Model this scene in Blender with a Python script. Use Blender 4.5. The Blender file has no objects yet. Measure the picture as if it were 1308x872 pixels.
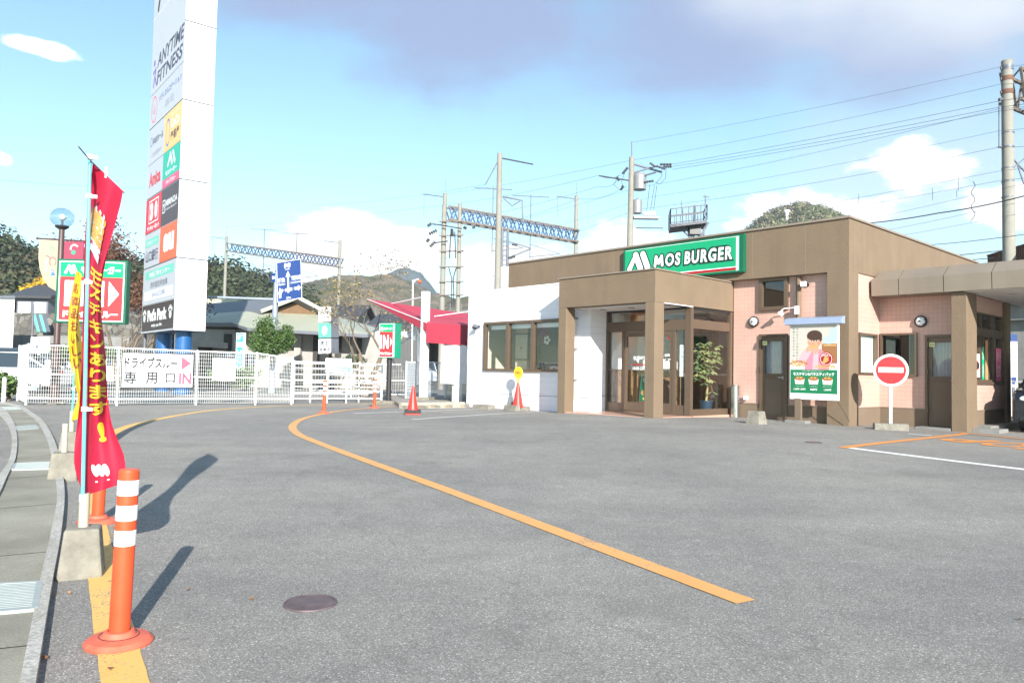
import bpy, bmesh, math, random
from mathutils import Vector, Matrix
from mathutils import noise as mnoise
R_ = math.radians
random.seed(7)
SC = bpy.context.scene
COL = SC.collection

# ------------------------------------------------------------------ camera
F_PX, CX, CY, CAM_H = 962.0, 654.0, 436.0, 1.048
PITCH, ROLL, YAW_B = 0.04193, 0.01966, 0.8270
_A = Matrix(((1, 0, 0), (0, math.cos(PITCH), math.sin(PITCH)), (0, -math.sin(PITCH), math.cos(PITCH))))
_B = Matrix(((math.cos(ROLL), 0, math.sin(ROLL)), (0, 1, 0), (-math.sin(ROLL), 0, math.cos(ROLL))))
RW = _B @ _A                      # world -> (right, forward, up)
cam_d = bpy.data.cameras.new('camera'); cam = bpy.data.objects.new('camera', cam_d); COL.objects.link(cam)
m = Matrix((RW[0], RW[2], -RW[1])).transposed().to_4x4(); m.translation = (0, 0, CAM_H)
cam.matrix_world = m
cam_d.sensor_width = 36; cam_d.lens = F_PX / 1308 * 36; cam_d.clip_end = 5000; cam_d.clip_start = 0.05
SC.camera = cam

# ------------------------------------------------------------------ sky, sun, exposure
SUN_DIR = Vector((0.458, -1.779, 0)).normalized() * math.cos(R_(23)) + Vector((0, 0, math.sin(R_(23))))   # towards the sun
SC.view_settings.view_transform = 'Standard'; SC.view_settings.look = 'None'
SC.view_settings.exposure = 1.38; SC.view_settings.gamma = 1
SC.render.film_transparent = False
sd = bpy.data.lights.new('sun', 'SUN'); sd.energy = 4.1; sd.angle = R_(0.55); sd.color = (1, 0.95, 0.87)
so = bpy.data.objects.new('sun', sd); COL.objects.link(so)
so.rotation_euler = SUN_DIR.to_track_quat('Z', 'Y').to_euler(); so.location = (5, -20, 15)

W = bpy.data.worlds.new('World'); SC.world = W; W.use_nodes = True
nt = W.node_tree; nt.nodes.clear()
def N(t, **k):
    n = nt.nodes.new(t)
    for a, b in k.items(): setattr(n, a, b)
    return n
def MA(op, a, b=None, c=None):
    n = nt.nodes.new('ShaderNodeMath'); n.operation = op
    for i, v in enumerate((a, b, c)):
        if v is None: continue
        if isinstance(v, (int, float)): n.inputs[i].default_value = v
        else: nt.links.new(v, n.inputs[i])
    return n.outputs[0]
sky = N('ShaderNodeTexSky', sky_type='NISHITA', sun_disc=False)
sky.sun_elevation = R_(23); sky.sun_rotation = math.atan2(SUN_DIR.x, SUN_DIR.y)
sky.air_density = 0.8; sky.dust_density = 0.0; sky.ozone_density = 1.0
tc = N('ShaderNodeTexCoord'); sep = N('ShaderNodeSeparateXYZ'); nt.links.new(tc.outputs['Generated'], sep.inputs[0])
X, Y, Z = sep.outputs
az = MA('ARCTAN2', X, Y); el = MA('ARCSINE', Z)
nz = N('ShaderNodeTexNoise'); nz.inputs['Scale'].default_value = 8; nz.inputs['Detail'].default_value = 12; nz.inputs['Roughness'].default_value = 0.6
mp = N('ShaderNodeMapping'); mp.inputs['Scale'].default_value = (1, 1, 2.2); nt.links.new(tc.outputs['Generated'], mp.inputs[0]); nt.links.new(mp.outputs[0], nz.inputs[0])
nz2 = N('ShaderNodeTexNoise'); nz2.inputs['Scale'].default_value = 3.0; nz2.inputs['Detail'].default_value = 5; nt.links.new(mp.outputs[0], nz2.inputs[0])
nzd = MA('SUBTRACT', nz.outputs[0], 0.5); nz2d = MA('SUBTRACT', nz2.outputs[0], 0.5)
def blob(a0, e0, ra, re):
    a = MA('POWER', MA('ABSOLUTE', MA('DIVIDE', MA('SUBTRACT', az, R_(a0)), R_(ra))), 2)
    e = MA('POWER', MA('ABSOLUTE', MA('DIVIDE', MA('SUBTRACT', el, R_(e0)), R_(re))), 2)
    return MA('SUBTRACT', 1, MA('SQRT', MA('ADD', a, e)))
def field(bl):
    f = None
    for b in bl:
        g = blob(*b); f = g if f is None else MA('MAXIMUM', f, g)
    return f
def smooth(v, lo, hi):
    n = N('ShaderNodeMapRange', interpolation_type='SMOOTHSTEP'); nt.links.new(v, n.inputs[0]); n.inputs[1].default_value = lo; n.inputs[2].default_value = hi
    return n.outputs[0]
# high lilac cloud deck (azimuth, elevation, radii in degrees) and the sunlit heaps low over the horizon
hi_f = field([(-2, 25.5, 13, 7.2), (-18, 27.5, 14, 4.6), (13, 24.5, 15, 6.2), (27, 23.5, 13, 5.5), (0, 38, 50, 10)])
hi_m = smooth(MA('ADD', MA('ADD', hi_f, MA('MULTIPLY', nzd, 1.1)), MA('MULTIPLY', nz2d, 0.9)), -0.12, 0.62)
lo_f = field([(-13.7, 9.2, 4.6, 2.9), (-8.5, 8.4, 5, 2.5), (-1, 8.0, 5.5, 2.0), (8.6, 10.0, 3.4, 1.6), (21.5, 11.0, 5.4, 2.0), (28.5, 14.4, 3.6, 1.6), (34, 11.0, 3.0, 1.8), (-32.8, 19.7, 2.2, .5), (-34.5, 12.6, 1.0, .7), (-20, 5, 9, 2.2), (60, 8, 20, 4), (110, 12, 30, 5), (-80, 9, 25, 5), (180, 14, 40, 6), (-130, 10, 22, 5)])
lo_m = smooth(MA('ADD', lo_f, MA('MULTIPLY', nzd, 3.1)), 0.02, 0.40)
wisp = MA('MULTIPLY', smooth(MA('ADD', field([(27, 13, 14, 8)]), MA('MULTIPLY', nz2d, 1.6)), -0.1, 0.9), 0.55)
tint = N('ShaderNodeVectorMath'); tint.operation = 'MULTIPLY'; nt.links.new(sky.outputs[0], tint.inputs[0]); tint.inputs[1].default_value = (1.0, 1.13, 1.0)
bg = N('ShaderNodeBackground'); nt.links.new(tint.outputs[0], bg.inputs[0]); bg.inputs[1].default_value = 0.102
def bgc(col, s):
    b = N('ShaderNodeBackground'); b.inputs[0].default_value = (*col, 1); b.inputs[1].default_value = s; return b
def mixs(f, a, b):
    n = N('ShaderNodeMixShader'); nt.links.new(f, n.inputs[0]); nt.links.new(a.outputs[0], n.inputs[1]); nt.links.new(b.outputs[0], n.inputs[2]); return n
grey = bgc((0.52, 0.64, 1.0), 0.30); pale = bgc((0.86, 0.91, 1.0), 0.40); white = bgc((0.98, 0.99, 1.0), 0.60)
deck = mixs(smooth(MA('ADD', MA('ADD', MA('DIVIDE', MA('SUBTRACT', el, R_(25)), R_(9)), MA('MULTIPLY', nz2d, 2.0)), MA('DIVIDE', MA('SUBTRACT', az, R_(16)), R_(26))), -0.35, 0.85), grey, pale)
s1 = mixs(wisp, bg, pale); s2 = mixs(MA('MULTIPLY', hi_m, 0.93), s1, deck); s3 = mixs(lo_m, s2, white)
out = N('ShaderNodeOutputWorld'); nt.links.new(s3.outputs[0], out.inputs[0])

# ------------------------------------------------------------------ measured points -> the place
def zg(y): return min(0.0, .0155 * (y - 18.5))
def gz(x, y): return zg(y) + .15 * math.exp(-((x - 3) ** 2 / 18 + (y - 15) ** 2 / 24.5))
RWT = RW.transposed()
CAMP = Vector((0, 0, CAM_H))
def ray(px, py): return RWT @ Vector(((px - CX) / F_PX, 1, -(py - CY) / F_PX))
def at(px, py, dist):
    d = ray(px, py); return CAMP + d * (dist / d.y)
def gnd(px, py, lift=0.0):
    d = ray(px, py); z = 0.0
    for _ in range(30):
        a = CAMP + d * ((z - CAM_H) / d.z); z += .5 * (gz(a.x, a.y) - z)
    return Vector((a.x, a.y, gz(a.x, a.y) + lift))

# ------------------------------------------------------------------ materials
MATS = {}
def mat(name, col, rough=0.6, metal=0.0, var=0.12, scale=6.0, bump=0.0, bscale=60.0, spec=0.5, coat=0.0, emit=0.0, trans=0.0, grime=0.0):
    if name in MATS: return MATS[name]
    m = bpy.data.materials.new(name); m.use_nodes = True; t = m.node_tree; b = t.nodes['Principled BSDF']
    b.inputs['Roughness'].default_value = rough; b.inputs['Metallic'].default_value = metal
    b.inputs['Specular IOR Level'].default_value = spec; b.inputs['Coat Weight'].default_value = coat
    b.inputs['Base Color'].default_value = (*col, 1)
    if trans:
        b.inputs['Transmission Weight'].default_value = trans
    if emit:
        b.inputs['Emission Color'].default_value = (*col, 1); b.inputs['Emission Strength'].default_value = emit
    tcn = t.nodes.new('ShaderNodeTexCoord')
    if var > 0:
        n = t.nodes.new('ShaderNodeTexNoise'); n.inputs['Scale'].default_value = scale; n.inputs['Detail'].default_value = 6; n.inputs['Roughness'].default_value = 0.62
        t.links.new(tcn.outputs['Object'], n.inputs[0])
        r = t.nodes.new('ShaderNodeMapRange'); t.links.new(n.outputs[0], r.inputs[0]); r.inputs[1].default_value = 0.25; r.inputs[2].default_value = 0.75
        r.inputs[3].default_value = 1 - var; r.inputs[4].default_value = 1 + var
        h = t.nodes.new('ShaderNodeVectorMath'); h.operation = 'SCALE'; h.inputs[0].default_value = col; t.links.new(r.outputs[0], h.inputs['Scale'])
        last = h.outputs[0]
        if grime:
            mpn = t.nodes.new('ShaderNodeMapping'); mpn.inputs['Scale'].default_value = (3.3, 3.3, 0.45); t.links.new(tcn.outputs['Object'], mpn.inputs[0])
            n2 = t.nodes.new('ShaderNodeTexNoise'); n2.inputs['Scale'].default_value = 1; n2.inputs['Detail'].default_value = 5; t.links.new(mpn.outputs[0], n2.inputs[0])
            r2 = t.nodes.new('ShaderNodeMapRange'); t.links.new(n2.outputs[0], r2.inputs[0]); r2.inputs[1].default_value = 0.45; r2.inputs[2].default_value = 0.75; r2.inputs[3].default_value = 1; r2.inputs[4].default_value = 1 - grime
            h2 = t.nodes.new('ShaderNodeVectorMath'); h2.operation = 'SCALE'; t.links.new(last, h2.inputs[0]); t.links.new(r2.outputs[0], h2.inputs['Scale']); last = h2.outputs[0]
        t.links.new(last, b.inputs['Base Color'])
        rr = t.nodes.new('ShaderNodeMapRange'); t.links.new(n.outputs[0], rr.inputs[0]); rr.inputs[3].default_value = max(0, rough - .08); rr.inputs[4].default_value = min(1, rough + .08)
        t.links.new(rr.outputs[0], b.inputs['Roughness'])
    if bump:
        n = t.nodes.new('ShaderNodeTexNoise'); n.inputs['Scale'].default_value = bscale; n.inputs['Detail'].default_value = 4
        t.links.new(tcn.outputs['Object'], n.inputs[0])
        bp = t.nodes.new('ShaderNodeBump'); bp.inputs['Strength'].default_value = bump; bp.inputs['Distance'].default_value = 0.01
        t.links.new(n.outputs[0], bp.inputs['Height']); t.links.new(bp.outputs[0], b.inputs['Normal'])
    MATS[name] = m; return m
def tmath(t, op, a, b=None):
    n = t.nodes.new('ShaderNodeMath'); n.operation = op
    for i, v in enumerate((a, b)):
        if v is None: continue
        if isinstance(v, (int, float)): n.inputs[i].default_value = v
        else: t.links.new(v, n.inputs[i])
    return n.outputs[0]
def glass(name, tint=(0.9, 0.93, 0.93), refl=0.10):
    m = bpy.data.materials.new(name); m.use_nodes = True; t = m.node_tree; t.nodes.clear()
    tr = t.nodes.new('ShaderNodeBsdfTransparent'); tr.inputs[0].default_value = (*tint, 1)
    gl = t.nodes.new('ShaderNodeBsdfGlossy'); gl.inputs['Roughness'].default_value = 0.015
    ge = t.nodes.new('ShaderNodeNewGeometry'); dt = t.nodes.new('ShaderNodeVectorMath'); dt.operation = 'DOT_PRODUCT'; t.links.new(ge.outputs['Incoming'], dt.inputs[0]); t.links.new(ge.outputs['Normal'], dt.inputs[1])
    sch = tmath(t, 'ADD', tmath(t, 'MULTIPLY', tmath(t, 'POWER', tmath(t, 'SUBTRACT', 1.0, tmath(t, 'ABSOLUTE', dt.outputs['Value'])), 5.0), 0.93), 0.07)
    ad = t.nodes.new('ShaderNodeMath'); ad.operation = 'ADD'; ad.inputs[1].default_value = refl; t.links.new(sch, ad.inputs[0])
    mx = t.nodes.new('ShaderNodeMixShader'); t.links.new(ad.outputs[0], mx.inputs[0]); t.links.new(tr.outputs[0], mx.inputs[1]); t.links.new(gl.outputs[0], mx.inputs[2])
    o = t.nodes.new('ShaderNodeOutputMaterial'); t.links.new(mx.outputs[0], o.inputs[0])
    MATS[name] = m; return m
def nodes_of(name, rough=0.6):
    m = bpy.data.materials.new(name); m.use_nodes = True; MATS[name] = m
    t = m.node_tree; b = t.nodes['Principled BSDF']; b.inputs['Roughness'].default_value = rough
    tcn = t.nodes.new('ShaderNodeTexCoord'); return m, t, b, tcn
def tnoise(t, vec, scale, detail=4, rough=0.5):
    n = t.nodes.new('ShaderNodeTexNoise'); n.inputs['Scale'].default_value = scale; n.inputs['Detail'].default_value = detail; n.inputs['Roughness'].default_value = rough
    t.links.new(vec, n.inputs[0]); return n.outputs[0]
def tramp(t, fac, stops):
    n = t.nodes.new('ShaderNodeValToRGB'); e = n.color_ramp.elements
    while len(e) < len(stops): e.new(0.5)
    for i, (p, c) in enumerate(stops): e[i].position = p; e[i].color = (*c, 1)
    t.links.new(fac, n.inputs[0]); return n.outputs[0]
def tmix(t, fac, a, b, mode='MIX'):
    n = t.nodes.new('ShaderNodeMix'); n.data_type = 'RGBA'; n.blend_type = mode
    if isinstance(fac, (int, float)): n.inputs[0].default_value = fac
    else: t.links.new(fac, n.inputs[0])
    for i, v in ((6, a), (7, b)):
        if isinstance(v, tuple): n.inputs[i].default_value = (*v, 1)
        else: t.links.new(v, n.inputs[i])
    return n.outputs[2]

def asphalt(name, base, light, rust=0.0):
    m, t, b, c = nodes_of(name, 0.85); V = c.outputs['Object']
    vo = t.nodes.new('ShaderNodeTexVoronoi'); vo.inputs['Scale'].default_value = 175; t.links.new(V, vo.inputs[0])
    cell = t.nodes.new('ShaderNodeSeparateColor'); t.links.new(vo.outputs['Color'], cell.inputs[0])
    col = tramp(t, cell.outputs[0], [(0.0, tuple(x * .5 for x in base)), (0.3, tuple(x * .85 for x in base)), (0.75, tuple(x * 1.05 for x in base)), (0.92, tuple(x * 1.3 for x in base)), (0.97, light), (1.0, tuple(min(1, x * 1.5) for x in light))])
    big = tnoise(t, V, 0.35, 7, 0.6)
    col = tmix(t, 1.0, col, tramp(t, big, [(0.3, (0.78, 0.78, 0.80)), (0.7, (1.16, 1.15, 1.12))]), 'MULTIPLY')
    fine = tnoise(t, V, 4.5, 6, 0.65)
    col = tmix(t, 1.0, col, tramp(t, fine, [(0.3, (0.9, 0.9, 0.9)), (0.7, (1.08, 1.08, 1.07))]), 'MULTIPLY')
    # patches of old repair and dark drip stains
    st = tnoise(t, V, 1.3, 3, 0.4)
    col = tmix(t, tmath(t, 'MULTIPLY', tramp(t, st, [(0.60, (0, 0, 0)), (0.72, (1, 1, 1))]), 0.32), col, tuple(x * .6 for x in base))
    # hairline cracks
    vc = t.nodes.new('ShaderNodeTexVoronoi'); vc.feature = 'DISTANCE_TO_EDGE'; vc.inputs['Scale'].default_value = 0.16
    wn = t.nodes.new('ShaderNodeVectorMath'); wn.operation = 'ADD'
    nn = t.nodes.new('ShaderNodeTexNoise'); nn.inputs['Scale'].default_value = 1.8; nn.inputs['Detail'].default_value = 5; t.links.new(V, nn.inputs[0])
    t.links.new(V, wn.inputs[0]); t.links.new(nn.outputs['Color'], wn.inputs[1]); t.links.new(wn.outputs[0], vc.inputs[0])
    col = tmix(t, tmath(t, 'MULTIPLY', tramp(t, vc.outputs['Distance'], [(0.0, (1, 1, 1)), (0.0014, (0, 0, 0))]), 0.22), col, tuple(x * .3 for x in base))
    # faint tyre polish running along the lane, small oil spots
    mpw = t.nodes.new('ShaderNodeMapping'); mpw.inputs['Rotation'].default_value = (0, 0, 0.72); mpw.inputs['Scale'].default_value = (0.09, 1.3, 1); t.links.new(V, mpw.inputs[0])
    col = tmix(t, 1.0, col, tramp(t, tnoise(t, mpw.outputs[0], 1.0, 4, 0.55), [(0.35, (0.94, 0.94, 0.94)), (0.65, (1.05, 1.05, 1.05))]), 'MULTIPLY')
    vs_ = t.nodes.new('ShaderNodeTexVoronoi'); vs_.inputs['Scale'].default_value = 0.55; t.links.new(wn.outputs[0], vs_.inputs[0])
    col = tmix(t, tmath(t, 'MULTIPLY', tramp(t, vs_.outputs['Distance'], [(0.04, (1, 1, 1)), (0.13, (0, 0, 0))]), 0.38), col, tuple(x * .45 for x in base))
    t.links.new(col, b.inputs['Base Color'])
    bp = t.nodes.new('ShaderNodeBump'); bp.inputs['Strength'].default_value = 0.55; bp.inputs['Distance'].default_value = 0.004
    t.links.new(cell.outputs[1], bp.inputs['Height']); t.links.new(bp.outputs[0], b.inputs['Normal'])
    return m
ASPH = asphalt('asphalt_lot', (0.248, 0.236, 0.218), (0.43, 0.415, 0.39))
ROAD = asphalt('asphalt_road', (0.23, 0.22, 0.205), (0.42, 0.41, 0.39))
def paint(name, col, wear=0.35):
    m, t, b, c = nodes_of(name, 0.7); V = c.outputs['Object']
    n = tnoise(t, V, 75, 5, 0.75); n2 = tnoise(t, V, 2.0, 5, 0.65)
    k = tmath(t, 'ADD', n, tmath(t, 'MULTIPLY', n2, 0.6))
    f = tramp(t, k, [(0.0, (1, 1, 1)), (0.46 + 0.0 * wear, (0, 0, 0))]) if False else tramp(t, k, [(0.97 - wear * 0.2, (0, 0, 0)), (1.06 - wear * 0.2, (0.9, 0.9, 0.9))])
    cc = tmix(t, 1.0, col, tramp(t, n2, [(0.3, (0.88, 0.88, 0.88)), (0.7, (1.08, 1.08, 1.08))]), 'MULTIPLY')
    cc = tmix(t, f, cc, (0.16, 0.155, 0.15)); t.links.new(cc, b.inputs['Base Color']); return m
P_YEL = paint('yellow_road_paint', (0.68, 0.34, 0.11), 0.5)
P_YEL2 = paint('yellow_kerb_paint', (0.70, 0.42, 0.12), 0.6)
P_ORG = paint('orange_road_paint', (0.68, 0.26, 0.06), 0.4)
P_WHT = paint('white_road_paint', (0.74, 0.74, 0.72), 0.35)

def siding(name, col):
    m, t, b, c = nodes_of(name, 0.55); sp = t.nodes.new('ShaderNodeSeparateXYZ'); t.links.new(c.outputs['Object'], sp.inputs[0])
    fr = tmath(t, 'FRACT', tmath(t, 'DIVIDE', sp.outputs[2], 0.162))
    hgt = tramp(t, fr, [(0.0, (0, 0, 0)), (0.06, (0.1, 0.1, 0.1)), (0.12, (1, 1, 1)), (1.0, (1, 1, 1))])
    n = tnoise(t, c.outputs['Object'], 2, 5, 0.6)
    cc = tmix(t, 1.0, col, tramp(t, n, [(0.3, (0.96, 0.95, 0.95)), (0.7, (1.03, 1.03, 1.03))]), 'MULTIPLY')
    cc = tmix(t, tmath(t, 'MULTIPLY', tramp(t, fr, [(0.0, (1, 1, 1)), (0.05, (1, 1, 1)), (0.09, (0, 0, 0))]), 0.2), cc, (0.40, 0.38, 0.40))
    t.links.new(cc, b.inputs['Base Color'])
    bp = t.nodes.new('ShaderNodeBump'); bp.inputs['Strength'].default_value = 0.35; bp.inputs['Distance'].default_value = 0.01
    t.links.new(hgt, bp.inputs['Height']); t.links.new(bp.outputs[0], b.inputs['Normal']); return m
SIDING = siding('white_siding', (0.80, 0.77, 0.81))
def tiles(name, col, joint, size):
    m, t, b, c = nodes_of(name, 0.35); sp = t.nodes.new('ShaderNodeSeparateXYZ'); t.links.new(c.outputs['Object'], sp.inputs[0])
    cb = t.nodes.new('ShaderNodeCombineXYZ'); t.links.new(tmath(t, 'ADD', sp.outputs[0], sp.outputs[1]), cb.inputs[0]); t.links.new(sp.outputs[2], cb.inputs[1])
    br = t.nodes.new('ShaderNodeTexBrick'); br.offset = 0.0; br.squash = 1.0; t.links.new(cb.outputs[0], br.inputs['Vector'])
    br.inputs['Color1'].default_value = (*col, 1); br.inputs['Color2'].default_value = (*[x * 1.05 for x in col], 1); br.inputs['Mortar'].default_value = (*joint, 1)
    br.inputs['Scale'].default_value = 1.0; br.inputs['Brick Width'].default_value = size; br.inputs['Row Height'].default_value = size; br.inputs['Mortar Size'].default_value = size * 0.055; br.inputs['Mortar Smooth'].default_value = 0.2
    n = tnoise(t, c.outputs['Object'], 1.6, 5, 0.6)
    cc = tmix(t, 1.0, br.outputs['Color'], tramp(t, n, [(0.3, (0.93, 0.92, 0.92)), (0.7, (1.05, 1.05, 1.05))]), 'MULTIPLY')
    t.links.new(cc, b.inputs['Base Color'])
    bp = t.nodes.new('ShaderNodeBump'); bp.inputs['Strength'].default_value = 0.6; bp.inputs['Distance'].default_value = 0.004; bp.invert = True
    t.links.new(br.outputs['Fac'], bp.inputs['Height']); t.links.new(bp.outputs[0], b.inputs['Normal']); return m
PINK = tiles('pink_tile', (0.55, 0.345, 0.285), (0.485, 0.30, 0.25), 0.1)
TERRA = tiles('terracotta_floor_tile', (0.45, 0.27, 0.2), (0.35, 0.26, 0.22), 0.2)
BROWN = mat('brown_render', (0.178, 0.127, 0.083), 0.85, var=0.10, scale=1.4, bump=0.7, bscale=26, grime=0.10)
BROWN_D = mat('brown_dado', (0.165, 0.120, 0.083), 0.8, var=0.1, scale=2, bump=0.3)
FRAME = mat('bronze_aluminium', (0.145, 0.10, 0.07), 0.42, 0.35, var=0.06, scale=3)
CAPM = mat('coping_metal', (0.30, 0.24, 0.19), 0.45, 0.3, var=0.08)
CANOPYM = mat('canopy_panel', (0.235, 0.195, 0.152), 0.5, 0.1, var=0.08, scale=1, grime=0.08)
WHITE = mat('white_paint', (0.80, 0.80, 0.80), 0.5, var=0.04, scale=3, grime=0.08)
WHITE_M = mat('white_metal', (0.82, 0.83, 0.84), 0.38, 0.0, var=0.05, scale=5)
SOFFIT = mat('soffit', (0.66, 0.65, 0.63), 0.8, var=0.05)
GREY_S = mat('steel_grey', (0.13, 0.142, 0.17), 0.5, 0.15, var=0.12, scale=8)
STEEL = mat('stainless', (0.62, 0.62, 0.62), 0.22, 1.0, var=0.05, scale=20)
DARK = mat('dark_metal', (0.025, 0.025, 0.028), 0.4, 0.2, var=0.1)
RUBBER = mat('black_rubber', (0.03, 0.03, 0.032), 0.8, var=0.2, bump=0.2)
CONC = mat('concrete', (0.215, 0.20, 0.165), 0.9, var=0.38, scale=7, bump=0.7, bscale=45, grime=0.12)
CONC_L = mat('concrete_light', (0.215, 0.215, 0.205), 0.9, var=0.18, scale=2, bump=0.3, grime=0.2)
CONC_P = mat('concrete_pole', (0.245, 0.235, 0.205), 0.85, var=0.12, scale=3, grime=0.1)
ORANGE = mat('orange_bollard', (0.72, 0.075, 0.022), 0.48, var=0.12, scale=9, bump=0.06, bscale=90, grime=0.18)
ORANGE_B = mat('orange_bollard_base', (0.60, 0.115, 0.065), 0.62, var=0.3, scale=14, bump=0.1)
REFL = mat('reflective_white', (0.85, 0.85, 0.86), 0.35, var=0.04)
CONE = mat('cone_red', (0.70, 0.035, 0.025), 0.42, var=0.06)
RED = mat('sign_red', (0.34, 0.006, 0.011), 0.35, var=0.02)
GREEN = mat('sign_green', (0.0, 0.40, 0.19), 0.35, var=0.02)
GREEN_D = mat('sign_green_dark', (0.0, 0.10, 0.05), 0.4, var=0.04)
SWHITE = mat('sign_white', (0.86, 0.87, 0.88), 0.35, var=0.02)
BLACK = mat('sign_black', (0.02, 0.02, 0.022), 0.5, var=0.02)
GLASS = glass('window_glass', refl=0.02)
GLASS_D = glass('dark_window_glass', (0.06, 0.065, 0.07), 0.02)
CURT = mat('net_curtain', (0.38, 0.38, 0.42), 0.8, var=0.1)
def flat(name, c, r=0.5): return mat(name, c, r, var=0.02)
# ------------------------------------------------------------------ mesh builder
class MB:
    def __init__(s): s.v = []; s.f = []; s.m = []; s.mats = []; s.sm = []; s.cuts = []
    def cut(s): s.cuts.append((len(s.v), len(s.f))); return s      # what follows becomes the next copy of the part
    def mi(s, m):
        if m not in s.mats: s.mats.append(m)
        return s.mats.index(m)
    def add(s, vs, fs, m, smooth=False):
        b = len(s.v); s.v += [Vector(p) for p in vs]; i = s.mi(m)
        for f in fs: s.f.append([b + k for k in f]); s.m.append(i); s.sm.append(smooth)
        return s
    def box(s, x0, x1, y0, y1, z0, z1, m):
        x0, x1 = min(x0, x1), max(x0, x1); y0, y1 = min(y0, y1), max(y0, y1); z0, z1 = min(z0, z1), max(z0, z1)
        vs = [(x, y, z) for z in (z0, z1) for y in (y0, y1) for x in (x0, x1)]
        return s.add(vs, [(0, 2, 3, 1), (4, 5, 7, 6), (0, 1, 5, 4), (2, 6, 7, 3), (0, 4, 6, 2), (1, 3, 7, 5)], m)
    def obox(s, c, ax, ay, az_, m):      # centre and three half-axis vectors
        c, ax, ay, az_ = map(Vector, (c, ax, ay, az_))
        vs = [c + ax * i + ay * j + az_ * k for k in (-1, 1) for j in (-1, 1) for i in (-1, 1)]
        return s.add(vs, [(0, 2, 3, 1), (4, 5, 7, 6), (0, 1, 5, 4), (2, 6, 7, 3), (0, 4, 6, 2), (1, 3, 7, 5)], m)
    def bar(s, a, b, w, h, m, up=(0, 0, 1)):
        a, b = Vector(a), Vector(b); d = b - a; L = d.length
        if L < 1e-6: return s
        d /= L; up = Vector(up)
        if abs(d.dot(up)) > .99: up = Vector((1, 0, 0))
        sd_ = d.cross(up).normalized(); u2 = sd_.cross(d)
        return s.obox((a + b) / 2, d * L / 2, sd_ * w / 2, u2 * h / 2, m)
    def tube(s, pts, r, m, n=8, cap=True, smooth=True):
        pts = [Vector(p) for p in pts]; rs = r if isinstance(r, (list, tuple)) else [r] * len(pts)
        vs = []; prev = None
        for i, p in enumerate(pts):
            d = (pts[min(i + 1, len(pts) - 1)] - pts[max(i - 1, 0)]).normalized()
            if prev is None:
                a = Vector((0, 0, 1)) if abs(d.z) < .9 else Vector((1, 0, 0)); sx = d.cross(a).normalized()
            else: sx = (prev - d * prev.dot(d)).normalized()
            prev = sx; sy = d.cross(sx)
            for k in range(n):
                t = 2 * math.pi * k / n; vs.append(p + (sx * math.cos(t) + sy * math.sin(t)) * rs[i])
        fs = [(i * n + k, i * n + (k + 1) % n, (i + 1) * n + (k + 1) % n, (i + 1) * n + k) for i in range(len(pts) - 1) for k in range(n)]
        s.add(vs, fs, m, smooth)
        if cap:
            s.add(vs[:n], [tuple(range(n))], m); s.add(vs[-n:], [tuple(range(n))], m)
        return s
    def lathe(s, c, prof, m, n=24, axis=(0, 0, 1), smooth=True):     # prof: (radius, height, [material])
        c = Vector(c); q = Vector(axis).normalized().to_track_quat('Z', 'Y')
        for i in range(len(prof) - 1):
            (r0, z0), (r1, z1) = prof[i][:2], prof[i + 1][:2]; mm = prof[i][2] if len(prof[i]) > 2 else m
            vs = []
            for r, z in ((r0, z0), (r1, z1)):
                for k in range(n):
                    t = 2 * math.pi * k / n; vs.append(c + q @ Vector((r * math.cos(t), r * math.sin(t), z)))
            s.add(vs, [(k, (k + 1) % n, n + (k + 1) % n, n + k) for k in range(n)], mm, smooth)
        return s
    def ball(s, c, r, m, n=14, k=9, sc=(1, 1, 1)):
        vs = [Vector(c) + Vector((r * sc[0] * math.sin(math.pi * i / k) * math.cos(2 * math.pi * j / n), r * sc[1] * math.sin(math.pi * i / k) * math.sin(2 * math.pi * j / n), r * sc[2] * math.cos(math.pi * i / k))) for i in range(k + 1) for j in range(n)]
        return s.add(vs, [(i * n + j, (i + 1) * n + j, (i + 1) * n + (j + 1) % n, i * n + (j + 1) % n) for i in range(k) for j in range(n)], m, True)
    def prism(s, pts, d, m):             # planar outline extruded along vector d
        pts = [Vector(p) for p in pts]; n = len(pts); d = Vector(d)
        s.add(pts + [p + d for p in pts], [tuple(range(n))[::-1], tuple(range(n, 2 * n))] + [(i, (i + 1) % n, n + (i + 1) % n, n + i) for i in range(n)], m); return s
    def build(s, name, parent=None, world=False, origin=None, bevel=0.0, seg=2):
        if s.cuts:
            c = [(0, 0)] + s.cuts + [(len(s.v), len(s.f))]; o = None
            for (v0, f0), (v1, f1) in zip(c[:-1], c[1:]):
                if f1 == f0: continue
                k = MB(); k.v = s.v[v0:v1]; k.f = [[i - v0 for i in f] for f in s.f[f0:f1]]; k.sm = s.sm[f0:f1]
                used = sorted(set(s.m[f0:f1])); k.mats = [s.mats[i] for i in used]; k.m = [used.index(i) for i in s.m[f0:f1]]
                o = k.build(name, parent, world, origin, bevel, seg)
            return o
        me = bpy.data.meshes.new(name)
        vs = s.v
        if parent is not None and world:
            mi = parent.matrix_basis.inverted(); vs = [mi @ p for p in vs]
        if parent is None and origin is not None:
            o0 = Vector(origin); vs = [p - o0 for p in vs]
        me.from_pydata([tuple(p) for p in vs], [], s.f)
        for mt in s.mats: me.materials.append(mt)
        me.polygons.foreach_set('material_index', s.m); me.polygons.foreach_set('use_smooth', s.sm)
        if bevel == 0 or True:
            bm = bmesh.new(); bm.from_mesh(me)
            if bevel: bmesh.ops.remove_doubles(bm, verts=bm.verts, dist=1e-5)
            bmesh.ops.recalc_face_normals(bm, faces=bm.faces); bm.to_mesh(me); bm.free()
        me.update()
        o = bpy.data.objects.new(name, me); COL.objects.link(o)
        if parent is not None: o.parent = parent
        elif origin is not None: o.location = origin
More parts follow.
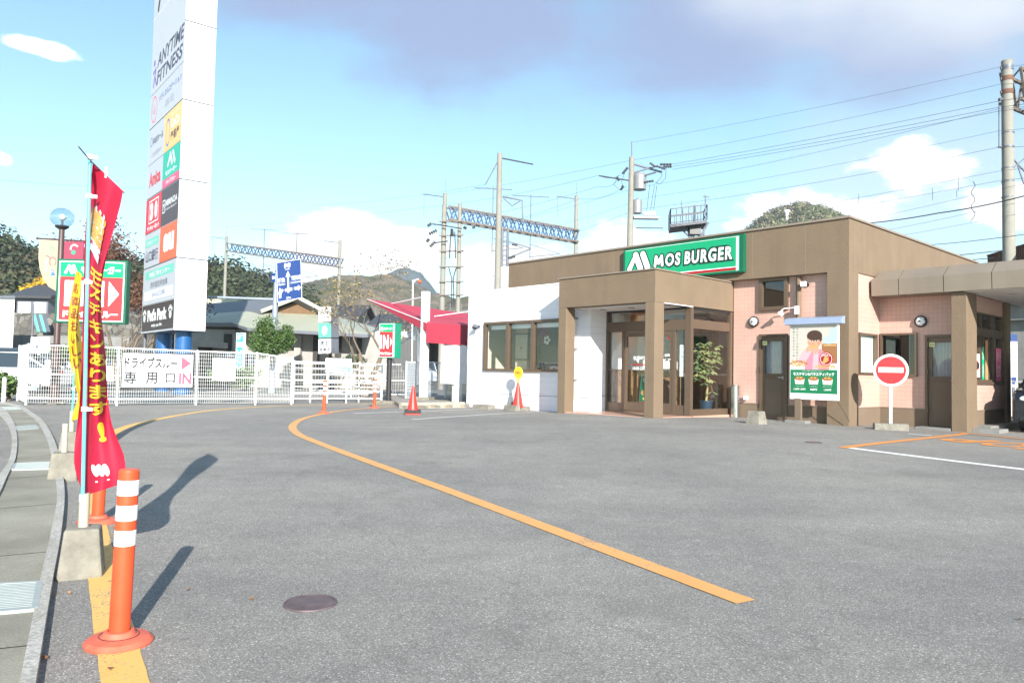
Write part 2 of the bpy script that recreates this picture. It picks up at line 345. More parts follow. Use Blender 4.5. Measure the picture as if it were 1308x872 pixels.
        if bevel:
            b = o.modifiers.new('bevel', 'BEVEL'); b.width = bevel; b.segments = seg; b.limit_method = 'ANGLE'; b.angle_limit = R_(35)
        return o
def tag(o, label, cat, group=None):
    o['label'] = label; o['category'] = cat
    if group: o['group'] = group
    return o
def struct(o, kind='structure'): o['kind'] = kind; return o
def thing(name, label, cat, loc=(0, 0, 0), rz=0.0, group=None, tilt=None):
    o = bpy.data.objects.new(name, None); COL.objects.link(o); o.empty_display_size = 0.2
    o.location = loc; o.rotation_euler = (tilt[0] if tilt else 0, tilt[1] if tilt else 0, rz)
    o.matrix_basis = Matrix.LocRotScale(Vector(loc), o.rotation_euler, None)
    return tag(o, label, cat, group)
def dup(root, loc, rz, label, group=None):
    def cp(o, par):
        c = o.copy(); COL.objects.link(c); c.parent = par
        for ch in [x for x in o.children]: cp(ch, c)
        return c
    r = root.copy(); COL.objects.link(r); r.location = loc; r.rotation_euler = (root.rotation_euler[0], root.rotation_euler[1], rz); r['label'] = label
    if group: r['group'] = group
    for ch in list(root.children): cp(ch, r)
    return r

_TX = {}
def glyphs(sr, bold, spacing=1.0):
    k = (sr, bold, spacing)
    if k in _TX: return _TX[k]
    c = bpy.data.curves.new('t', 'FONT'); c.body = sr; c.offset = bold; c.space_character = spacing; c.resolution_u = 3
    o = bpy.data.objects.new('t', c); COL.objects.link(o); bpy.context.view_layer.update()
    me = bpy.data.meshes.new_from_object(o.evaluated_get(bpy.context.evaluated_depsgraph_get()))
    vs = [(p.co.x, p.co.y) for p in me.vertices]; fs = [tuple(p.vertices) for p in me.polygons]
    bpy.data.objects.remove(o); bpy.data.curves.remove(c); bpy.data.meshes.remove(me)
    x0 = min(p[0] for p in vs); x1 = max(p[0] for p in vs); y0 = min(p[1] for p in vs); y1 = max(p[1] for p in vs)
    vs = [((p[0] - x0) / (x1 - x0), (p[1] - y0) / (y1 - y0)) for p in vs]
    _TX[k] = (vs, fs, (x1 - x0) / (y1 - y0)); return _TX[k]
class Plane2:                      # a flat sign face: 2-D drawing lifted millimetre by millimetre off the board
    def __init__(s, mb, o, xd, yd, fn=None):
        s.mb = mb; s.o = Vector(o); s.x = Vector(xd).normalized(); s.y = Vector(yd).normalized(); s.n = s.x.cross(s.y); s.fn = fn
    def P(s, x, y, l):
        if s.fn: return s.fn(x, y, l)
        return s.o + s.x * x + s.y * y + s.n * l
    def poly(s, pts, m, l): s.mb.add([s.P(x, y, l) for x, y in pts], [tuple(range(len(pts)))], m)
    def rect(s, x0, y0, x1, y1, m, l): s.poly([(x0, y0), (x1, y0), (x1, y1), (x0, y1)], m, l)
    def ell(s, cx, cy, rx, ry, m, l, n=28, a=0.0):
        s.poly([(cx + rx * math.cos(t) * math.cos(a) - ry * math.sin(t) * math.sin(a), cy + rx * math.cos(t) * math.sin(a) + ry * math.sin(t) * math.cos(a)) for t in [2 * math.pi * i / n for i in range(n)]], m, l)
    def ring(s, cx, cy, r0, r1, m, l, n=32, a0=0, a1=360, sy=1.0):
        A = [R_(a0 + (a1 - a0) * i / n) for i in range(n + 1)]
        for i in range(n):
            s.poly([(cx + r * math.cos(t), cy + r * sy * math.sin(t)) for r, t in ((r0, A[i]), (r1, A[i]), (r1, A[i + 1]), (r0, A[i + 1]))], m, l)
    def cap(s, x0, y0, x1, y1, r, m, l, r2=None):
        r2 = r if r2 is None else r2; a = math.atan2(y1 - y0, x1 - x0)
        pts = [(x0 + r * math.cos(a + math.pi / 2 + math.pi * i / 8), y0 + r * math.sin(a + math.pi / 2 + math.pi * i / 8)) for i in range(9)]
        pts += [(x1 + r2 * math.cos(a - math.pi / 2 + math.pi * i / 8), y1 + r2 * math.sin(a - math.pi / 2 + math.pi * i / 8)) for i in range(9)]
        s.poly(pts, m, l)
    def text(s, sr, x0, y0, x1, y1, m, l, bold=0.0, spacing=1.0, shear=0.0, fit=False, th=0.0):
        vs, fs, asp = glyphs(sr, bold, spacing); w, h = x1 - x0, y1 - y0
        if fit:                                     # keep letter shape, centre in the box
            if w / h > asp: x0 += (w - h * asp) / 2; w = h * asp
            else: y0 += (h - w / asp) / 2; h = w / asp
        P = [s.P(x0 + p[0] * w + shear * p[1] * h, y0 + p[1] * h, l) for p in vs]
        s.mb.add(P, fs, m)
    def mlogo(s, x0, y0, w, h, m, l, edge=None, e=0.0):   # three leaning rounded bars
        for mm, ll, g in ([(edge, l, e)] if edge else []) + [(m, l + 0.0012, 0.0)]:
            s.cap(x0 + .13 * w, y0 + .16 * h, x0 + .36 * w, y0 + .78 * h, .14 * h + g, mm, ll, .10 * h + g)
            s.cap(x0 + .38 * w, y0 + .84 * h, x0 + .58 * w, y0 + .16 * h, .16 * h + g, mm, ll + .0003)
            s.cap(x0 + .68 * w, y0 + .84 * h, x0 + .88 * w, y0 + .16 * h, .16 * h + g, mm, ll + .0006)
def wall(mb, axis, p0, p1, a0, a1, z0, z1, m, holes=()):
    A = sorted({a0, a1, *[h[0] for h in holes], *[h[1] for h in holes]}); Zs = sorted({z0, z1, *[h[2] for h in holes], *[h[3] for h in holes]})
    A = [a for a in A if a0 <= a <= a1]; Zs = [z for z in Zs if z0 <= z <= z1]
    for i in range(len(A) - 1):
        run = None
        for j in range(len(Zs) - 1):
            ca, cz = (A[i] + A[i + 1]) / 2, (Zs[j] + Zs[j + 1]) / 2
            solid = not any(h[0] < ca < h[1] and h[2] < cz < h[3] for h in holes)
            if solid and run is None: run = Zs[j]
            if (not solid or j == len(Zs) - 2) and run is not None:
                e = Zs[j + 1] if solid else Zs[j]
                if axis == 'x': mb.box(A[i], A[i + 1], p0, p1, run, e, m)
                else: mb.box(p0, p1, A[i], A[i + 1], run, e, m)
                run = None
def winframe(name, parent, axis, p, a0, a1, z0, z1, w=0.05, d=0.07, muls=(), rails=(), fm=None, gm=None, pane='pane', sgn=-1):
    """a window: frame mesh with mullions, pane as its child. axis 'x' lies along x at y=p, 'y' along y at x=p"""
    fm = fm or FRAME; gm = gm or GLASS; b = MB()
    def bx(u0, u1, w0, w1, dd):
        if axis == 'x': b.box(u0, u1, p - dd / 2, p + dd / 2, w0, w1, fm)
        else: b.box(p - dd / 2, p + dd / 2, u0, u1, w0, w1, fm)
    bx(a0, a0 + w, z0, z1, d); bx(a1 - w, a1, z0, z1, d); bx(a0 + w, a1 - w, z0, z0 + w, d - .004); bx(a0 + w, a1 - w, z1 - w, z1, d - .004)
    for q in muls: bx(q[0], q[1], z0 + w, z1 - w, d - .008)
    for q in rails: bx(a0 + w, a1 - w, q[0], q[1], d - .012)
    o = b.build(name, parent)
    g = MB()
    if axis == 'x': g.add([(a0 + w, p + .012, z0 + w), (a1 - w, p + .012, z0 + w), (a1 - w, p + .012, z1 - w), (a0 + w, p + .012, z1 - w)], [(0, 1, 2, 3)], gm)
    else: g.add([(p - .012, a0 + w, z0 + w), (p - .012, a1 - w, z0 + w), (p - .012, a1 - w, z1 - w), (p - .012, a0 + w, z1 - w)], [(0, 1, 2, 3)], gm)
    g.build(pane, o)
    return o
# ------------------------------------------------------------------ the setting: ground, lot, road, pavement, paint
def grid_sheet(name, xs, ys, zf, m):
    vs = [(x, y, zf(x, y)) for y in ys for x in xs]; n = len(xs)
    b = MB(); b.add(vs, [(j * n + i, j * n + i + 1, (j + 1) * n + i + 1, (j + 1) * n + i) for j in range(len(ys) - 1) for i in range(n - 1)], m, True)
    return struct(b.build(name))
def frange(a, b, s):
    r = []; x = a
    while x < b - 1e-6: r.append(round(x, 4)); x += s
    return r + [b]
mg, tg, bg_, cg = nodes_of('ground_mix', 0.95)
gc = tramp(tg, tnoise(tg, cg.outputs['Object'], 0.05, 8, 0.65), [(0.3, (0.13, 0.13, 0.12)), (0.5, (0.17, 0.165, 0.15)), (0.7, (0.10, 0.12, 0.06))])
tg.links.new(gc, bg_.inputs['Base Color'])
grid_sheet('ground', [-2500, -300, -60, 60, 300, 2500], [-300, -60, 18.5, 60, 300, 2500], lambda x, y: zg(max(y, -60)) - 0.03, mg)
grid_sheet('parking_lot', frange(-14, 30, 0.5) , frange(-20, 0, 2)[:-1] + frange(0, 18.5, 0.25) + frange(18.75, 30, 0.5), lambda x, y: gz(x, y), ASPH)
grid_sheet('back_yard', [-34, -14.1, 60], [26, 30, 58], lambda x, y: gz(x, y) - 0.012, ROAD)

def resample(pts, step):
    out_ = [Vector(pts[0])]
    for a, b in zip(pts[:-1], pts[1:]):
        a, b = Vector(a), Vector(b); n = max(1, int((b - a).length / step))
        for i in range(1, n + 1): out_.append(a.lerp(b, i / n))
    return out_
def catmull(pts, per=6):
    P = [Vector(p) for p in pts]; P = [P[0] * 2 - P[1]] + P + [P[-1] * 2 - P[-2]]; r = []
    for i in range(1, len(P) - 2):
        for k in range(per):
            t = k / per; a, b, c, d = P[i - 1], P[i], P[i + 1], P[i + 2]
            r.append(.5 * ((2 * b) + (c - a) * t + (2 * a - 5 * b + 4 * c - d) * t * t + (3 * b - a - 3 * c + d) * t ** 3))
    r.append(P[-2]); return r
def stripe(name, px, w, m, curve=True, lift=.005):
    pts = [gnd(*p) for p in px]
    for p in pts: p.z = 0
    pts = catmull(pts, 8) if curve else pts
    pts = resample(pts, .18); b = MB(); vs = []
    rnd = random.Random(3)
    for i, p in enumerate(pts):
        d = (pts[min(i + 1, len(pts) - 1)] - pts[max(i - 1, 0)]).normalized(); nn = Vector((-d.y, d.x, 0))
        for sgn in (-.5, .5):
            q = p + nn * w * sgn * (1 + rnd.uniform(-.03, .03)); vs.append((q.x, q.y, gz(q.x, q.y) + lift))
    b.add(vs, [(2 * i, 2 * i + 1, 2 * i + 3, 2 * i + 2) for i in range(len(pts) - 1)], m)
    return struct(b.build(name))
stripe('road_marking', [(560, 515.3), (470, 516.3), (418, 517), (339, 519.3), (259, 525.5), (190, 538), (150, 550), (129, 572), (118, 603), (117, 640), (122, 680), (133, 735), (144, 795), (160, 872), (185, 960)], .17, P_YEL2)
stripe('road_marking', [(560, 517.5), (500, 519.2), (450, 523), (418, 527.5), (388, 534.5), (374, 543.5), (379, 553), (399, 562.5), (442, 579)], .15, P_YEL)
stripe('road_marking', [(441, 578.7), (569, 625.2), (660, 659.5), (953, 769)], .15, P_YEL, False, .0055)
stripe('parking_line', [(452, 528.2), (617, 522.6)], .10, P_WHT, False)
stripe('parking_line', [(526, 535.8), (716, 525.6)], .10, P_WHT, False)
stripe('parking_line', [(548, 521.7), (596, 520.6)], .12, P_WHT, False)
stripe('stop_line', [(1085, 572), (1308, 599.5), (1420, 613)], .19, P_WHT, False)
stripe('road_marking', [(1076, 572), (1237, 553.5)], .15, P_ORG, False, .006)
stripe('road_marking', [(1225, 552.6), (1308, 561), (1420, 572)], .12, P_ORG, False, .0085)
stripe('parking_line', [(1160, 554.3), (1190, 556.2)], .10, P_WHT, False)
# the word STOP painted for drivers leaving the drive-through lane
pP, pO = gnd(1236, 562.3), gnd(1286, 567.8)
xd = (pP - pO); xd.z = 0; step_ = xd.length; xd.normalize(); yd_ = Vector((xd.y, -xd.x, 0)) * (-1)
if yd_.y > 0: yd_ = -yd_
bmk = MB(); cw = step_ * .86; lh = 1.25
for i, ch in enumerate('POTS'):
    c0 = pP - xd * step_ * i
    def fn(x, y, l, c0=c0):
        q = c0 + xd * (x - cw / 2) + yd_ * (y - lh / 2); return Vector((q.x, q.y, gz(q.x, q.y) + .006))
    Plane2(bmk, (0, 0, 0), xd, yd_, fn).text(ch, 0, 0, cw, lh, P_ORG, 0, bold=.03)
struct(bmk.build('road_marking'))

# pavement on the left: kerb stones, concrete slabs, gratings; the road beyond it
right_out = [(47, 872), (66.8, 749.5), (77, 692), (82, 648), (81.5, 622), (77, 592), (68, 562), (55, 540), (41, 529), (29, 521.5), (12, 517), (-30, 512)]
right_in = [(27, 872), (51, 749), (63.6, 692), (72, 648), (71.5, 622), (67, 592), (59, 562), (48, 541), (35, 530), (24, 522.5), (8, 518), (-34, 513)]
left_in = [(-250, 872), (-110, 749), (-45, 692), (-6, 645), (9, 613), (20, 588), (21.5, 560), (16, 539), (4, 524.5), (-12, 519), (-60, 515)]
left_out = [(-300, 872), (-150, 749), (-75, 692), (-24, 645), (-2, 613), (12, 590), (15, 562), (10, 543), (-3, 529), (-26, 522), (-90, 517)]
def line_pts(px, n=60):
    p = [gnd(*q) for q in px]
    for q in p: q.z = 0
    p = [p[0] + (p[0] - p[1]).normalized() * 6] + p
    c = catmull(p, 10); L = [0]
    for a, b in zip(c[:-1], c[1:]): L.append(L[-1] + (b - a).length)
    r = []; j = 0
    for i in range(n + 1):
        t = L[-1] * i / n
        while j < len(L) - 2 and L[j + 1] < t: j += 1
        r.append(c[j].lerp(c[j + 1], (t - L[j]) / max(1e-9, L[j + 1] - L[j])))
    return r
ro, ri, li, lo = (line_pts(q, 90) for q in (right_out, right_in, left_in, left_out))
def ribbon(name, A, B, top, bottom, m, gap=None):
    b = MB()
    for i in range(len(A) - 1):
        q = [A[i], A[i + 1], B[i + 1], B[i]]
        hi = [Vector((p.x, p.y, zg(p.y) + top)) for p in q]; lo_ = [Vector((p.x, p.y, zg(p.y) + bottom)) for p in q]
        b.add(hi + lo_, [(0, 1, 2, 3), (0, 4, 5, 1), (2, 6, 7, 3)], m)
    return struct(b.build(name))
mk, tk, bk, ck = nodes_of('kerb_stone', 0.9)
kc = tramp(tk, tnoise(tk, ck.outputs['Object'], 60, 3, 0.6), [(0.3, (0.22, 0.22, 0.20)), (0.5, (0.38, 0.37, 0.35)), (0.7, (0.5, 0.49, 0.46))])
kc = tmix(tk, 1.0, kc, tramp(tk, tnoise(tk, ck.outputs['Object'], 2, 5, 0.6), [(0.3, (0.8, 0.78, 0.72)), (0.7, (1.1, 1.1, 1.1))]), 'MULTIPLY'); tk.links.new(kc, bk.inputs['Base Color'])
ms, ts, bs, cs = nodes_of('pavement_slabs', 0.92)
sc_ = tramp(ts, tnoise(ts, cs.outputs['Object'], 90, 4, 0.7), [(0.3, (0.19, 0.185, 0.155)), (0.7, (0.32, 0.31, 0.265))])
sc_ = tmix(ts, 1.0, sc_, tramp(ts, tnoise(ts, cs.outputs['Object'], 1.1, 5, 0.6), [(0.3, (0.72, 0.70, 0.66)), (0.7, (1.22, 1.2, 1.16))]), 'MULTIPLY'); ts.links.new(sc_, bs.inputs['Base Color'])
bmp = ts.nodes.new('ShaderNodeBump'); bmp.inputs['Strength'].default_value = .5; bmp.inputs['Distance'].default_value = .004; ts.links.new(tnoise(ts, cs.outputs['Object'], 120, 3), bmp.inputs['Height']); ts.links.new(bmp.outputs[0], bs.inputs['Normal'])
# kerbs as separate stones with joints, inside one mesh
def kerb(name, A, B, top):
    b = MB(); acc = 0
    for i in range(len(A) - 1):
        g = .006
        a0, a1, b0, b1 = A[i], A[i + 1], B[i], B[i + 1]
        if i % 2 == 0: a0 = a0.lerp(a1, g / max(.05, (a1 - a0).length)); b0 = b0.lerp(b1, g / max(.05, (b1 - b0).length))
        q = [a0, a1, b1, b0]
        hi = [Vector((p.x, p.y, zg(p.y) + top)) for p in q]; lw = [Vector((p.x, p.y, zg(p.y) - .05)) for p in q]
        b.add(hi + lw, [(0, 1, 2, 3), (0, 4, 5, 1), (2, 6, 7, 3), (1, 5, 6, 2), (3, 7, 4, 0)], mk)
    return struct(b.build(name))
kerb('kerb', ro, ri, .045); kerb('kerb', li, lo, .05)
# slabs between the kerbs, each row a little different in height, gratings let in
spots = []
b = MB(); n_s = len(ri) - 1
def between(i, f): return ri[i].lerp(li[i], f)
for i in range(n_s):
    dz = .028 + (.0012 if (i // 3) % 2 else 0)
    a, c = ri[i], ri[i + 1]; d_, e_ = li[i + 1], li[i]
    k0, k1 = (.025 if i % 3 == 0 else .0), 1.0
    q = [a.lerp(c, k0), a.lerp(c, k1), e_.lerp(d_, k1), e_.lerp(d_, k0)]
    b.add([Vector((p.x, p.y, zg(p.y) + dz)) for p in q], [(0, 1, 2, 3)], ms)
    b.add([Vector((p.x, p.y, zg(p.y) + .018)) for p in (a, c, d_, e_)], [(0, 1, 2, 3)], mat('joint_dirt', (.12, .11, .09), .95))
struct(b.build('sidewalk'))
# road to the left of the pavement
b = MB()
for i in range(len(lo) - 1):
    q = [lo[i], lo[i + 1], lo[i + 1] + Vector((-14, 3, 0)), lo[i] + Vector((-14, 3, 0))]
    b.add([Vector((p.x, p.y, zg(p.y) - .008)) for p in q], [(0, 1, 2, 3)], ROAD)
struct(b.build('road'))
def grating(pxs, label):
    P = [gnd(*p) for p in pxs]                    # four corners, near-left round
    for p in P: p.z = zg(p.y) + .036
    o = (P[0] + P[1] + P[2] + P[3]) / 4
    t = thing('drain_grating', label, 'grating', o, 0, 'drain gratings in the pavement')
    f = MB(); n = 17
    for a, c in ((0, 1), (1, 2), (2, 3), (3, 0)): f.bar(P[a], P[c], .03, .02, GALV)
    f.build('frame', t, True)
    s_ = MB()
    for i in range(1, n): s_.bar(P[0].lerp(P[3], i / n), P[1].lerp(P[2], i / n), .022, .016, GALV)
    for k in (.33, .66): s_.bar(P[0].lerp(P[1], k) - Vector((0, 0, .004)), P[3].lerp(P[2], k) - Vector((0, 0, .004)), .012, .01, GALV)
    s_.build('grate', t, True)
GALV = mat('galvanised', (0.34, 0.38, 0.37), 0.5, 0.2, var=0.12, scale=12)
grating([(-60, 797), (44, 787), (50, 752), (-40, 757)], 'nearest galvanised drain grating in the pavement beside the kerb')
grating([(15, 604), (63, 602.5), (66, 594), (19, 596)], 'galvanised drain grating across the pavement level with the concrete flag bases')
grating([(20.5, 551.5), (48, 549.5), (45, 545.5), (18, 547.5)], 'galvanised drain grating farther up the pavement towards the white fence')
grating([(4, 525), (27, 524.2), (22, 521.5), (-1, 522)], 'farthest drain grating, where the pavement curves in front of the lamp post')
# manhole and little drain cover in the lot
mrust = mat('rusty_iron', (0.13, 0.095, 0.10), 0.6, 0.3, var=0.35, scale=14, bump=0.5, bscale=40)
def cover(px, py, r, label, name):
    c = gnd(px, py); t = thing(name, label, 'manhole cover', (c.x, c.y, c.z), 0)
    up = Vector((0, -.0155, 1)).normalized()
    a = MB(); a.lathe((0, 0, .002), [(r * .93, .003), (r * .93, .007), (r, .007), (r * 1.02, 0)], mrust, 40, up); a.build('rim', t)
    p = MB(); p.lathe((0, 0, .001), [(.0001, .005), (r * .92, .005), (r * .92, .001)], mrust, 40, up)
    for k in range(4, 13):
        rr = r * k / 14.5
        for j in range(int(k * 3.2)):
            tt = 2 * math.pi * j / int(k * 3.2); p.ball((rr * math.cos(tt), rr * math.sin(tt), .006 - .0155 * rr * math.sin(tt)), r * .022, mrust, 6, 4, (1, 1, .35))
    p.build('lid', t)
cover(396.5, 770.5, .142, 'rusty round manhole cover in the middle of the asphalt lot', 'manhole_cover')
cover(1039, 565, .13, 'small dark drain cover in the asphalt near the poster board', 'manhole_cover')
# dry leaves lying by the kerb and lot: nobody could count them
lv = MB(); rl_ = random.Random(5); leafm = mat('dry_leaf', (0.28, 0.14, 0.06), 0.8, var=0.3, scale=30)
for i in range(150):
    if i < 70: p = gnd(rl_.uniform(55, 85), rl_.uniform(525, 860)) if False else ro[rl_.randrange(8, 60)] + Vector((rl_.uniform(-.03, .35), rl_.uniform(-.3, .3), 0))
    elif i < 90: p = Vector((rl_.uniform(-6, 5), rl_.uniform(3, 17), 0))
    else: p = gnd(rl_.uniform(20, 120), rl_.uniform(517, 523))
    s0 = rl_.uniform(.012, .03); a = rl_.uniform(0, 6.28); z = gz(p.x, p.y) + .008
    q = [(p.x + s0 * math.cos(a + k) * (1 if j % 2 == 0 else .5), p.y + s0 * math.sin(a + k) * (1 if j % 2 == 0 else .5), z + rl_.uniform(0, .012)) for j, k in enumerate((0, 1.57, 3.14, 4.71))]
    lv.add(q, [(0, 1, 2, 3)], leafm)
o = lv.build('leaves'); tag(o, 'scattered small dry leaves on the asphalt beside the kerb', 'leaves'); o['kind'] = 'stuff'
# ------------------------------------------------------------------ the restaurant (its own axes: x along the front to the right, y into the building)
P0 = Vector((7.508, 16.764, 0))
def loc(x, y, z=0): return P0 + Vector((math.cos(YAW_B) * x + math.sin(YAW_B) * y, -math.sin(YAW_B) * x + math.cos(YAW_B) * y, z))
BU = (loc(1, 0) - P0); BV = (loc(0, 1) - P0)
RZ = -YAW_B
rest = thing('restaurant_building', 'brown and pink single-storey restaurant with a covered entrance porch and white sided wing', 'restaurant', P0, RZ)
ZB = -.12
# main fascia band
b = MB()
b.box(-11.32, 0, 0, .2, 3.49, 4.67, BROWN); b.box(-.2, 0, .202, 8.9, 3.49, 4.67, BROWN)
b.box(-11.32, -11.12, .202, 8.9, 3.49, 4.67, BROWN); b.box(-11.32, 0, 8.902, 9.1, 3.49, 4.67, BROWN)
for x in (-2.38, -4.6, -6.8, -9.0, -1.02):
    b.box(x, x + .012, -.002, .0, 3.5, 4.66, mat('joint', (0.2, 0.17, 0.14), 0.9, var=.05))
for y in (.3, 2.6, 4.9, 7.1): b.box(0, .002, y, y + .012, 3.5, 4.66, MATS['joint'])
b.build('fascia', rest)
b = MB(); b.box(-11.36, .04, -.04, .24, 4.672, 4.725, CAPM); b.box(-.24, .04, .242, 9.14, 4.672, 4.725, CAPM); b.box(-11.36, -11.08, .242, 9.14, 4.672, 4.725, CAPM); b.box(-11.08, -.24, 8.86, 9.14, 4.672, 4.725, CAPM)
b.build('coping', rest, bevel=.008)
b = MB(); b.box(-11.1, -.2, .22, 8.88, 4.3, 4.42, mat('roof_membrane', (0.25, 0.25, 0.25), 0.9)); b.box(-11.1, -.21, .16, 8.86, 3.495, 3.52, SOFFIT); b.build('roof', rest)
# pink tiled walls
b = MB()
wall(b, 'x', .2, .36, -3.0, -.47, .43, 3.492, PINK, [(-2.25, -1.54, 2.72, 3.49), (-2.26, -1.54, 0, 2.1)])
b.build('wall', rest)
b = MB(); wall(b, 'y', -.16, -.03, .5, 1.75, .43, 3.492, PINK, [(.56, 1.53, 1.19, 2.12)]); b.build('wall', rest)
b = MB(); wall(b, 'x', 1.75, 1.9, -.16, 1.86, .43, 3.2, PINK, [(.02, .80, 1.17, 2.14), (1.0, 1.73, 0, 2.08)]); b.build('wall', rest)
b = MB(); wall(b, 'y', 1.76, 1.9, 1.9, 4.5, .43, 3.0, PINK, [(1.92, 4.16, 1.0, 2.63)]); b.box(-.2, 1.9, 4.5, 4.62, ZB, 3.2, PINK); b.build('wall', rest)
# dado
b = MB(); wall(b, 'x', .17, .36, -3.0, -.47, ZB, .41, BROWN_D, [(-2.26, -1.54, ZB - 1, .41)]); b.box(-3.0, -2.26, .16, .36, .41, .43, CAPM); b.box(-1.54, -.47, .16, .36, .41, .43, CAPM); b.cut()
wall(b, 'y', -.16, .0, .5, 1.72, ZB, .41, BROWN_D); b.box(-.16, .01, .5, 1.71, .41, .43, CAPM); b.cut()
wall(b, 'x', 1.72, 1.9, -.16, 1.8, ZB, .41, BROWN_D, [(1.0, 1.73, ZB - 1, .41)]); b.box(-.16, 1.0, 1.71, 1.9, .41, .43, CAPM); b.cut()
b.box(1.76, 1.93, 1.9, 4.5, ZB, .41, BROWN_D); b.box(1.76, 1.94, 1.9, 4.5, .41, .43, CAPM)
b.build('dado', rest)
# pillars
b = MB(); b.box(-.5, 0, 0, .5, ZB, 3.488, BROWN); [b.box(-.502, .002, -.002, .502, z_, z_ + .007, MATS['joint']) for z_ in (.52, 2.30, 3.486)]; b.build('pillar', rest, bevel=.012)
b = MB(); b.box(1.68, 1.99, 1.22, 1.9, ZB, 2.99, BROWN); b.build('pillar', rest, bevel=.012)
b = MB(); b.box(1.68, 1.99, 4.16, 4.5, ZB, 2.99, BROWN); b.build('pillar', rest, bevel=.012)
b = MB(); b.tube([(-1.24, .13, 3.49), (-1.24, .13, .43)], .065, BROWN, 4); b.build('conduit', rest)
# far walls of the shell
b = MB(); b.box(-11.3, -11.15, -.001, 9.05, ZB, 3.49, BROWN); b.box(-11.3, 0, 8.9, 9.08, ZB, 3.49, BROWN); b.box(-.16, -.02, 1.92, 8.88, ZB, 3.49, BROWN)
b.build('wall', rest)
# upstairs window
winframe('window', rest, 'x', .2, -2.27, -1.52, 2.70, 3.5, .09, .16, gm=glass('screened_window', (.05, .055, .07), .05))
# side window with pale blind, dark kitchen window
w = winframe('window', rest, 'y', -.03, .55, 1.54, 1.18, 2.13, .045, .1)
b = MB(); b.box(-.09, -.085, .6, 1.5, 1.22, 2.09, mat('pale_blind', (0.70, 0.80, 0.76), 0.7, var=.05)); b.build('blind', w)
w = winframe('window', rest, 'x', 1.75, .0, .82, 1.15, 2.16, .045, .12, gm=GLASS_D)
b = MB(); b.box(.42, .44, 1.80, 1.83, 1.2, 2.1, DARK); b.build('sash', w)
def staff_door(x0, x1, y, zt):
    d = MB(); d.box(x0, x0 + .055, y - .05, y + .1, 0.0, zt, FRAME); d.box(x1 - .055, x1, y - .05, y + .1, 0.0, zt, FRAME); d.box(x0, x1, y - .048, y + .1, zt - .055, zt, FRAME)
    d.box(x0, x1, y - .052, y + .1, -.02, .035, GREY_S)
    fr = d.build('door_frame', rest)
    d = MB(); u0, u1 = x0 + .06, x1 - .06
    wall(d, 'x', y - .012, y + .03, u0, u1, .04, zt - .06, FRAME, [(u0 + .08, u1 - .08, 1.16, zt - .17)])
    d.box(u0 + .09, u1 - .09, y - .02, y - .012, .16, 1.02, BROWN_D)
    dr = d.build('door', rest)
    g = MB(); g.add([(u0 + .08, y + .01, 1.16), (u1 - .08, y + .01, 1.16), (u1 - .08, y + .01, zt - .17), (u0 + .08, y + .01, zt - .17)], [(0, 1, 2, 3)], GLASS); g.build('pane', dr)
    g = MB()
    n = 26
    vs = [(u0 + .06 + (u1 - u0 - .12) * i / n, y + .07 + .012 * math.sin(i * 1.9), z) for z in (1.12, zt - .14) for i in range(n + 1)]
    g.add(vs, [(i, i + 1, n + 2 + i, n + 1 + i) for i in range(n)], CURT, True); g.build('curtain', dr)
    g = MB(); g.box(u1 - .075, u1 - .045, y - .03, y - .012, 1.03, 1.1, STEEL); g.tube([(u1 - .06, y - .03, 1.07), (u1 - .06, y - .06, 1.07), (u1 - .17, y - .06, 1.07)], .011, STEEL); g.build('handle', dr)
    g = MB()
    for z in (.35, 1.2, zt - .3): g.box(x0 + .035, x0 + .075, y - .075, y - .05, z, z + .14, FRAME); g.cut()
    g.build('hinge', dr)
    g = MB(); P = Plane2(g, (u0 + .02, y - .018, zt - .27), (1, 0, 0), (0, 0, 1)); P.rect(0, 0, .12, .1, flat('pale_yellow', (0.8, 0.75, 0.35)), 0); P.text('禁煙', .02, .03, .1, .07, BLACK, .001); g.build('sticker', dr)
staff_door(-2.27, -1.53, .2, 2.12); staff_door(.99, 1.74, 1.75, 2.10)
# drive-through canopy
b = MB(); segs = [.04, .64, 1.57, 2.49, 3.45, 4.4, 5.35, 6.3]
prof = [(1.12, 3.0), (1.10, 3.36), (1.45, 3.61), (1.75, 3.61), (1.75, 3.0)]
for i in range(len(segs) - 1):
    a, c = segs[i] + (.0 if i == 0 else .008), segs[i + 1] - .008
    pr = [(a, y + (.0), z) for y, z in prof]
    if i == 0: pr = [(.04, 1.12, 3.0), (.04, 1.10, 3.36), (.16, 1.45, 3.61), (.16, 1.75, 3.61), (.04, 1.75, 3.0)]
    qr = [(c, y, z) for y, z in prof]; n = len(pr)
    b.add(pr + qr, [tuple(range(n)), tuple(range(n, 2 * n))] + [(k, (k + 1) % n, n + (k + 1) % n, n + k) for k in range(n)], CANOPYM)
b.box(.3, 6.3, 1.75, 7.5, 3.3, 3.58, CANOPYM); b.build('canopy', rest)
b = MB(); b.box(1.95, 6.25, 1.2, 7.4, 2.99, 3.004, SOFFIT)
for x, y in ((2.6, 2.2), (3.9, 2.2), (2.6, 4.4), (3.9, 4.4)): b.lathe((x, y, 2.986), [(.09, 0), (.09, .01), (.0, .012)], GREY_S, 18)
b.build('soffit', rest)
b = MB(); b.box(5.9, 6.2, 6.6, 6.9, ZB, 3.0, BROWN); b.box(5.9, 6.2, 2.0, 2.3, ZB, 3.0, BROWN); b.build('pillar', rest)
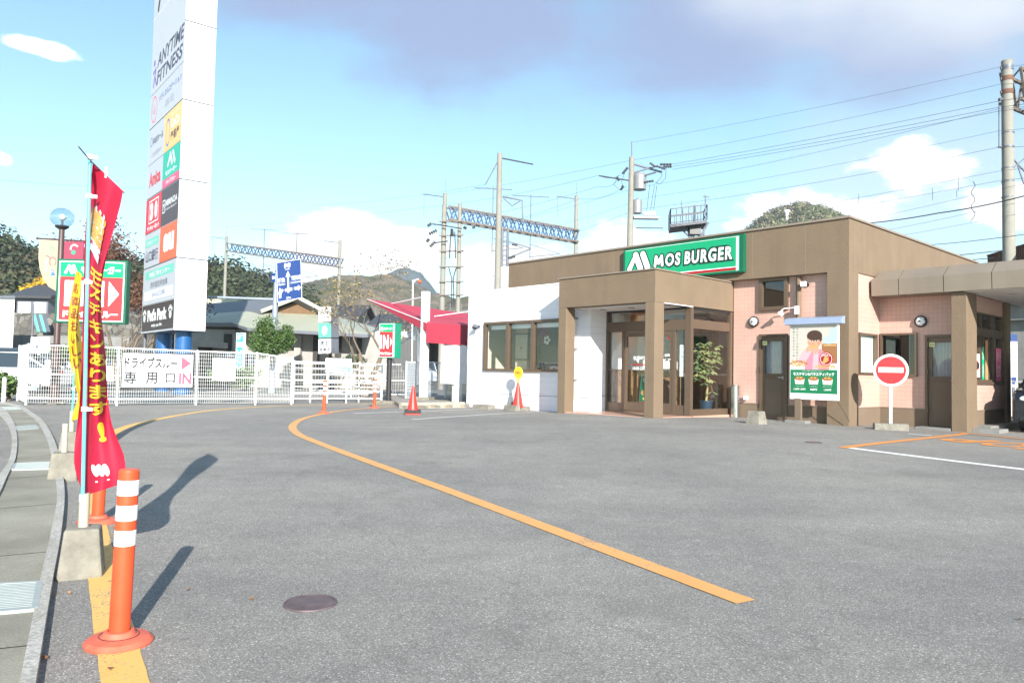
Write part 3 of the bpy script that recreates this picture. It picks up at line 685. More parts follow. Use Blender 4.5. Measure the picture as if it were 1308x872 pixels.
# order window on the lane side
b = MB(); b.box(1.75, 1.905, 1.9, 4.17, 2.63, 2.99, PINK); b.cut(); b.box(1.76, 1.93, 1.9, 4.17, 2.14, 2.24, FRAME); b.cut(); b.box(1.76, 1.94, 1.9, 4.17, 1.0, 1.06, FRAME)
b.build('window_surround', rest)
winframe('window', rest, 'y', 1.88, 1.9, 4.17, 2.24, 2.63, .04, .08, muls=[(2.45, 2.5), (3.3, 3.36)])
w = winframe('window', rest, 'y', 1.88, 1.9, 4.17, 1.06, 2.14, .05, .08, muls=[(2.42, 2.48), (2.62, 2.66), (2.98, 3.06), (3.42, 3.48)])
g = MB(); P = Plane2(g, (1.925, 1.9, 1.06), (0, 1, 0), (0, 0, 1))
P.rect(.08, .1, .42, .62, SWHITE, 0); P.ell(.25, .36, .13, .1, RED, .001); P.rect(.12, .3, .38, .42, BLACK, .0015)
g.cut(); P.rect(.58, .05, .74, .8, GREEN, 0); P.text('モスの', .61, .5, .71, .76, SWHITE, .001); P.text('お得', .61, .1, .71, .4, SWHITE, .001)
g.cut(); P.rect(.82, .05, 1.02, .95, flat('drink_orange', (.55, .25, .12)), 0)
g.cut(); P.rect(1.62, .02, 2.05, .8, flat('poster_pink', (.80, .16, .30)), 0); P.text('ネット', 1.68, .5, 1.99, .72, SWHITE, .001); P.text('注文', 1.68, .12, 1.99, .42, SWHITE, .001)
g.build('sticker', w)
b = MB(); b.box(1.9, 2.25, 1.9, 4.5, ZB, .1, CONC_L); b.cut(); b.box(1.99, 2.5, 1.55, 2.2, ZB, .05, CONC_L); b.build('step', rest, bevel=.01)
b = MB(); b.box(.95, 1.66, 1.2, 1.72, ZB, .035, CONC_L); b.build('doorstep', rest, bevel=.01)
# ---- white sided wing
b = MB()
wall(b, 'x', -2.33, -2.18, -10.55, -5.6, ZB, 3.45, SIDING, [(-9.74, -6.5, 1.1, 2.53)])
wall(b, 'y', -5.75, -5.6, -2.178, -1.62, ZB, 3.45, SIDING)
b.build('wall', rest)
b = MB(); b.box(-10.55, -10.4, -2.178, 3.0, ZB, 3.45, SIDING); b.build('wall', rest)
b = MB(); b.box(-10.57, -5.58, -2.35, -2.16, 3.452, 3.49, WHITE_M); b.box(-10.57, -10.38, -2.158, 3.0, 3.452, 3.49, WHITE_M); b.box(-5.77, -5.58, -2.158, 0, 3.452, 3.49, WHITE_M); b.build('coping', rest)
b = MB(); b.box(-10.4, -5.75, -2.18, 0, 3.25, 3.33, MATS['roof_membrane']); b.box(-10.4, -3.1, -2.17, 4.5, 2.83, 2.85, SOFFIT); b.build('ceiling', rest)
b = MB(); b.box(-10.55, -5.6, -2.335, -2.33, .44, .452, GREY_S); b.box(-5.6, -5.595, -2.33, -1.64, .5, .512, GREY_S); b.build('flashing', rest)
w = winframe('window', rest, 'x', -2.33, -9.74, -6.5, 1.1, 2.53, .07, .13, muls=[(-8.76, -8.66), (-7.73, -7.63), (-6.62, -6.57)])
b = MB(); b.box(-9.62, -6.6, -2.2, -2.16, 2.32, 2.44, WHITE_M); b.build('blind_rail', w)
# drain pipe in the porch
b = MB(); b.tube([(-6.12, -2.42, 2.72), (-6.12, -2.42, .55), (-6.08, -2.45, .38), (-5.98, -2.5, .28), (-5.95, -2.5, .1)], .055, WHITE_M, 12)
for z in (2.5, 1.7, .9): b.box(-6.2, -6.02, -2.44, -2.33, z, z + .02, GREY_S)
b.build('drainpipe', rest)
# ---- entrance porch
b = MB()
b.box(-5.99, -3.0, -3.1, -2.76, 2.72, 3.44, BROWN); b.box(-3.3, -3.0, -2.758, .18, 2.72, 3.44, BROWN); b.box(-5.99, -5.7, -2.758, -2.352, 2.72, 3.44, BROWN)
b.build('porch_beam', rest)
b = MB(); b.box(-6.02, -2.97, -3.13, .14, 3.442, 3.475, CAPM); b.build('coping', rest, bevel=.006)
b = MB(); b.box(-3.27, -3.0, -3.1, -2.75, -.1, 2.718, BROWN); b.build('pillar', rest, bevel=.01)
b = MB(); b.box(-5.99, -5.73, -3.1, -2.76, -.1, 2.718, BROWN); b.build('pillar', rest, bevel=.01)
b = MB(); b.box(-5.7, -3.3, -2.76, .1, 2.70, 2.73, SOFFIT); b.box(-5.73, -3.27, -2.8, -2.76, 2.695, 2.716, WHITE_M); b.box(-3.02, -2.985, -2.76, -1.62, 2.700, 2.718, WHITE_M)
for x, y in ((-5.2, -2.3), (-4.3, -2.3), (-3.7, -2.3)): b.lathe((x, y, 2.69), [(.07, 0), (.085, .008)], GREY_S, 18)
b.build('soffit', rest)
b = MB(); b.box(-5.98, -3.0, -3.08, -1.6, -.05, .115, TERRA); b.box(-3.3, -2.96, -1.6, .16, -.05, .118, TERRA); b.build('floor', rest, bevel=.008)
# glazed vestibule: front screen
YG = -1.65
b = MB()
z0, z1 = .12, 2.70
for a, c in ((-5.6, -5.55), (-3.12, -3.0)): b.box(a, c, YG - .05, YG + .05, z0, z1, FRAME)
b.box(-5.55, -3.12, YG - .045, YG + .045, 2.16, 2.42, FRAME); b.box(-5.55, -3.12, YG - .045, YG + .045, 2.66, 2.70, DARK); b.box(-5.55, -3.12, YG - .045, YG + .045, .12, .16, FRAME)
for x in (-5.04, -4.02, -3.48): b.box(x - .04, x + .04, YG - .04, YG + .04, .16, 2.16, FRAME)
b.box(-3.15, -2.99, YG - .055, YG + .06, z0, z1, FRAME)
b.box(-5.55, -5.08, YG - .03, YG + .03, .16, .35, FRAME); b.box(-3.44, -3.15, YG - .03, YG + .03, .16, .36, FRAME)
b.box(-5.55, -5.08, YG - .01, YG + .01, 1.17, 1.2, FRAME)
fr = b.build('entrance_frame', rest)
g = MB()
for a, c, e, h in ((-5.55, -3.12, 2.42, 2.66), (-5.55, -5.08, .35, 2.16), (-3.44, -3.15, .36, 2.16)): g.add([(a, YG, e), (c, YG, e), (c, YG, h), (a, YG, h)], [(0, 1, 2, 3)], GLASS)
g.build('pane', fr)
def edoor(x0, x1):
    d = MB(); wall(d, 'x', YG - .03, YG + .03, x0, x1, .17, 2.15, FRAME, [(x0 + .08, x1 - .08, .38, 2.03)]); o = d.build('door', rest)
    g = MB(); g.add([(x0 + .08, YG, .38), (x1 - .08, YG, .38), (x1 - .08, YG, 2.03), (x0 + .08, YG, 2.03)], [(0, 1, 2, 3)], GLASS); g.build('pane', o)
    return o
d1 = edoor(-5.0, -4.06); d2 = edoor(-3.98, -3.52)
g = MB(); P = Plane2(g, (-5.0, YG - .035, .17), (1, 0, 0), (0, 0, 1))
P.text('営業時間', .30, 1.27, .72, 1.37, SWHITE, 0, bold=.02); P.text('10:00-22:00', .28, 1.02, .72, 1.1, SWHITE, 0, bold=.02); P.rect(.26, 1.14, .8, 1.17, RED, 0)
P.ell(.73, 1.47, .05, .05, GREEN, 0); P.ell(.73, 1.47, .035, .035, SWHITE, .001)
g.build('lettering', d1)
g = MB(); g.tube([(-4.2, YG - .09, 1.3), (-4.2, YG - .09, .85)], .014, mat('red_handle', (0.65, 0.02, 0.04), .35)); g.tube([(-4.2, YG - .03, 1.28), (-4.2, YG - .09, 1.28)], .01, MATS['red_handle']); g.tube([(-4.2, YG - .03, .87), (-4.2, YG - .09, .87)], .01, MATS['red_handle']); g.build('handle', d1)
g = MB(); P = Plane2(g, (-3.98, YG - .035, .17), (1, 0, 0), (0, 0, 1))
P.ell(.34, 1.80, .035, .035, RED, 0); P.text('自動', .24, 1.35, .4, 1.42, SWHITE, 0, bold=.03); P.text('ドア', .20, 1.24, .42, 1.3, SWHITE, 0, bold=.03); g.build('lettering', d2)
g = MB(); P = Plane2(g, (-3.4, YG - .012, .2), (1, 0, 0), (0, 0, 1))
P.rect(.08, 1.12, .20, 1.6, SWHITE, 0); P.rect(.08, .85, .20, 1.12, SWHITE, 0)
for k, ch in enumerate('持ち帰り'): P.text(ch, .11, 1.5 - k * .11, .17, 1.57 - k * .11, GREEN, .001, bold=.02)
P.text('Wi-Fi', .095, .93, .185, .98, BLACK, .001); g.build('sticker', rest)
# vestibule side screen
XS = -3.06
b = MB(); b.box(XS - .05, XS + .05, .08, .17, .12, 2.70, FRAME); b.box(XS - .03, XS + .03, YG + .06, .08, 2.2, 2.42, FRAME); b.box(XS - .03, XS + .03, YG + .06, .08, .12, .27, FRAME); b.box(XS - .03, XS + .03, YG + .06, .08, 2.66, 2.7, DARK)
fr = b.build('side_screen', rest)
g = MB()
for e, h in ((.27, 2.2), (2.42, 2.66)): g.add([(XS, YG + .06, e), (XS, .08, e), (XS, .08, h), (XS, YG + .06, h)], [(0, 1, 2, 3)], GLASS)
g.build('pane', fr)
# ---- inside: floor, partition walls, counter, furniture seen through the glass
INW = mat('interior_wall', (0.60, 0.53, 0.42), 0.8, var=.06); WOOD = mat('interior_wood', (0.26, 0.15, 0.07), 0.5, var=.25, scale=5); TILE = mat('interior_floor', (0.30, 0.24, 0.19), .5, var=.1)
b = MB(); b.box(-10.4, -5.6, -2.15, 4.5, .05, .10, TILE); b.box(-5.6, -3.1, -1.6, 4.5, .05, .112, TILE); b.box(-3.1, -.2, .36, 4.5, .05, .10, TILE); b.build('interior_floor', rest)
b = MB(); b.box(-10.4, -.2, 4.4, 4.5, .1, 2.83, INW); b.box(-10.38, -10.34, -2.1, 4.4, .1, 2.83, INW); b.box(-2.98, -2.86, .38, 4.4, .1, 2.83, INW)
b.box(-9.1, -7.6, -.6, -.5, .1, 2.83, mat('interior_grey', (.20, .185, .165), .8)); b.box(-7.6, -6.2, -.4, -.3, .1, 2.83, WOOD); b.box(-5.58, -5.5, -1.5, 1.6, .1, 1.2, WOOD); b.box(-5.58, -5.5, -1.5, 1.6, 1.2, 2.83, SWHITE); b.build('interior_wall', rest)
b = MB(); b.box(-7.2, -3.2, 2.4, 2.9, .1, 1.1, WOOD); b.box(-7.25, -3.15, 2.36, 2.94, 1.1, 1.14, SWHITE); b.build('counter', rest)
b = MB(); b.box(-7.0, -3.4, 4.3, 4.36, 1.9, 2.6, mat('menu_panel', (0.55, 0.42, 0.2), .5, var=.3, scale=3))
for k in range(4): b.box(-6.9 + k * .9, -6.15 + k * .9, 4.26, 4.3, 2.0, 2.5, SWHITE if k % 2 else GREEN)
b.build('menu_board', rest)
def cafe_table(x, y, lab):
    t = thing('cafe_table', lab, 'table', loc(x, y, .1), RZ, 'tables inside the restaurant')
    q = MB(); q.box(-.35, .35, -.3, .3, .70, .73, WOOD); q.build('tabletop', t, bevel=.01)
    q = MB(); q.tube([(0, 0, .02), (0, 0, .7)], .03, DARK); q.lathe((0, 0, 0), [(.2, 0), (.2, .02), (.03, .04)], DARK, 20); q.build('leg', t)
cafe_table(-9.1, -1.6, 'wooden table inside behind the left pane of the long window'); cafe_table(-7.2, -1.6, 'wooden table inside behind the right pane of the long window')
t = thing('cafe_chair', 'dark chair with round back seen just above the window sill', 'chair', loc(-7.72, -1.95, .1), RZ)
q = MB(); q.box(-.2, .2, -.0, .4, .43, .47, DARK); q.build('seat', t, bevel=.01)
q = MB(); q.ball((0, -.02, 1.12), .17, DARK, 16, 9, (1, .35, 1)); q.tube([(0, -.02, .45), (0, -.02, 1.0)], .025, DARK); q.build('backrest', t)
for x, y in ((-.17, .03), (.17, .03), (-.17, .37), (.17, .37)): q = MB(); q.tube([(x, y, 0), (x, y, .43)], .014, DARK); q.build('leg', t)
t = thing('framed_picture', 'black framed picture hanging inside behind the left pane', 'picture', loc(-9.32, -1.25, 1.45), RZ)
q = MB()
for a in ((-.3, -.27, 0, .8), (.27, .3, 0, .8), (-.3, .3, 0, .03), (-.3, .3, .77, .8)): q.box(a[0], a[1], 0, .03, a[2], a[3], DARK)
q.build('frame', t); q = MB(); q.box(-.27, .27, .01, .02, .03, .77, mat('picture_paper', (.62, .55, .44), .7)); q.ball((0, 0, .36), .05, flat('food_brown', (.5, .27, .08)), 12, 6, (1.3, .3, 1)); q.build('picture', t)
b = MB(); b.box(-9.62, -9.1, -1.2, -1.15, .1, 2.83, mat('cream_partition', (.72, .62, .45), .8, var=.05)); b.build('interior_wall', rest)
t = thing('wall_hanging', 'dark red wall panel with white blossoms inside the wing', 'decoration', loc(-8.75, -1.1, 2.0), RZ)
q = MB(); q.box(0, .5, 0, .02, -.1, .35, mat('dark_red', (.16, .02, .03), .6)); q.build('panel', t)
q = MB(); P = Plane2(q, (0, -.004, 0), (1, 0, 0), (0, 0, 1))
for k in range(5): P.ell(.38 + .09 * math.cos(k * 1.257), .04 + .09 * math.sin(k * 1.257), .05, .05, SWHITE, .001 * k)
q.build('blossom', t)
t = thing('pendant_lamp', 'lit copper pendant lamp hanging inside above the entrance', 'lamp', loc(-5.0, -1.0, 2.42), RZ)
q = MB(); q.lathe((0, 0, 0), [(.28, 0), (.28, .26), (.02, .27)], mat('copper', (.55, .22, .09), .35, .7, var=.3, scale=14), 28); q.tube([(0, 0, .26), (0, 0, .42)], .006, DARK); q.build('lamp_shade', t)
q = MB(); q.ball((0, 0, .06), .07, mat('warm_bulb', (1, .55, .22), .5, emit=9, var=0)); q.build('bulb', t)
# ------------------------------------------------------------------ things fixed to or standing by the restaurant
EDGE = mat('logo_edge', (0.003, 0.035, 0.022), .5, var=.02)
t = thing('roof_sign', 'long green sign reading MOS BURGER in white on the brown fascia', 'shop sign', loc(-6.30, -.13, 3.665), RZ)
q = MB(); q.box(-.02, 3.76, 0, .125, 0, .95, GREEN_D); q.box(-.02, 3.6, -.006, 0, .0, .95, GREEN_D); q.build('box', t, bevel=.008)
q = MB(); P = Plane2(q, (0, -.01, 0), (1, 0, 0), (0, 0, 1))
P.rect(.04, .04, 3.66, .91, mat('sign_green_bright', (0.0, 0.31, 0.135), .3, var=.02), 0)
P.rect(3.56, .045, 3.63, .88, SWHITE, .002); P.rect(1.2, .06, 3.56, .13, RED, .002); P.rect(1.2, .13, 3.56, .15, SWHITE, .002); P.rect(.05, .895, 3.64, .905, SWHITE, .002)
q.build('panel', t)
q = MB(); P = Plane2(q, (0, -.016, 0), (1, 0, 0), (0, 0, 1))
P.mlogo(.10, .28, .84, .56, SWHITE, 0, EDGE, .035)

def big_m(x0, y0, w, h, r, m_, l_):
    k = [(0, 0), (.14, 1), (.50, .25), (.90, 1), (1.0, 0)]
    for i_ in range(4): P.cap(x0 + k[i_][0] * w, y0 + k[i_][1] * h, x0 + k[i_ + 1][0] * w, y0 + k[i_ + 1][1] * h, r, m_, l_ + .0001 * i_)
big_m(1.09, .385, .24, .25, .078, EDGE, .001); big_m(1.09, .385, .24, .25, .042, SWHITE, .004)
for w_, a_, b_ in (('OS', 1.42, 1.90), ('BURGER', 2.04, 3.46)):
    P.text(w_, a_ - .045, .295, b_ + .045, .725, EDGE, .001, bold=.16, spacing=1.12, shear=.06); P.text(w_, a_, .34, b_, .68, SWHITE, .004, bold=.035, spacing=1.2, shear=.06)
q.build('lettering', t)
def wall_lamp(x, y, z, lab):
    t = thing('wall_lamp', lab, 'lamp', loc(x, y, z), RZ, 'round wall lamps')
    q = MB(); q.lathe((0, 0, 0), [(.13, 0), (.135, .05), (.115, .07), (.11, .03)], BLACK, 28, (0, -1, 0)); q.build('rim', t)
    q = MB(); q.lathe((0, -.02, 0), [(.112, 0), (.10, .05), (.06, .085), (.0, .1)], mat('milk_glass', (.85, .87, .9), .3, var=.02), 24, (0, -1, 0)); q.build('lamp_shade', t)
    q = MB()
    for k in range(3): a = k * math.pi / 3 + .3; q.tube([(.12 * math.cos(a + s * math.pi) , -.06 if abs(j) else -.13, .12 * math.sin(a + s * math.pi)) if j else (0, -.13, 0) for s, j in ((0, 1), (0, 0), (1, 1))], .006, BLACK, 6)
    q.build('guard', t)
wall_lamp(-2.42, .2, 2.44, 'round caged wall lamp left of the door beside the poster board'); wall_lamp(.90, 1.75, 2.42, 'round caged wall lamp above the dark kitchen window')
t = thing('wall_spotlight', 'small silver spotlight on the white siding left of the long window', 'lamp', loc(-10.02, -2.33, 2.42), RZ)
q = MB(); q.lathe((0, 0, 0), [(.05, 0), (.05, .03), (0, .031)], GREY_S, 16, (0, -1, 0)); q.tube([(0, -.03, 0), (0, -.12, .02)], .015, GREY_S); q.build('bracket', t)
q = MB(); q.lathe((0, -.14, .06), [(.03, 0), (.07, .04), (.085, .14), (.075, .14), (.0, .1)], GREY_S, 18, (.2, -.5, -.9)); q.build('lamp_shade', t)
t = thing('wall_spotlight', 'small white spotlight high on the pink wall beside the dark upper window', 'lamp', loc(-1.06, .2, 3.26), RZ)
q = MB(); q.lathe((0, 0, 0), [(.05, 0), (.05, .03), (0, .031)], DARK, 16, (0, -1, 0)); q.tube([(0, -.03, 0), (-.03, -.1, .02), (0, -.14, .04)], .012, DARK); q.build('bracket', t)
q = MB(); q.box(-.06, .06, -.24, -.15, -.06, .06, WHITE_M); q.build('lamp_head', t, bevel=.01)
t = thing('security_camera', 'white security camera on an arm above the poster board', 'camera', loc(-1.24, .06, 2.66), RZ)
q = MB(); q.box(-.05, .05, -.05, .0, -.1, .1, WHITE_M); q.build('junction_box', t, bevel=.006)
q = MB(); q.tube([(-.03, -.03, .06), (-.3, -.06, .05), (-.36, -.08, .0)], .014, WHITE_M, 8); q.build('arm', t)
q = MB(); q.tube([(-.36, -.06, -.03), (-.34, -.2, -.07)], .04, WHITE_M, 12); q.ball((-.36, -.08, -.09), .05, WHITE_M, 12, 8); q.build('lens_housing', t)
t = thing('outdoor_socket', 'small white socket box low on the pink wall', 'socket', loc(-2.6, .16, .50), RZ)
q = MB(); q.box(-.05, .05, -.07, .0, 0, .1, WHITE_M); q.box(-.04, .04, -.072, -.06, -.03, .0, GREY_S); q.build('box', t, bevel=.008)
# poster board
t = thing('poster_board', 'tall advertising board showing a boy in pink above a green food panel', 'poster board', loc(-.66, -.3, .0), RZ)
q = MB(); q.box(-.56, .57, -.03, .03, .58, 2.29, WHITE_M); q.build('board', t, bevel=.006)
q = MB(); q.prism([(-.66, -.12, 2.29), (-.66, .08, 2.29), (-.66, .08, 2.46), (-.66, -.09, 2.42)], (1.33, 0, 0), mat('pale_blue_metal', (.27, .33, .46), .4, .1, var=.05)); q.build('hood', t)
q = MB(); q.box(-.43, -.29, -.04, .04, .03, .60, BROWN_D); q.build('post', t)
q = MB(); q.box(-.62, -.12, -.16, .12, -.1, .10, CONC_L); q.build('base', t, bevel=.012)
SKIN = flat('print_skin', (.56, .31, .21)); HAIR = flat('print_hair', (.06, .03, .02)); SHIRT = flat('print_pink', (.60, .22, .29)); SHIRT2 = flat('print_pink_light', (.66, .38, .43)); TAN = flat('print_fries', (.58, .33, .11)); CREAM = flat('print_cream', (.52, .48, .42)); WOODP = flat('print_wood', (.30, .13, .05)); BROWNP = flat('print_brown', (.40, .16, .05)); PGREEN = flat('print_green', (0.005, .17, .065)); SKYP = flat('print_pale', (.40, .48, .50))
q = MB(); P = Plane2(q, (-.54, -.032, .60), (1, 0, 0), (0, 0, 1))        # 1.09 wide, 1.67 high
P.rect(0, 0, 1.09, .12, SWHITE, .001); P.rect(0, .12, 1.09, .66, PGREEN, .001); P.rect(0, .66, 1.09, 1.67, CREAM, .001)
P.rect(.74, .78, 1.09, 1.24, WOODP, .0015); P.rect(.78, 1.19, 1.07, 1.22, TAN, .002); P.ell(.9, 1.32, .15, .09, SKYP, .0016); P.ell(1.0, 1.45, .09, .16, SKYP, .0017)
P.rect(0, .66, 1.09, .80, SWHITE, .0018)
P.poly([(.33, .66), (.40, 1.0), (.50, 1.12), (.72, 1.12), (.84, 1.0), (.92, .70), (.90, .66)], SHIRT, .002)
P.poly([(.52, .66), (.55, 1.05), (.60, 1.10), (.66, 1.02), (.66, .66)], SHIRT2, .0022)
P.poly([(.18, .86), (.30, 1.08), (.42, 1.16), (.50, 1.06), (.42, .92), (.30, .76), (.22, .74)], SHIRT2, .0024)
P.poly([(.50, 1.06), (.52, 1.20), (.66, 1.20), (.68, 1.08), (.60, 1.00)], SKIN, .0026)
P.ell(.56, 1.30, .150, .175, SKIN, .003); P.ell(.715, 1.28, .03, .045, SKIN, .0031); P.ell(.57, 1.43, .175, .12, HAIR, .0034); P.poly([(.40, 1.43), (.40, 1.36), (.47, 1.40), (.56, 1.37), (.66, 1.40), (.70, 1.28), (.745, 1.33), (.745, 1.45)], HAIR, .0036)
for x in (.495, .615): P.ell(x, 1.312, .030, .017, SWHITE, .0037); P.ell(x, 1.312, .018, .018, HAIR, .0039); P.ell(x, 1.352, .034, .010, HAIR, .0037)
P.ell(.545, 1.27, .018, .013, flat('print_shadow', (.40, .17, .10)), .0037); P.ell(.67, 1.25, .03, .05, flat('print_cheek', (.58, .24, .17)), .0033); P.ell(.46, 1.25, .03, .03, MATS['print_cheek'], .0033); P.ell(.545, 1.19, .10, .028, TAN, .0044); P.ell(.545, 1.215, .05, .012, flat('print_mouth', (.55, .1, .1)), .0042)
P.ell(.45, 1.14, .065, .05, SKIN, .0040); P.ell(.41, 1.10, .04, .05, SKIN, .0041); P.ell(.62, 1.14, .05, .04, SKIN, .0040)
for k in range(16): P.ell(.03 + .022 * k + .01 * math.sin(k * 3), .80 + .05 * math.sin(k * 2.3), .05, .020, TAN if k % 3 else BROWNP, .0028 + k * .0001, a=.4 + k)
for k in range(9): P.ell(.62 + .05 * k, .73 + .02 * math.sin(k * 2.3), .045, .018, TAN, .0028 + k * .0001, a=.4 + k)
P.ell(.84, .90, .155, .155, RED, .005); P.ring(.84, .90, .125, .135, SWHITE, .0055)
for k in range(6): P.ell(.80 + .03 * (k % 3), .85 + .03 * (k // 2), .07, .02, TAN, .006 + k * .0001, a=.5 + .3 * k)
P.text('モスチキン', .73, .96, .93, 1.0, SWHITE, .0062, bold=.03)
for k, ch in enumerate('みんなで食べるとおいしいね。'[:11]): P.text(ch, .14, 1.57 - k * .068, .185, 1.61 - k * .068, flat('print_grey', (.10, .15, .17)), .003, bold=.03)
for k, ch in enumerate('家族で、モスチキン。'): P.text(ch, .055, 1.57 - k * .068, .10, 1.61 - k * .068, MATS['print_grey'], .003, bold=.03)
P.text('モス', .985, 1.60, 1.03, 1.64, RED, .003)
P.text('モスチキン&バラエティパック', .07, .52, 1.02, .60, SWHITE, .003, bold=.03); P.text('いろいろ選べるうれしいセット', .28, .62, .78, .645, SWHITE, .003)
for i, x in enumerate((.22, .55, .87)):
    P.poly([(x - .12, .46), (x - .10, .33), (x + .10, .33), (x + .12, .46)], SWHITE, .003); P.ell(x, .455, .12, .045, BROWNP, .0035)
    for k in range(5): P.ell(x - .08 + .04 * k, .465 + .01 * (k % 2), .03, .018, TAN if k % 2 else WOODP, .004 + k * .0001)
    P.text(('チキンパック', 'バラエティ', 'ポテトパック')[i], x - .1, .27, x + .1, .295, SWHITE, .003); P.text(('1,200円 1,500円', '980円', '1,200円')[i], x - (.14 if i == 0 else .08), .19, x + (.14 if i == 0 else .08), .235, SWHITE, .003, bold=.03)
q.build('poster', t)
q = MB(); q.tube([(.50, .02, .62), (.60, .1, .4), (.72, .2, .12)], .006, DARK, 6); q.build('stay_wire', t)
# entrance things
t = thing('ash_bin', 'slim stainless steel cylinder bin beside the entrance glass', 'bin', loc(-2.83, .02, .04), RZ)
q = MB(); q.lathe((0, 0, 0), [(.105, 0), (.11, .02), (.11, .80), (.10, .81)], STEEL, 28); q.build('body', t)
q = MB(); q.lathe((0, 0, .80), [(.10, .005), (.10, .02), (.0, .03)], STEEL, 28); q.build('lid', t)
def leafy(mb, c, rx, rz, n, size, m, rnd, clump=9, m2=None):
    cl = []
    for _ in range(clump):
        v = Vector((rnd.gauss(0, 1), rnd.gauss(0, 1), rnd.gauss(0, 1))).normalized() * rnd.uniform(.35, .9); cl.append((Vector((v.x * rx, v.y * rx, v.z * rz)), rnd.uniform(.28, .5)))
    for i in range(n):
        k, r = cl[rnd.randrange(clump)]
        v = Vector((rnd.gauss(0, 1), rnd.gauss(0, 1), rnd.gauss(0, 1))).normalized() * (rnd.random() ** .4) * r
        p = Vector(c) + k + Vector((v.x * rx, v.y * rx, v.z * rz))
        a = Vector((rnd.gauss(0, 1), rnd.gauss(0, 1), rnd.gauss(0, .6))).normalized(); bb = a.cross(Vector((rnd.gauss(0, 1), rnd.gauss(0, 1), rnd.gauss(0, 1)))).normalized()
        s0 = size * rnd.uniform(.6, 1.3)
        mb.add([p - a * s0, p + bb * s0 * .45, p + a * s0, p - bb * s0 * .45], [(0, 1, 2, 3)], m if (m2 is None or rnd.random() < .6) else m2)
LEAF1 = mat('pot_leaf', (0.20, 0.27, 0.11), .4, var=.3, scale=4); LEAF2 = mat('pot_leaf_pale', (0.36, 0.38, 0.17), .4, var=.3, scale=4)
t = thing('potted_plant', 'tall broad-leaved pot plant behind the corner glass of the entrance', 'plant', loc(-3.50, -.25, .12), RZ)
q = MB(); q.lathe((0, 0, 0), [(.12, 0), (.17, .3), (.18, .3), (.18, .33), (.15, .33), (.0, .28)], mat('navy_pot', (.03, .06, .10), .3), 24); q.build('pot', t)
q = MB(); q.tube([(0, 0, .28), (.03, .02, .7), (-.02, 0, 1.1), (.05, .03, 1.6)], [.035, .028, .025, .015], mat('plant_stem', (.36, .30, .14), .7), 8); q.build('trunk', t)
q = MB(); rnd = random.Random(11)
for k in range(95):
    c = Vector((max(-.3, min(.22, rnd.gauss(0, .14))), max(-.5, min(.35, rnd.gauss(-.05, .22))), 1.36 + rnd.gauss(0, .27))); base = Vector((0, 0, 1.3)); mm = LEAF1 if rnd.random() < .5 else LEAF2
    q.tube([base, c], .004, MATS['plant_stem'], 4)
    for j in range(7):
        a = 2 * math.pi * j / 7 + rnd.random(); d = Vector((math.cos(a), math.sin(a), -.5)).normalized(); sd2 = d.cross(Vector((0, 0, 1))).normalized(); L = rnd.uniform(.15, .24)
        q.add([c, c + d * L * .55 + sd2 * L * .25, c + d * L, c + d * L * .55 - sd2 * L * .2], [(0, 1, 2, 3)], mm)
q.build('leaves', t)
t = thing('umbrella_stand', 'steel stand with carved wooden stick just inside the entrance', 'stand', loc(-3.45, -1.2, .12), RZ)
q = MB(); q.tube([(0, 0, 0), (.05, 0, .5), (-.02, .02, 1.0)], [.05, .04, .06], mat('carved_wood', (.45, .27, .10), .6, var=.3, scale=20), 10); q.build('carving', t)
q = MB(); q.lathe((.22, -.2, 0), [(.1, 0), (.1, .03), (.012, .04), (.012, .95)], STEEL, 18); q.build('pole', t)
t = thing('a_frame_poster', 'small green and red menu poster on a wooden easel inside the left entrance door', 'poster', loc(-4.45, -1.42, .12), RZ)
q = MB(); q.obox((0, .0, .55), (.23, 0, 0), (0, .01, 0), (0, .06, .42), SWHITE); q.build('board', t)
q = MB(); n_ = Vector((0, -.42, .06)).normalized(); P = Plane2(q, Vector((-.21, -.07, .15)) + n_ * .012, (1, 0, 0), (0, .06, .42))
P.rect(0, 0, .42, .12, RED, 0); P.rect(0, .12, .42, .82, PGREEN, 0); P.ell(.22, .68, .17, .1, flat('print_mint', (.35, .68, .55)), .001); P.ell(.12, .35, .09, .07, TAN, .002); P.ell(.3, .4, .09, .07, flat('print_sky', (.3, .55, .7)), .002); P.ell(.22, .2, .12, .05, flat('print_yellow', (.85, .65, .1)), .003); P.text('おすすめ', .06, .04, .36, .10, SWHITE, .002, bold=.03)
q.build('poster', t)
q = MB(); q.bar((-.2, .02, 0), (-.2, .14, .9), .03, .03, WOOD); q.bar((.2, .02, 0), (.2, .14, .9), .03, .03, WOOD); q.bar((-.22, -.04, .12), (.22, -.04, .12), .03, .03, WOOD); q.build('easel', t)
# free-standing concrete flag base before the left staff door
def weight(c, rz, s, lab, h=.33, pipe=None, group='concrete flag bases', tilt=(0, 0)):
    t = thing('concrete_base', lab, 'concrete block', c, rz, group, tilt)
    q = MB(); w0, w1 = s, s * .76
    vs = [(-w0, -w0, -.02), (w0, -w0, -.02), (w0, w0, -.02), (-w0, w0, -.02), (-w1, -w1, h), (w1, -w1, h), (w1, w1, h), (-w1, w1, h)]
    q.add(vs, [(3, 2, 1, 0), (4, 5, 6, 7), (0, 1, 5, 4), (1, 2, 6, 5), (2, 3, 7, 6), (3, 0, 4, 7)], CONC); q.build('block', t, bevel=.014)
    if pipe:
        q = MB(); q.tube([(0, 0, h - .02), (0, 0, h + pipe)], .029, mat('pvc_pipe', (.40, .37, .29), .5, var=.1), 14); q.build('pipe', t)
    return t
g0 = gnd(966, 541); weight((g0.x, g0.y, g0.z), RZ, .17, 'grey concrete block standing before the left staff door', .27, .0, 'concrete flag bases')
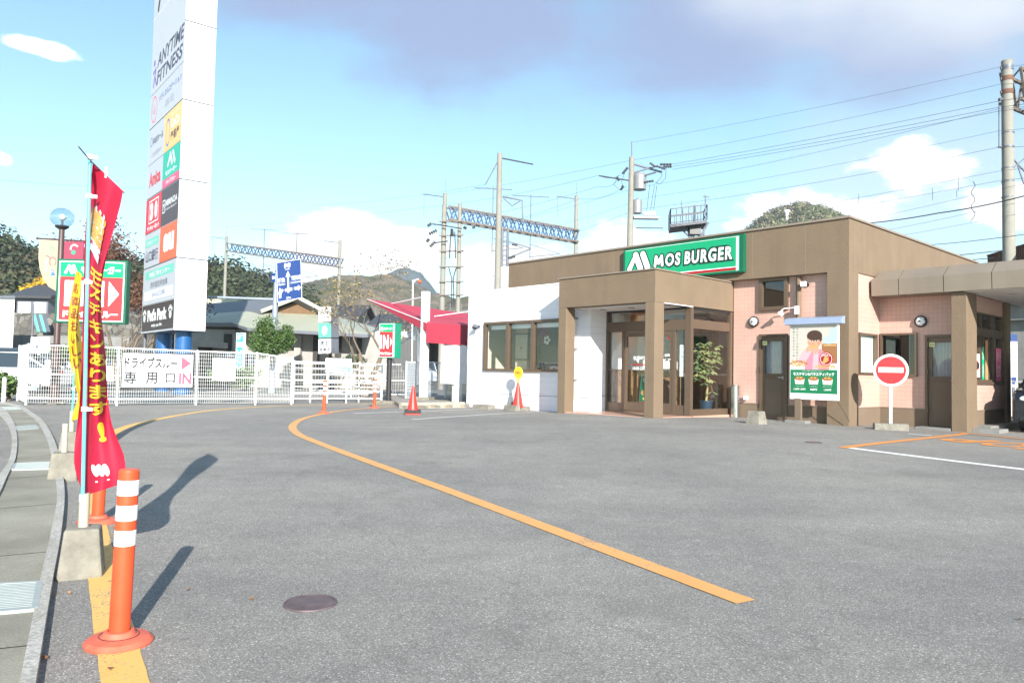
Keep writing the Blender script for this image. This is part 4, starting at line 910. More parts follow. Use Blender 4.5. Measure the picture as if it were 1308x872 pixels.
# no-entry sign
g0 = gnd(1137.5, 549)
t = thing('no_entry_sign', 'round red no-entry sign with white bar on a low concrete foot', 'road sign', (g0.x, g0.y, g0.z - .02), -.30)
q = MB(); q.box(-.33, .33, -.13, .13, 0, .16, CONC); q.build('base', t, bevel=.02)
q = MB(); q.tube([(0, 0, .1), (0, 0, 1.62)], .033, WHITE_M, 14); q.build('pole', t)
q = MB(); q.lathe((0, -.04, 1.29), [(0, 0), (.335, 0), (.345, .006), (.335, .012), (0, .012)], SWHITE, 48, (0, -1, 0))
P = Plane2(q, (0, -.053, 1.29), (1, 0, 0), (0, 0, 1)); P.ell(0, 0, .295, .295, RED, .001, 48); P.rect(-.24, -.045, .24, .06, SWHITE, .002); q.build('disc', t)
# traffic cones
def cone(c, h, lab, rz=0, weightm=True, topper=False):
    t = thing('traffic_cone', lab, 'traffic cone', c, rz, 'red traffic cones')
    q = MB(); q.box(-.18, .18, -.18, .18, .0, .03, CONE); q.build('base', t, bevel=.01)
    q = MB(); q.lathe((0, 0, .03), [(.145, 0), (.14, .03), (.03, h - .06), (.022, h - .03), (.0, h - .025)], CONE, 30); q.build('cone', t)
    if weightm:
        q = MB(); r0 = .19
        for k in range(4): a = k * math.pi / 2; q.obox((r0 * .78 * math.cos(a), r0 * .78 * math.sin(a), .075), (math.cos(a) * .045, math.sin(a) * .045, 0), (-math.sin(a) * .19, math.cos(a) * .19, 0), (0, 0, .04), RUBBER)
        q.build('rubber_weight', t, bevel=.01)
    if topper:
        q = MB(); Y_ = mat('yellow_plastic', (.86, .58, .02), .4, var=.03); q.tube([(0, 0, h - .06), (0, 0, h + .1)], .03, Y_, 12); q.lathe((0, .0, h + .24), [(0, -.018), (.16, -.018), (.17, 0), (.16, .018), (0, .018)], Y_, 36, (0, -1, 0))
        P = Plane2(q, (0, -.02, h + .24), (1, 0, 0), (0, 0, 1)); P.text('駐車禁止', -.12, -.045, .12, .045, flat('dark_red_ink', (.4, .05, .01)), 0, bold=.03); q.build('sign_disc', t)
    return t
cone(gnd(527, 529), .68, 'red traffic cone with a black rubber weight alone on the asphalt', .15)
w0 = loc(-7.85, -2.72, 0); w0.z = .12
cone(w0, .70, 'red traffic cone topped by a yellow disc on the wheel stops under the long window', RZ, False, True)
# wheel stops and kerb blocks along the white wing
def wheel_stop(c, L, rz, lab, h=.12, w=.17):
    t = thing('wheel_stop', lab, 'wheel stop', c, rz, 'concrete wheel stops before the white wing')
    q = MB(); q.prism([(-L / 2, -w / 2, 0), (-L / 2, w / 2, 0), (-L / 2, w * .3, h), (-L / 2, -w * .3, h)], (L, 0, 0), CONC); q.build('block', t, bevel=.012)
def wl(x, y): p = loc(x, y); return (p.x, p.y, gz(p.x, p.y) - .005)
wheel_stop(wl(-9.35, -2.62), .75, RZ + .05, 'low concrete wheel stop, leftmost under the white wall'); wheel_stop(wl(-8.85, -3.15), .70, RZ, 'concrete wheel stop lying nearest the parking lines, second from left', .14)
wheel_stop(wl(-8.1, -2.62), .34, RZ + .02, 'short upright concrete block left of the cone with the yellow disc', .24, .22); wheel_stop(wl(-7.78, -3.0), .55, RZ - .1, 'concrete wheel stop right in front of the cone with the yellow disc', .16, .2)
wheel_stop(wl(-7.75, -2.62), .36, RZ + .3, 'concrete block under the cone with the yellow disc', .12, .26)
# the white cable shadow caster is real: a thin support line from canopy to porch
# ---- orange bollards
def bollard(c, lab, h=.80, lean=(0, 0)):
    t = thing('bollard', lab, 'bollard', c, 0, 'orange flexible bollards', lean)
    q = MB(); q.lathe((0, 0, 0), [(.145, 0), (.148, .012), (.13, .028), (.075, .04), (.062, .06), (.048, .062)], ORANGE_B, 40); q.lathe((0, 0, .0), [(.086, .0385), (.084, .041), (.082, .039)], DARK, 40); q.build('base', t)
    q = MB(); q.lathe((0, 0, 0), [(.045, .05), (.045, h - .012), (.040, h - .002), (.0, h)], ORANGE, 30); q.build('post', t)
    q = MB()
    for z in (.05, .165, .28): q.lathe((0, 0, 0), [(.0452, h - z - .07), (.0462, h - z - .068), (.0462, h - z - .002), (.0452, h - z)], REFL, 30); q.cut()
    q.build('reflective_band', t); return t
g1 = gnd(151.5, 821)
b1 = bollard((g1.x, g1.y, g1.z), 'nearest orange bollard with white bands on the yellow line', .80, (0, R_(1.2)))
for px, py, lab in ((124.5, 667, 'orange bollard partly behind the red banner and its concrete base'), (413.5, 528, 'orange bollard at the bend of the yellow line'), (478, 521, 'orange bollard near the small green IN sign')):
    g = gnd(px, py); dup(b1, (g.x, g.y, g.z), 0, lab, 'orange flexible bollards')
# ---- flags and their bases
gA = gnd(104, 733); gB = gnd(80.5, 612); gC = gnd(90, 578)
weight((gA.x, gA.y, gA.z), .42, .122, 'nearest weathered concrete base holding the red banner pole', .285, .20)
weight((gB.x, gB.y, gB.z), .45, .14, 'concrete base with an empty pipe, behind the red banner base', .285, .30)
weight((gC.x, gC.y, gC.z), .45, .14, 'farthest concrete base holding the yellow banner pole', .285, .27)
TEAL = mat('teal_pole', (.11, .45, .52), .35, var=.06); CLIP = mat('white_clip', (.84, .84, .86), .4, var=.02)
FRED = mat('banner_red', (.52, .010, .045), .7, var=.06, scale=9); FYEL = mat('banner_yellow', (.86, .58, .03), .7, var=.05, scale=9); FYT = flat('banner_lettering_yellow', (.70, .44, .02), .7)
for mm in (FRED, FYEL):
    tr_ = mm.node_tree; bs_ = tr_.nodes['Principled BSDF']; tl = tr_.nodes.new('ShaderNodeBsdfTranslucent'); ms_ = tr_.nodes.new('ShaderNodeMixShader'); ms_.inputs[0].default_value = .35
    src = bs_.inputs['Base Color'].links[0].from_socket; tr_.links.new(src, tl.inputs[0]); o_ = tr_.nodes['Material Output']
    tr_.links.new(bs_.outputs[0], ms_.inputs[1]); tr_.links.new(tl.outputs[0], ms_.inputs[2]); tr_.links.new(ms_.outputs[0], o_.inputs[0])
def interp(tab, v):
    for (a, x), (b_, y) in zip(tab[:-1], tab[1:]):
        if v <= b_: t_ = (v - a) / (b_ - a); t_ = t_ * t_ * (3 - 2 * t_) if False else t_; return x + (y - x) * t_
    return tab[-1][1]
def smooth_tab(tab, n=40):
    r = []
    for i in range(n + 1):
        v = tab[0][0] + (tab[-1][0] - tab[0][0]) * i / n; w = (tab[-1][0] - tab[0][0]) / n * 1.6
        r.append((v, (interp(tab, max(tab[0][0], v - w)) + 2 * interp(tab, v) + interp(tab, min(tab[-1][0], v + w))) / 4))
    return r
def banner(name, lab, base, dist, xl, xr, y0, y1, width, mcloth, fold, phase):
    """cloth hanging from the pole; xl, xr = silhouette (image columns at the banner's distance), fold = depth of its folds"""
    xl, xr = smooth_tab(xl), smooth_tab(xr)
    def S(u, v, lift=0.0):                   # u 0..1 across, v 0..1 down
        def pos(u, v):
            yl = y0[0] + (y1[0] - y0[0]) * v; yr = y0[1] + (y1[1] - y0[1]) * v
            px = interp(xl, v) + (interp(xr, v) - interp(xl, v)) * u; py = yl + (yr - yl) * u
            k = interp(fold, v)
            d = dist + k * (.55 * math.sin(u * 4.6 + phase + v * 2.2) + .35 * math.sin(u * 9.1 + v * 7 + phase)) + .05 * math.sin(v * 9 + u * 3)
            return at(px, py, d)
        p = pos(u, v)
        if lift:
            e = .004; n_ = (pos(min(1, u + e), v) - pos(max(0, u - e), v)).cross(pos(u, min(1, v + e)) - pos(u, max(0, v - e))).normalized()
            if n_.dot(p - CAMP) > 0: n_ = -n_
            p = p + n_ * lift
        return p
    q = MB(); nu, nv = 40, 110
    vs = [S(i / nu, j / nv) for j in range(nv + 1) for i in range(nu + 1)]
    q.add(vs, [(j * (nu + 1) + i, j * (nu + 1) + i + 1, (j + 1) * (nu + 1) + i + 1, (j + 1) * (nu + 1) + i) for j in range(nv) for i in range(nu)], mcloth, True)
    return q, S
def cloth_text(q, S, ch, u0, u1, v0, v1, m, bold=.05, lift=.006):
    vs, fs, _ = glyphs(ch, bold)
    bm = bmesh.new(); bvs = [bm.verts.new((p[0], p[1], 0)) for p in vs]
    for f in fs:
        try: bm.faces.new([bvs[k] for k in f])
        except ValueError: pass
    for ax in (0, 1):
        for k in range(1, 9):
            no = (1, 0, 0) if ax == 0 else (0, 1, 0); co = tuple(k / 9 * c for c in no)
            bmesh.ops.bisect_plane(bm, geom=bm.verts[:] + bm.edges[:] + bm.faces[:], plane_co=co, plane_no=no)
    bm.verts.index_update()
    P = [S(u0 + v.co.x * (u1 - u0), v1 + v.co.y * (v0 - v1), lift) for v in bm.verts]
    q.add(P, [tuple(v.index for v in f.verts) for f in bm.faces], m); bm.free()
pd = gA.y + .03
t = thing('red_banner', 'tall red banner with yellow characters and a chicken picture on a teal pole', 'banner flag', (gA.x, gA.y, gA.z), 0)
q, S1 = banner('cloth', '', gA, pd, [(0, 119), (.06, 116), (.16, 110), (.28, 107.5), (.55, 105), (.75, 101), (.86, 94), (.94, 95), (1, 110)],
               [(0, 158), (.06, 153), (.14, 144), (.22, 137), (.30, 130), (.42, 129), (.55, 135), (.70, 137), (.80, 142), (.88, 156), (.95, 164), (1, 152)],
               (207, 244), (633, 618), .6, FRED, [(0, .02), (.1, .12), (.3, .22), (.7, .16), (.85, .07), (1, .05)], .6)
q.build('cloth', t, True)
q = MB(); chars = 'モスチキンあります'
for k, ch in enumerate(chars):
    v0 = .29 + k * .0535; cloth_text(q, S1, ch, .38, .94, v0, v0 + .044, FYT, .03)
cloth_text(q, S1, '!', .58, .74, .785, .85, FYT)
q.build('lettering', t, True)
q = MB()
def cpoly(pts, m, lift): q.add([S1(u, v, lift) for u, v in pts], [tuple(range(len(pts)))], m)
FRY = mat('print_chicken', (.50, .235, .06), .7, var=.25, scale=40); PAPER = flat('print_paper', (.60, .59, .64), .7)
def up(pts): return [(u_, v_ - .045 + .03 * u_) for u_, v_ in pts]
for k in range(10): cpoly(up([(.20 + .05 * k, .165 - .012 * (k % 3)), (.26 + .05 * k, .165 - .010 * (k % 3)), (.28 + .05 * k, .26), (.20 + .05 * k, .26)]), PAPER, .005)
for k in range(9):
    u = .24 + .06 * k; rr = random.Random(k)
    for j in range(4):
        v = .165 + .022 * j + rr.uniform(-.006, .006); cpoly(up([(u + .038 * math.cos(a) + rr.uniform(-.004, .004), v + .013 * math.sin(a)) for a in [i * math.pi / 4 for i in range(8)]]), FRY, .007 + .0004 * j)
for k in range(8):
    u = .20 + .07 * k; cpoly(up([(u, .232 + .004 * k), (u + .07, .236 + .004 * k), (u + .07, .275 + .002 * k), (u, .272 + .002 * k)]), PAPER, .0095)
cpoly(up([(.34, .245), (.40, .245), (.42, .258), (.32, .258)]), RED, .011)
for du, dv in ((0, 0), (.10, 0.002), (.20, .004)):
    cpoly([(.40 + du + .055 * math.cos(a) + .02 * math.sin(a), .935 + dv + .020 * math.sin(a)) for a in [i * math.pi / 6 for i in range(12)]], SWHITE, .007)
cpoly([(.38, .968), (.66, .969), (.66, .973), (.38, .972)], SWHITE, .007)
q.build('picture', t, True)
ptop = at(115, 201, pd - .02); pbot = Vector((gA.x, gA.y - .02, gA.z + .44))
q = MB(); q.tube([pbot, ptop], [.0115, .0105], TEAL, 14); q.build('pole', t, True)
q = MB(); q.tube([at(100, 187, pd - .2), at(117, 207, pd - .02), at(158.5, 246.5, pd + .25)], .004, GREY_S, 8); q.build('cross_rod', t, True)
q = MB()
for v_ in (0.0, .12, .38, .76):
    p = pbot.lerp(ptop, 1 - v_ * .97); e_ = S1(0.04, v_ + .008); q.tube([p - Vector((0, 0, .012)), p + Vector((0, 0, .015))], .019, CLIP, 14); q.bar(p, p + Vector((.045, .01, 0)), .012, .02, CLIP); q.cut()
q.tube([pbot, pbot + Vector((0, 0, .04))], .02, CLIP, 14); q.cut(); q.ball(ptop, .018, CLIP, 10, 8); q.cut(); p = S1(.45, 0); q.bar(p + Vector((0, 0, .05)), p - Vector((0, 0, .02)), .02, .008, CLIP); q.build('clip', t, True)
# yellow banner
pd2 = gC.y
t = thing('yellow_banner', 'twisted yellow banner on a thin teal pole behind the red banner', 'banner flag', (gC.x, gC.y, gC.z), 0)
q, S2 = banner('cloth', '', gC, pd2, [(0, 98), (.1, 93), (.25, 88), (.45, 86.5), (.62, 90), (.75, 95), (.86, 101), (.94, 92), (1, 91)],
               [(0, 104), (.15, 103.5), (.3, 101), (.45, 103), (.6, 109), (.75, 110), (.86, 113), (1, 118)],
               (345, 350), (537, 530), .6, FYEL, [(0, .1), (.5, .28), (1, .15)], 2.0)
q.build('cloth', t, True)
q = MB()
for k, ch in enumerate('新商品おいしい'): cloth_text(q, S2, ch, .2, .8, .08 + k * .085, .15 + k * .085, flat('banner_dark_print', (.25, .06, .02), .7), .03)
q.build('lettering', t, True)
pt2 = at(98.5, 394, pd2 - .05); pb2 = Vector((gC.x, gC.y, gC.z + .55))
q = MB(); q.tube([pb2, pt2], .011, TEAL, 12); q.build('pole', t, True)
q = MB()
for k in (.0, .25, .55, .82): p = pb2.lerp(pt2, 1 - k * .95); q.tube([p - Vector((0, 0, .015)), p + Vector((0, 0, .015))], .02, CLIP, 12); q.cut()
q.build('clip', t, True)
# ------------------------------------------------------------------ fences along the lot
FENCE = mat('fence_white', (0.80, 0.81, 0.80), 0.4, 0.1, var=.06, scale=6)
def mesh_fence(name, A, B, hA, hB, lab, dx=.05, dz=.1, posts=(0, 1), rails=(.08, .5, 1.0), wire=.005, zb=.06, m=None, group='white mesh fence panels'):
    m = m or FENCE; A, B = Vector(A), Vector(B); A.z = gz(A.x, A.y); B.z = gz(B.x, B.y); d = B - A; L = d.length
    t = thing(name, lab, 'fence', A, 0, group)
    for k in posts:
        q = MB(); p = A.lerp(B, k); h_ = hA + (hB - hA) * k; q.tube([p - Vector((0, 0, .05)), p + Vector((0, 0, h_ + .02))], .028, m, 10); q.ball(p + Vector((0, 0, h_ + .02)), .03, m, 10, 6, (1, 1, .5)); q.build('post', t, True)
    q = MB(); n = max(2, int(L / dx)); u = d.normalized()
    for i in range(n + 1):
        p = A.lerp(B, i / n); h_ = hA + (hB - hA) * i / n; q.bar(p + Vector((0, 0, zb)), p + Vector((0, 0, h_)), wire * 1.3, wire * 1.3, m)
    nz_ = int((min(hA, hB) - zb) / dz)
    for j in range(nz_ + 1):
        k = zb + (j / nz_) * (hA - zb); k2 = zb + (j / nz_) * (hB - zb); q.bar(A + Vector((0, 0, k)), B + Vector((0, 0, k2)), wire, wire, m)
    q.build('mesh_panel', t, True)
    q = MB()
    for r in rails: q.bar(A + Vector((0, 0, zb + (hA - zb) * r)), B + Vector((0, 0, zb + (hB - zb) * r)), .03, .035, m); q.cut()
    q.build('rail', t, True); return t
FP = [gnd(*p) for p in ((33, 517), (149, 518), (250, 517), (326, 517), (372, 516.5))]
fh = [1.53, 1.50, 1.48, 1.47, 1.35]
far_c = at(24, 470, 21.3); far_c.z = 0
mesh_fence('mesh_fence', far_c, FP[0], 1.53, 1.53, 'short return of the white mesh fence at its far left corner', posts=(0,), wire=.009)
for i, lab in enumerate(('white mesh fence panel behind the brown lamp post and banners', 'white mesh fence panel carrying the black and white drive-through sign', 'white mesh fence panel with the pinned paper notice', 'white mesh gate leaf between the tall fence and the low railing')):
    mesh_fence('mesh_fence', FP[i], FP[i + 1], fh[i], fh[i + 1], lab, posts=(0, 1) if i in (0, 2) else ((1,) if i == 3 else (0,)) if i != 1 else (), wire=.0042, dx=.055 if i < 3 else .045)
0 and mesh_fence('mesh_gate', gnd(331, 514), gnd(366, 513), 1.36, 1.30, 'white mesh gate standing folded just behind the fence end', dx=.05, wire=.004, group=None)
# low railing with horizontal bars
def railing(A, B, h_, lab, n=6, posts=3):
    A, B = Vector(A), Vector(B); A.z = B.z = 0; t = thing('railing', lab, 'railing', A, 0, 'white horizontal railings')
    for k in range(posts): q = MB(); p = A.lerp(B, k / (posts - 1)); q.tube([p, p + Vector((0, 0, h_ + .03))], .03, FENCE, 10); q.build('post', t, True)
    q = MB()
    for j in range(n): z = .14 + (h_ - .16) * j / (n - 1); q.tube([A + Vector((0, 0, z)), B + Vector((0, 0, z))], .019 if j < n - 1 else .024, FENCE, 8); q.cut()
    q.build('rail', t, True)
railing(gnd(374, 515), gnd(458, 514), 1.28, 'white railing of horizontal bars behind the orange bollard', 7)
railing(gnd(458, 514), gnd(487, 513.5), 1.22, 'short white railing behind the far orange bollard', 7, 2)
railing(gnd(396, 514), gnd(487, 515), .90, 'lower white railing in front of the taller one', 4, 3)
mesh_fence('mesh_fence', at(374, 470, 27.0), at(519, 470, 29.0), 1.25, 1.30, 'low white mesh fence farther back along the road', dx=.10, dz=.2, wire=.0035, posts=(0, .5, 1))
YFEN = mat('fence_yellowish', (0.62, 0.64, 0.50), .5, var=.1); BFEN = mat('fence_pale_blue', (0.60, 0.68, 0.76), .45, var=.05)
mesh_fence('mesh_fence', at(519, 470, 26.2), at(570, 470, 26.6), 1.36, 1.36, 'yellow edged mesh fence under the red awning beside the white post', dx=.03, dz=.1, m=BFEN, wire=.0045, rails=(0, 1))
mesh_fence('mesh_fence', at(570, 470, 26.6), at(597, 470, 28.5), 1.36, 1.30, 'mesh fence behind the white cabinet at the wall', dx=.03, dz=.1, m=YFEN, wire=.0045, rails=(0, 1), posts=(1,))
# things hung on the fence
def face_frame(A, B, z0, off=.04):
    A, B = Vector(A), Vector(B); A.z = B.z = 0; xd = (B - A).normalized(); n_ = xd.cross(Vector((0, 0, 1))); return A + n_ * off + Vector((0, 0, z0)), xd, n_
def fence_sign(name, lab, px0, px1, z0, z1, dist, draw, cat='sign', xdir=None):
    a = at(px0, 480, dist[0]); c = at(px1, 480, dist[1]); o, xd, n_ = face_frame(a, c, z0); w = (Vector((c.x, c.y, 0)) - Vector((a.x, a.y, 0))).length
    t = thing(name, lab, cat, o, 0)
    q = MB(); q.prism([o, o + xd * w, o + xd * w + Vector((0, 0, z1 - z0)), o + Vector((0, 0, z1 - z0))], -n_ * .015, SWHITE); q.build('board', t, True)
    q = MB(); P = Plane2(q, o + n_ * .002, xd, (0, 0, 1)); draw(P, w, z1 - z0); q.build('lettering', t, True); return t
def d_drive(P, w, h):
    for a in ((0, 0, w, .025), (0, h - .025, w, h), (0, 0, .025, h), (w - .025, 0, w, h)): P.rect(*a, BLACK, 0)
    P.text('ドライブスルー', .07, h * .56, w * .76, h * .88, BLACK, .001, bold=.035); P.text('専', .07, h * .12, .07 + h * .33, h * .46, BLACK, .001, bold=.02); P.text('用', w * .33, h * .12, w * .33 + h * .3, h * .46, BLACK, .001, bold=.02); P.text('口', w * .60, h * .15, w * .60 + h * .26, h * .42, BLACK, .001, bold=.02)
    P.poly([(w * .82, h * .52), (w * .96, h * .72), (w * .82, h * .92)], flat('arrow_pink', (.80, .10, .16)), .001); P.text('IN', w * .79, h * .12, w * .97, h * .44, MATS['arrow_pink'], .001, bold=.04)
fence_sign('drive_through_sign', 'white fence sign with black frame, Japanese lettering and a red arrow over IN', 154, 246.5, .46, 1.40, (19.55, 20.75), d_drive)
def d_paper(P, w, h):
    for k in range(5): P.text('お客様へのご案内です', .06, h * (.82 - .16 * k), w * (.9 if k % 2 else .7), h * (.88 - .16 * k), flat('grey_ink', (.45, .45, .47)), .001)
fence_sign('paper_notice', 'white laminated paper notice pinned to the mesh fence', 271, 300, .68, 1.30, (21.0, 21.3), d_paper)
def d_green(P, w, h):
    P.rect(.02, .02, w - .02, h * .42, flat('notice_green', (.10, .45, .33)), 0); P.text('駐車場利用のお客様へ', .05, h * .72, w - .05, h * .92, MATS['notice_green'], .001, bold=.02); P.text('ご来店ありがとうございます', .05, h * .48, w - .05, h * .62, MATS['notice_green'], .001); P.text('専用駐車場です', .1, h * .12, w - .1, h * .32, SWHITE, .001, bold=.02)
fence_sign('green_notice', 'white and green notice on the low fence behind the railing', 415.5, 448.5, .95, 1.40, (23.75, 23.95), d_green)
fence_sign('small_notice', 'small pale blue notice on the fence left of the yellow banner', 58, 64, .75, 1.15, (19.22, 19.25), lambda P, w, h: P.rect(.02, .02, w - .02, h - .02, flat('pale_blue', (.6, .75, .85)), 0))
# ------------------------------------------------------------------ lamp post with two town banners
g = gnd(69, 516); BRP = mat('brown_pole', (.085, .05, .048), .45, .2, var=.08)
t = thing('street_lamp', 'brown lamp post with clear globe and two hanging town banners', 'street lamp', g, -.05)
q = MB(); q.lathe((0, 0, -.02), [(.26, 0), (.25, .09), (.0, .09)], CONC, 8, smooth=False); q.build('footing', t)
q = MB(); q.tube([(0, 0, .05), (0, 0, 1.55)], .115, BRP, 16); q.tube([(0, 0, 1.55), (0, 0, 1.6), (0, 0, 4.62)], [.115, .078, .07], BRP, 16); q.lathe((0, 0, 4.6), [(.07, 0), (.16, .06), (.17, .1), (.0, .1)], DARK, 20); q.build('pole', t)
q = MB(); q.tube([(-.64, 0, 4.36), (.70, 0, 4.30)], .022, BRP, 8); q.ball((-.66, 0, 4.362), .035, BRP, 8, 6); q.build('arm', t)
GLB = glass('globe_glass', (.82, .88, .92), .12)
q = MB(); q.ball((0, 0, 4.92), .29, GLB, 28, 18, (1, 1, .88)); q.build('globe', t)
q = MB(); q.tube([(0, 0, 4.7), (0, 0, 4.86)], .03, GREY_S, 10); q.ball((0, 0, 4.93), .09, mat('lamp_bulb_off', (.75, .72, .66), .3), 14, 10); q.build('bulb', t)
BEI = mat('banner_beige', (.42, .33, .22), .75, var=.06); BPK = mat('banner_wine', (.26, .04, .075), .75, var=.06)
pts = [(-.60, 4.33), (-.60, 3.85), (-.55, 3.55), (-.44, 3.28), (-.28, 3.08), (-.08, 2.97), (-.08, 4.31)]
q = MB(); q.prism([(x, -.01, z) for x, z in pts], (0, .02, 0), BEI); P = Plane2(q, (-.60, -.012, 2.97), (1, 0, 0), (0, 0, 1))
P.ring(.36, 1.12, .04, .06, flat('banner_green', (.05, .30, .2)), 0); P.ring(.40, .78, .07, .10, flat('banner_print_red', (.62, .12, .14)), .0, a0=-60, a1=250, sy=1.3); P.ring(.22, .78, .10, .13, MATS['banner_print_red'], .001, a0=20, a1=100, sy=1.3); P.ring(.40, .52, .03, .05, flat('banner_blue', (.04, .16, .45)), 0); P.poly([(.33, .40), (.5, .42), (.42, .5)], MATS['banner_blue'], .001)
for k, ch in enumerate('コスパ'): P.text(ch, .17, .74 - k * .11, .26, .83 - k * .11, MATS['grey_ink'], 0, bold=.02)
q.build('banner', t)
q = MB(); q.box(.09, .62, -.01, .01, 3.3, 4.29, BPK); P = Plane2(q, (.09, -.012, 3.3), (1, 0, 0), (0, 0, 1)); P.ring(.28, .80, .08, .12, flat('banner_print_pale', (.80, .70, .62)), 0, a0=30, a1=200); P.ell(.26, .70, .06, .06, MATS['banner_green'], .001); P.text('COS', .1, .30, .44, .52, MATS['banner_print_pale'], .001, bold=.05); q.build('banner', t)
# ------------------------------------------------------------------ drive-through signs
t = thing('drive_through_sign', 'large green and red drive-through sign with IN and an arrow beside the lamp post', 'sign', (at(115.5, 460, 19.25).x, 19.25, 0), .08)
q = MB(); q.box(-.86, .86, -.12, .12, 2.10, 3.73, GREEN_D); q.build('box', t, bevel=.01)
q = MB(); q.tube([(0, 0, 0), (0, 0, 2.10)], .06, GREY_S, 14); q.build('post', t)
q = MB(); P = Plane2(q, (-.80, -.124, 2.15), (1, 0, 0), (0, 0, 1), None); P.x = P.x * .955; P.y = P.y * .955; SGB = MATS['sign_green_bright']
SRB = mat('sign_red_bright', (.60, .03, .035), .35, var=.02)
P.rect(0, 0, 1.68, 1.60, SWHITE, 0); P.rect(.03, .03, 1.65, 1.18, SRB, .001); P.rect(.03, 1.18, 1.65, 1.57, SGB, .001)
P.mlogo(.12, 1.25, .36, .26, SWHITE, .002); P.text('モスバーガー', .56, 1.27, 1.58, 1.48, SWHITE, .002, bold=.05)
P.rect(.16, .40, .42, 1.08, SWHITE, .002); P.poly([(.52, .40), (.52, 1.08), (.74, 1.08), (.98, .70), (.98, 1.08), (1.17, 1.08), (1.17, .40), (.98, .40), (.72, .80), (.72, .40)], SWHITE, .002); P.poly([(1.29, .40), (1.56, .74), (1.29, 1.08)], SWHITE, .002)
P.text('ドライブスルー', .14, .10, 1.55, .30, SWHITE, .002, bold=.05); q.build('panel', t)
g = gnd(496, 515.5)
t = thing('drive_through_sign', 'smaller green boxed IN sign on a black post by the red awning', 'sign', g, -.45)
q = MB(); q.box(-.32, .32, -.25, .25, 0, .1, CONC); q.build('footing', t); q = MB(); q.tube([(0, 0, .1), (0, 0, 1.46)], .085, DARK, 18); q.build('post', t)
q = MB(); q.box(-.31, .31, -.17, .17, 1.45, 2.55, mat('sign_green_side', (0.0, .25, .14), .4)); q.build('box', t, bevel=.01)
q = MB(); P = Plane2(q, (-.29, -.174, 1.47), (1, 0, 0), (0, 0, 1)); P.rect(0, 0, .58, 1.06, SWHITE, 0); P.rect(.015, .015, .52, .80, SRB, .001); P.rect(.015, .80, .52, 1.045, SGB, .001); P.mlogo(.03, .84, .12, .13, SWHITE, .002); P.text('モスバーガー', .17, .86, .50, .95, SWHITE, .002, bold=.04)
P.rect(.045, .27, .10, .70, SWHITE, .002); P.poly([(.15, .27), (.15, .70), (.20, .70), (.31, .44), (.31, .70), (.36, .70), (.36, .27), (.31, .27), (.20, .53), (.20, .27)], SWHITE, .002); P.poly([(.42, .34), (.50, .485), (.42, .63)], SWHITE, .002); P.text('ドライブスルー', .03, .07, .50, .17, SWHITE, .002, bold=.05); q.build('panel', t)
# ------------------------------------------------------------------ red awning, its post, order cabinet and low kerb
cpost = at(541, 505, 25.2); cpost.z = 0
t = thing('awning_post', 'square white steel post carrying the red awning', 'post', cpost, -.3)
q = MB(); q.box(-.12, .12, -.1, .1, .1, 3.72, WHITE_M); q.build('post', t, bevel=.01); q = MB(); q.box(-.3, .3, -.25, .25, 0, .2, CONC); q.build('footing', t)
AWN = mat('awning_red', (.42, .035, .065), .6, var=.05, scale=3)
A = at(545, 412, 24.9); Bp = at(588, 414.5, 24.1); Cp = at(600, 415.5, 25.0); Tp = at(469, 382, 29.0); Kp = at(600, 401, 29.5)
t = thing('awning', 'red fabric awning rising to a point over the drive-through lane', 'awning', at(597, 412, 24.5), 0)
q = MB()
def sag(a, b_, c, d_, n=10):
    vs = []
    for j in range(n + 1):
        for i in range(n + 1):
            u, v = i / n, j / n; p = a.lerp(b_, u).lerp(d_.lerp(c, u), v); p = p - Vector((0, 0, .12 * math.sin(math.pi * u) * math.sin(math.pi * v))); vs.append(p)
    return vs, [(j * (n + 1) + i, j * (n + 1) + i + 1, (j + 1) * (n + 1) + i + 1, (j + 1) * (n + 1) + i) for j in range(n) for i in range(n)]
vs, fs = sag(A, Bp, Kp, Tp); q.add(vs, fs, AWN, True); q.add([Bp, Cp, Kp], [(0, 1, 2)], AWN); q.build('roof_cloth', t, True)
q = MB(); dn = Vector((0, 0, -.66))
for a, c in ((A, Bp), (Bp, Cp)): q.add([a, c, c + dn, a + dn], [(0, 1, 2, 3)], AWN)
q.add([A, Tp, Tp + Vector((0, 0, -.03)), A + Vector((0, 0, -.30))], [(0, 1, 2, 3)], AWN); q.build('valance', t, True)
q = MB(); q.tube([A, Tp], .015, WHITE_M, 8); q.cut(); q.tube([cpost + Vector((0, 0, 3.55)), at(500, 388, 29.0)], .03, WHITE_M, 8); q.cut(); q.tube([at(555, 404, 27), at(598, 398, 26.0)], .02, WHITE_M, 8); q.cut()
q.tube([at(524, 404, 27), at(497, 470, 26)], .02, mat('bamboo', (.45, .40, .26), .6), 6); q.build('frame', t, True)
t = thing('order_cabinet', 'white metal order cabinet on a short leg beside the white wall', 'cabinet', at(583, 508, 24.3), RZ)
o = t.location.copy(); o.z = 0; t.location = o; t.matrix_basis = Matrix.LocRotScale(o, t.rotation_euler, None)
q = MB(); q.box(-.48, .12, -.3, .3, .66, 1.90, WHITE_M); q.build('cabinet', t, bevel=.012); q = MB(); q.box(-.08, .12, -.12, .12, .1, .66, WHITE_M); q.build('leg', t); q = MB(); q.box(-.2, .25, -.2, .2, -.02, .1, RUBBER); q.build('base', t)
ka, kb = gnd(513, 522), gnd(594, 520.5); kd = (kb - ka); kd.z = 0
t = thing('low_kerb', 'low beige kerb under the red awning beside the white wing', 'kerb', ka, 0)
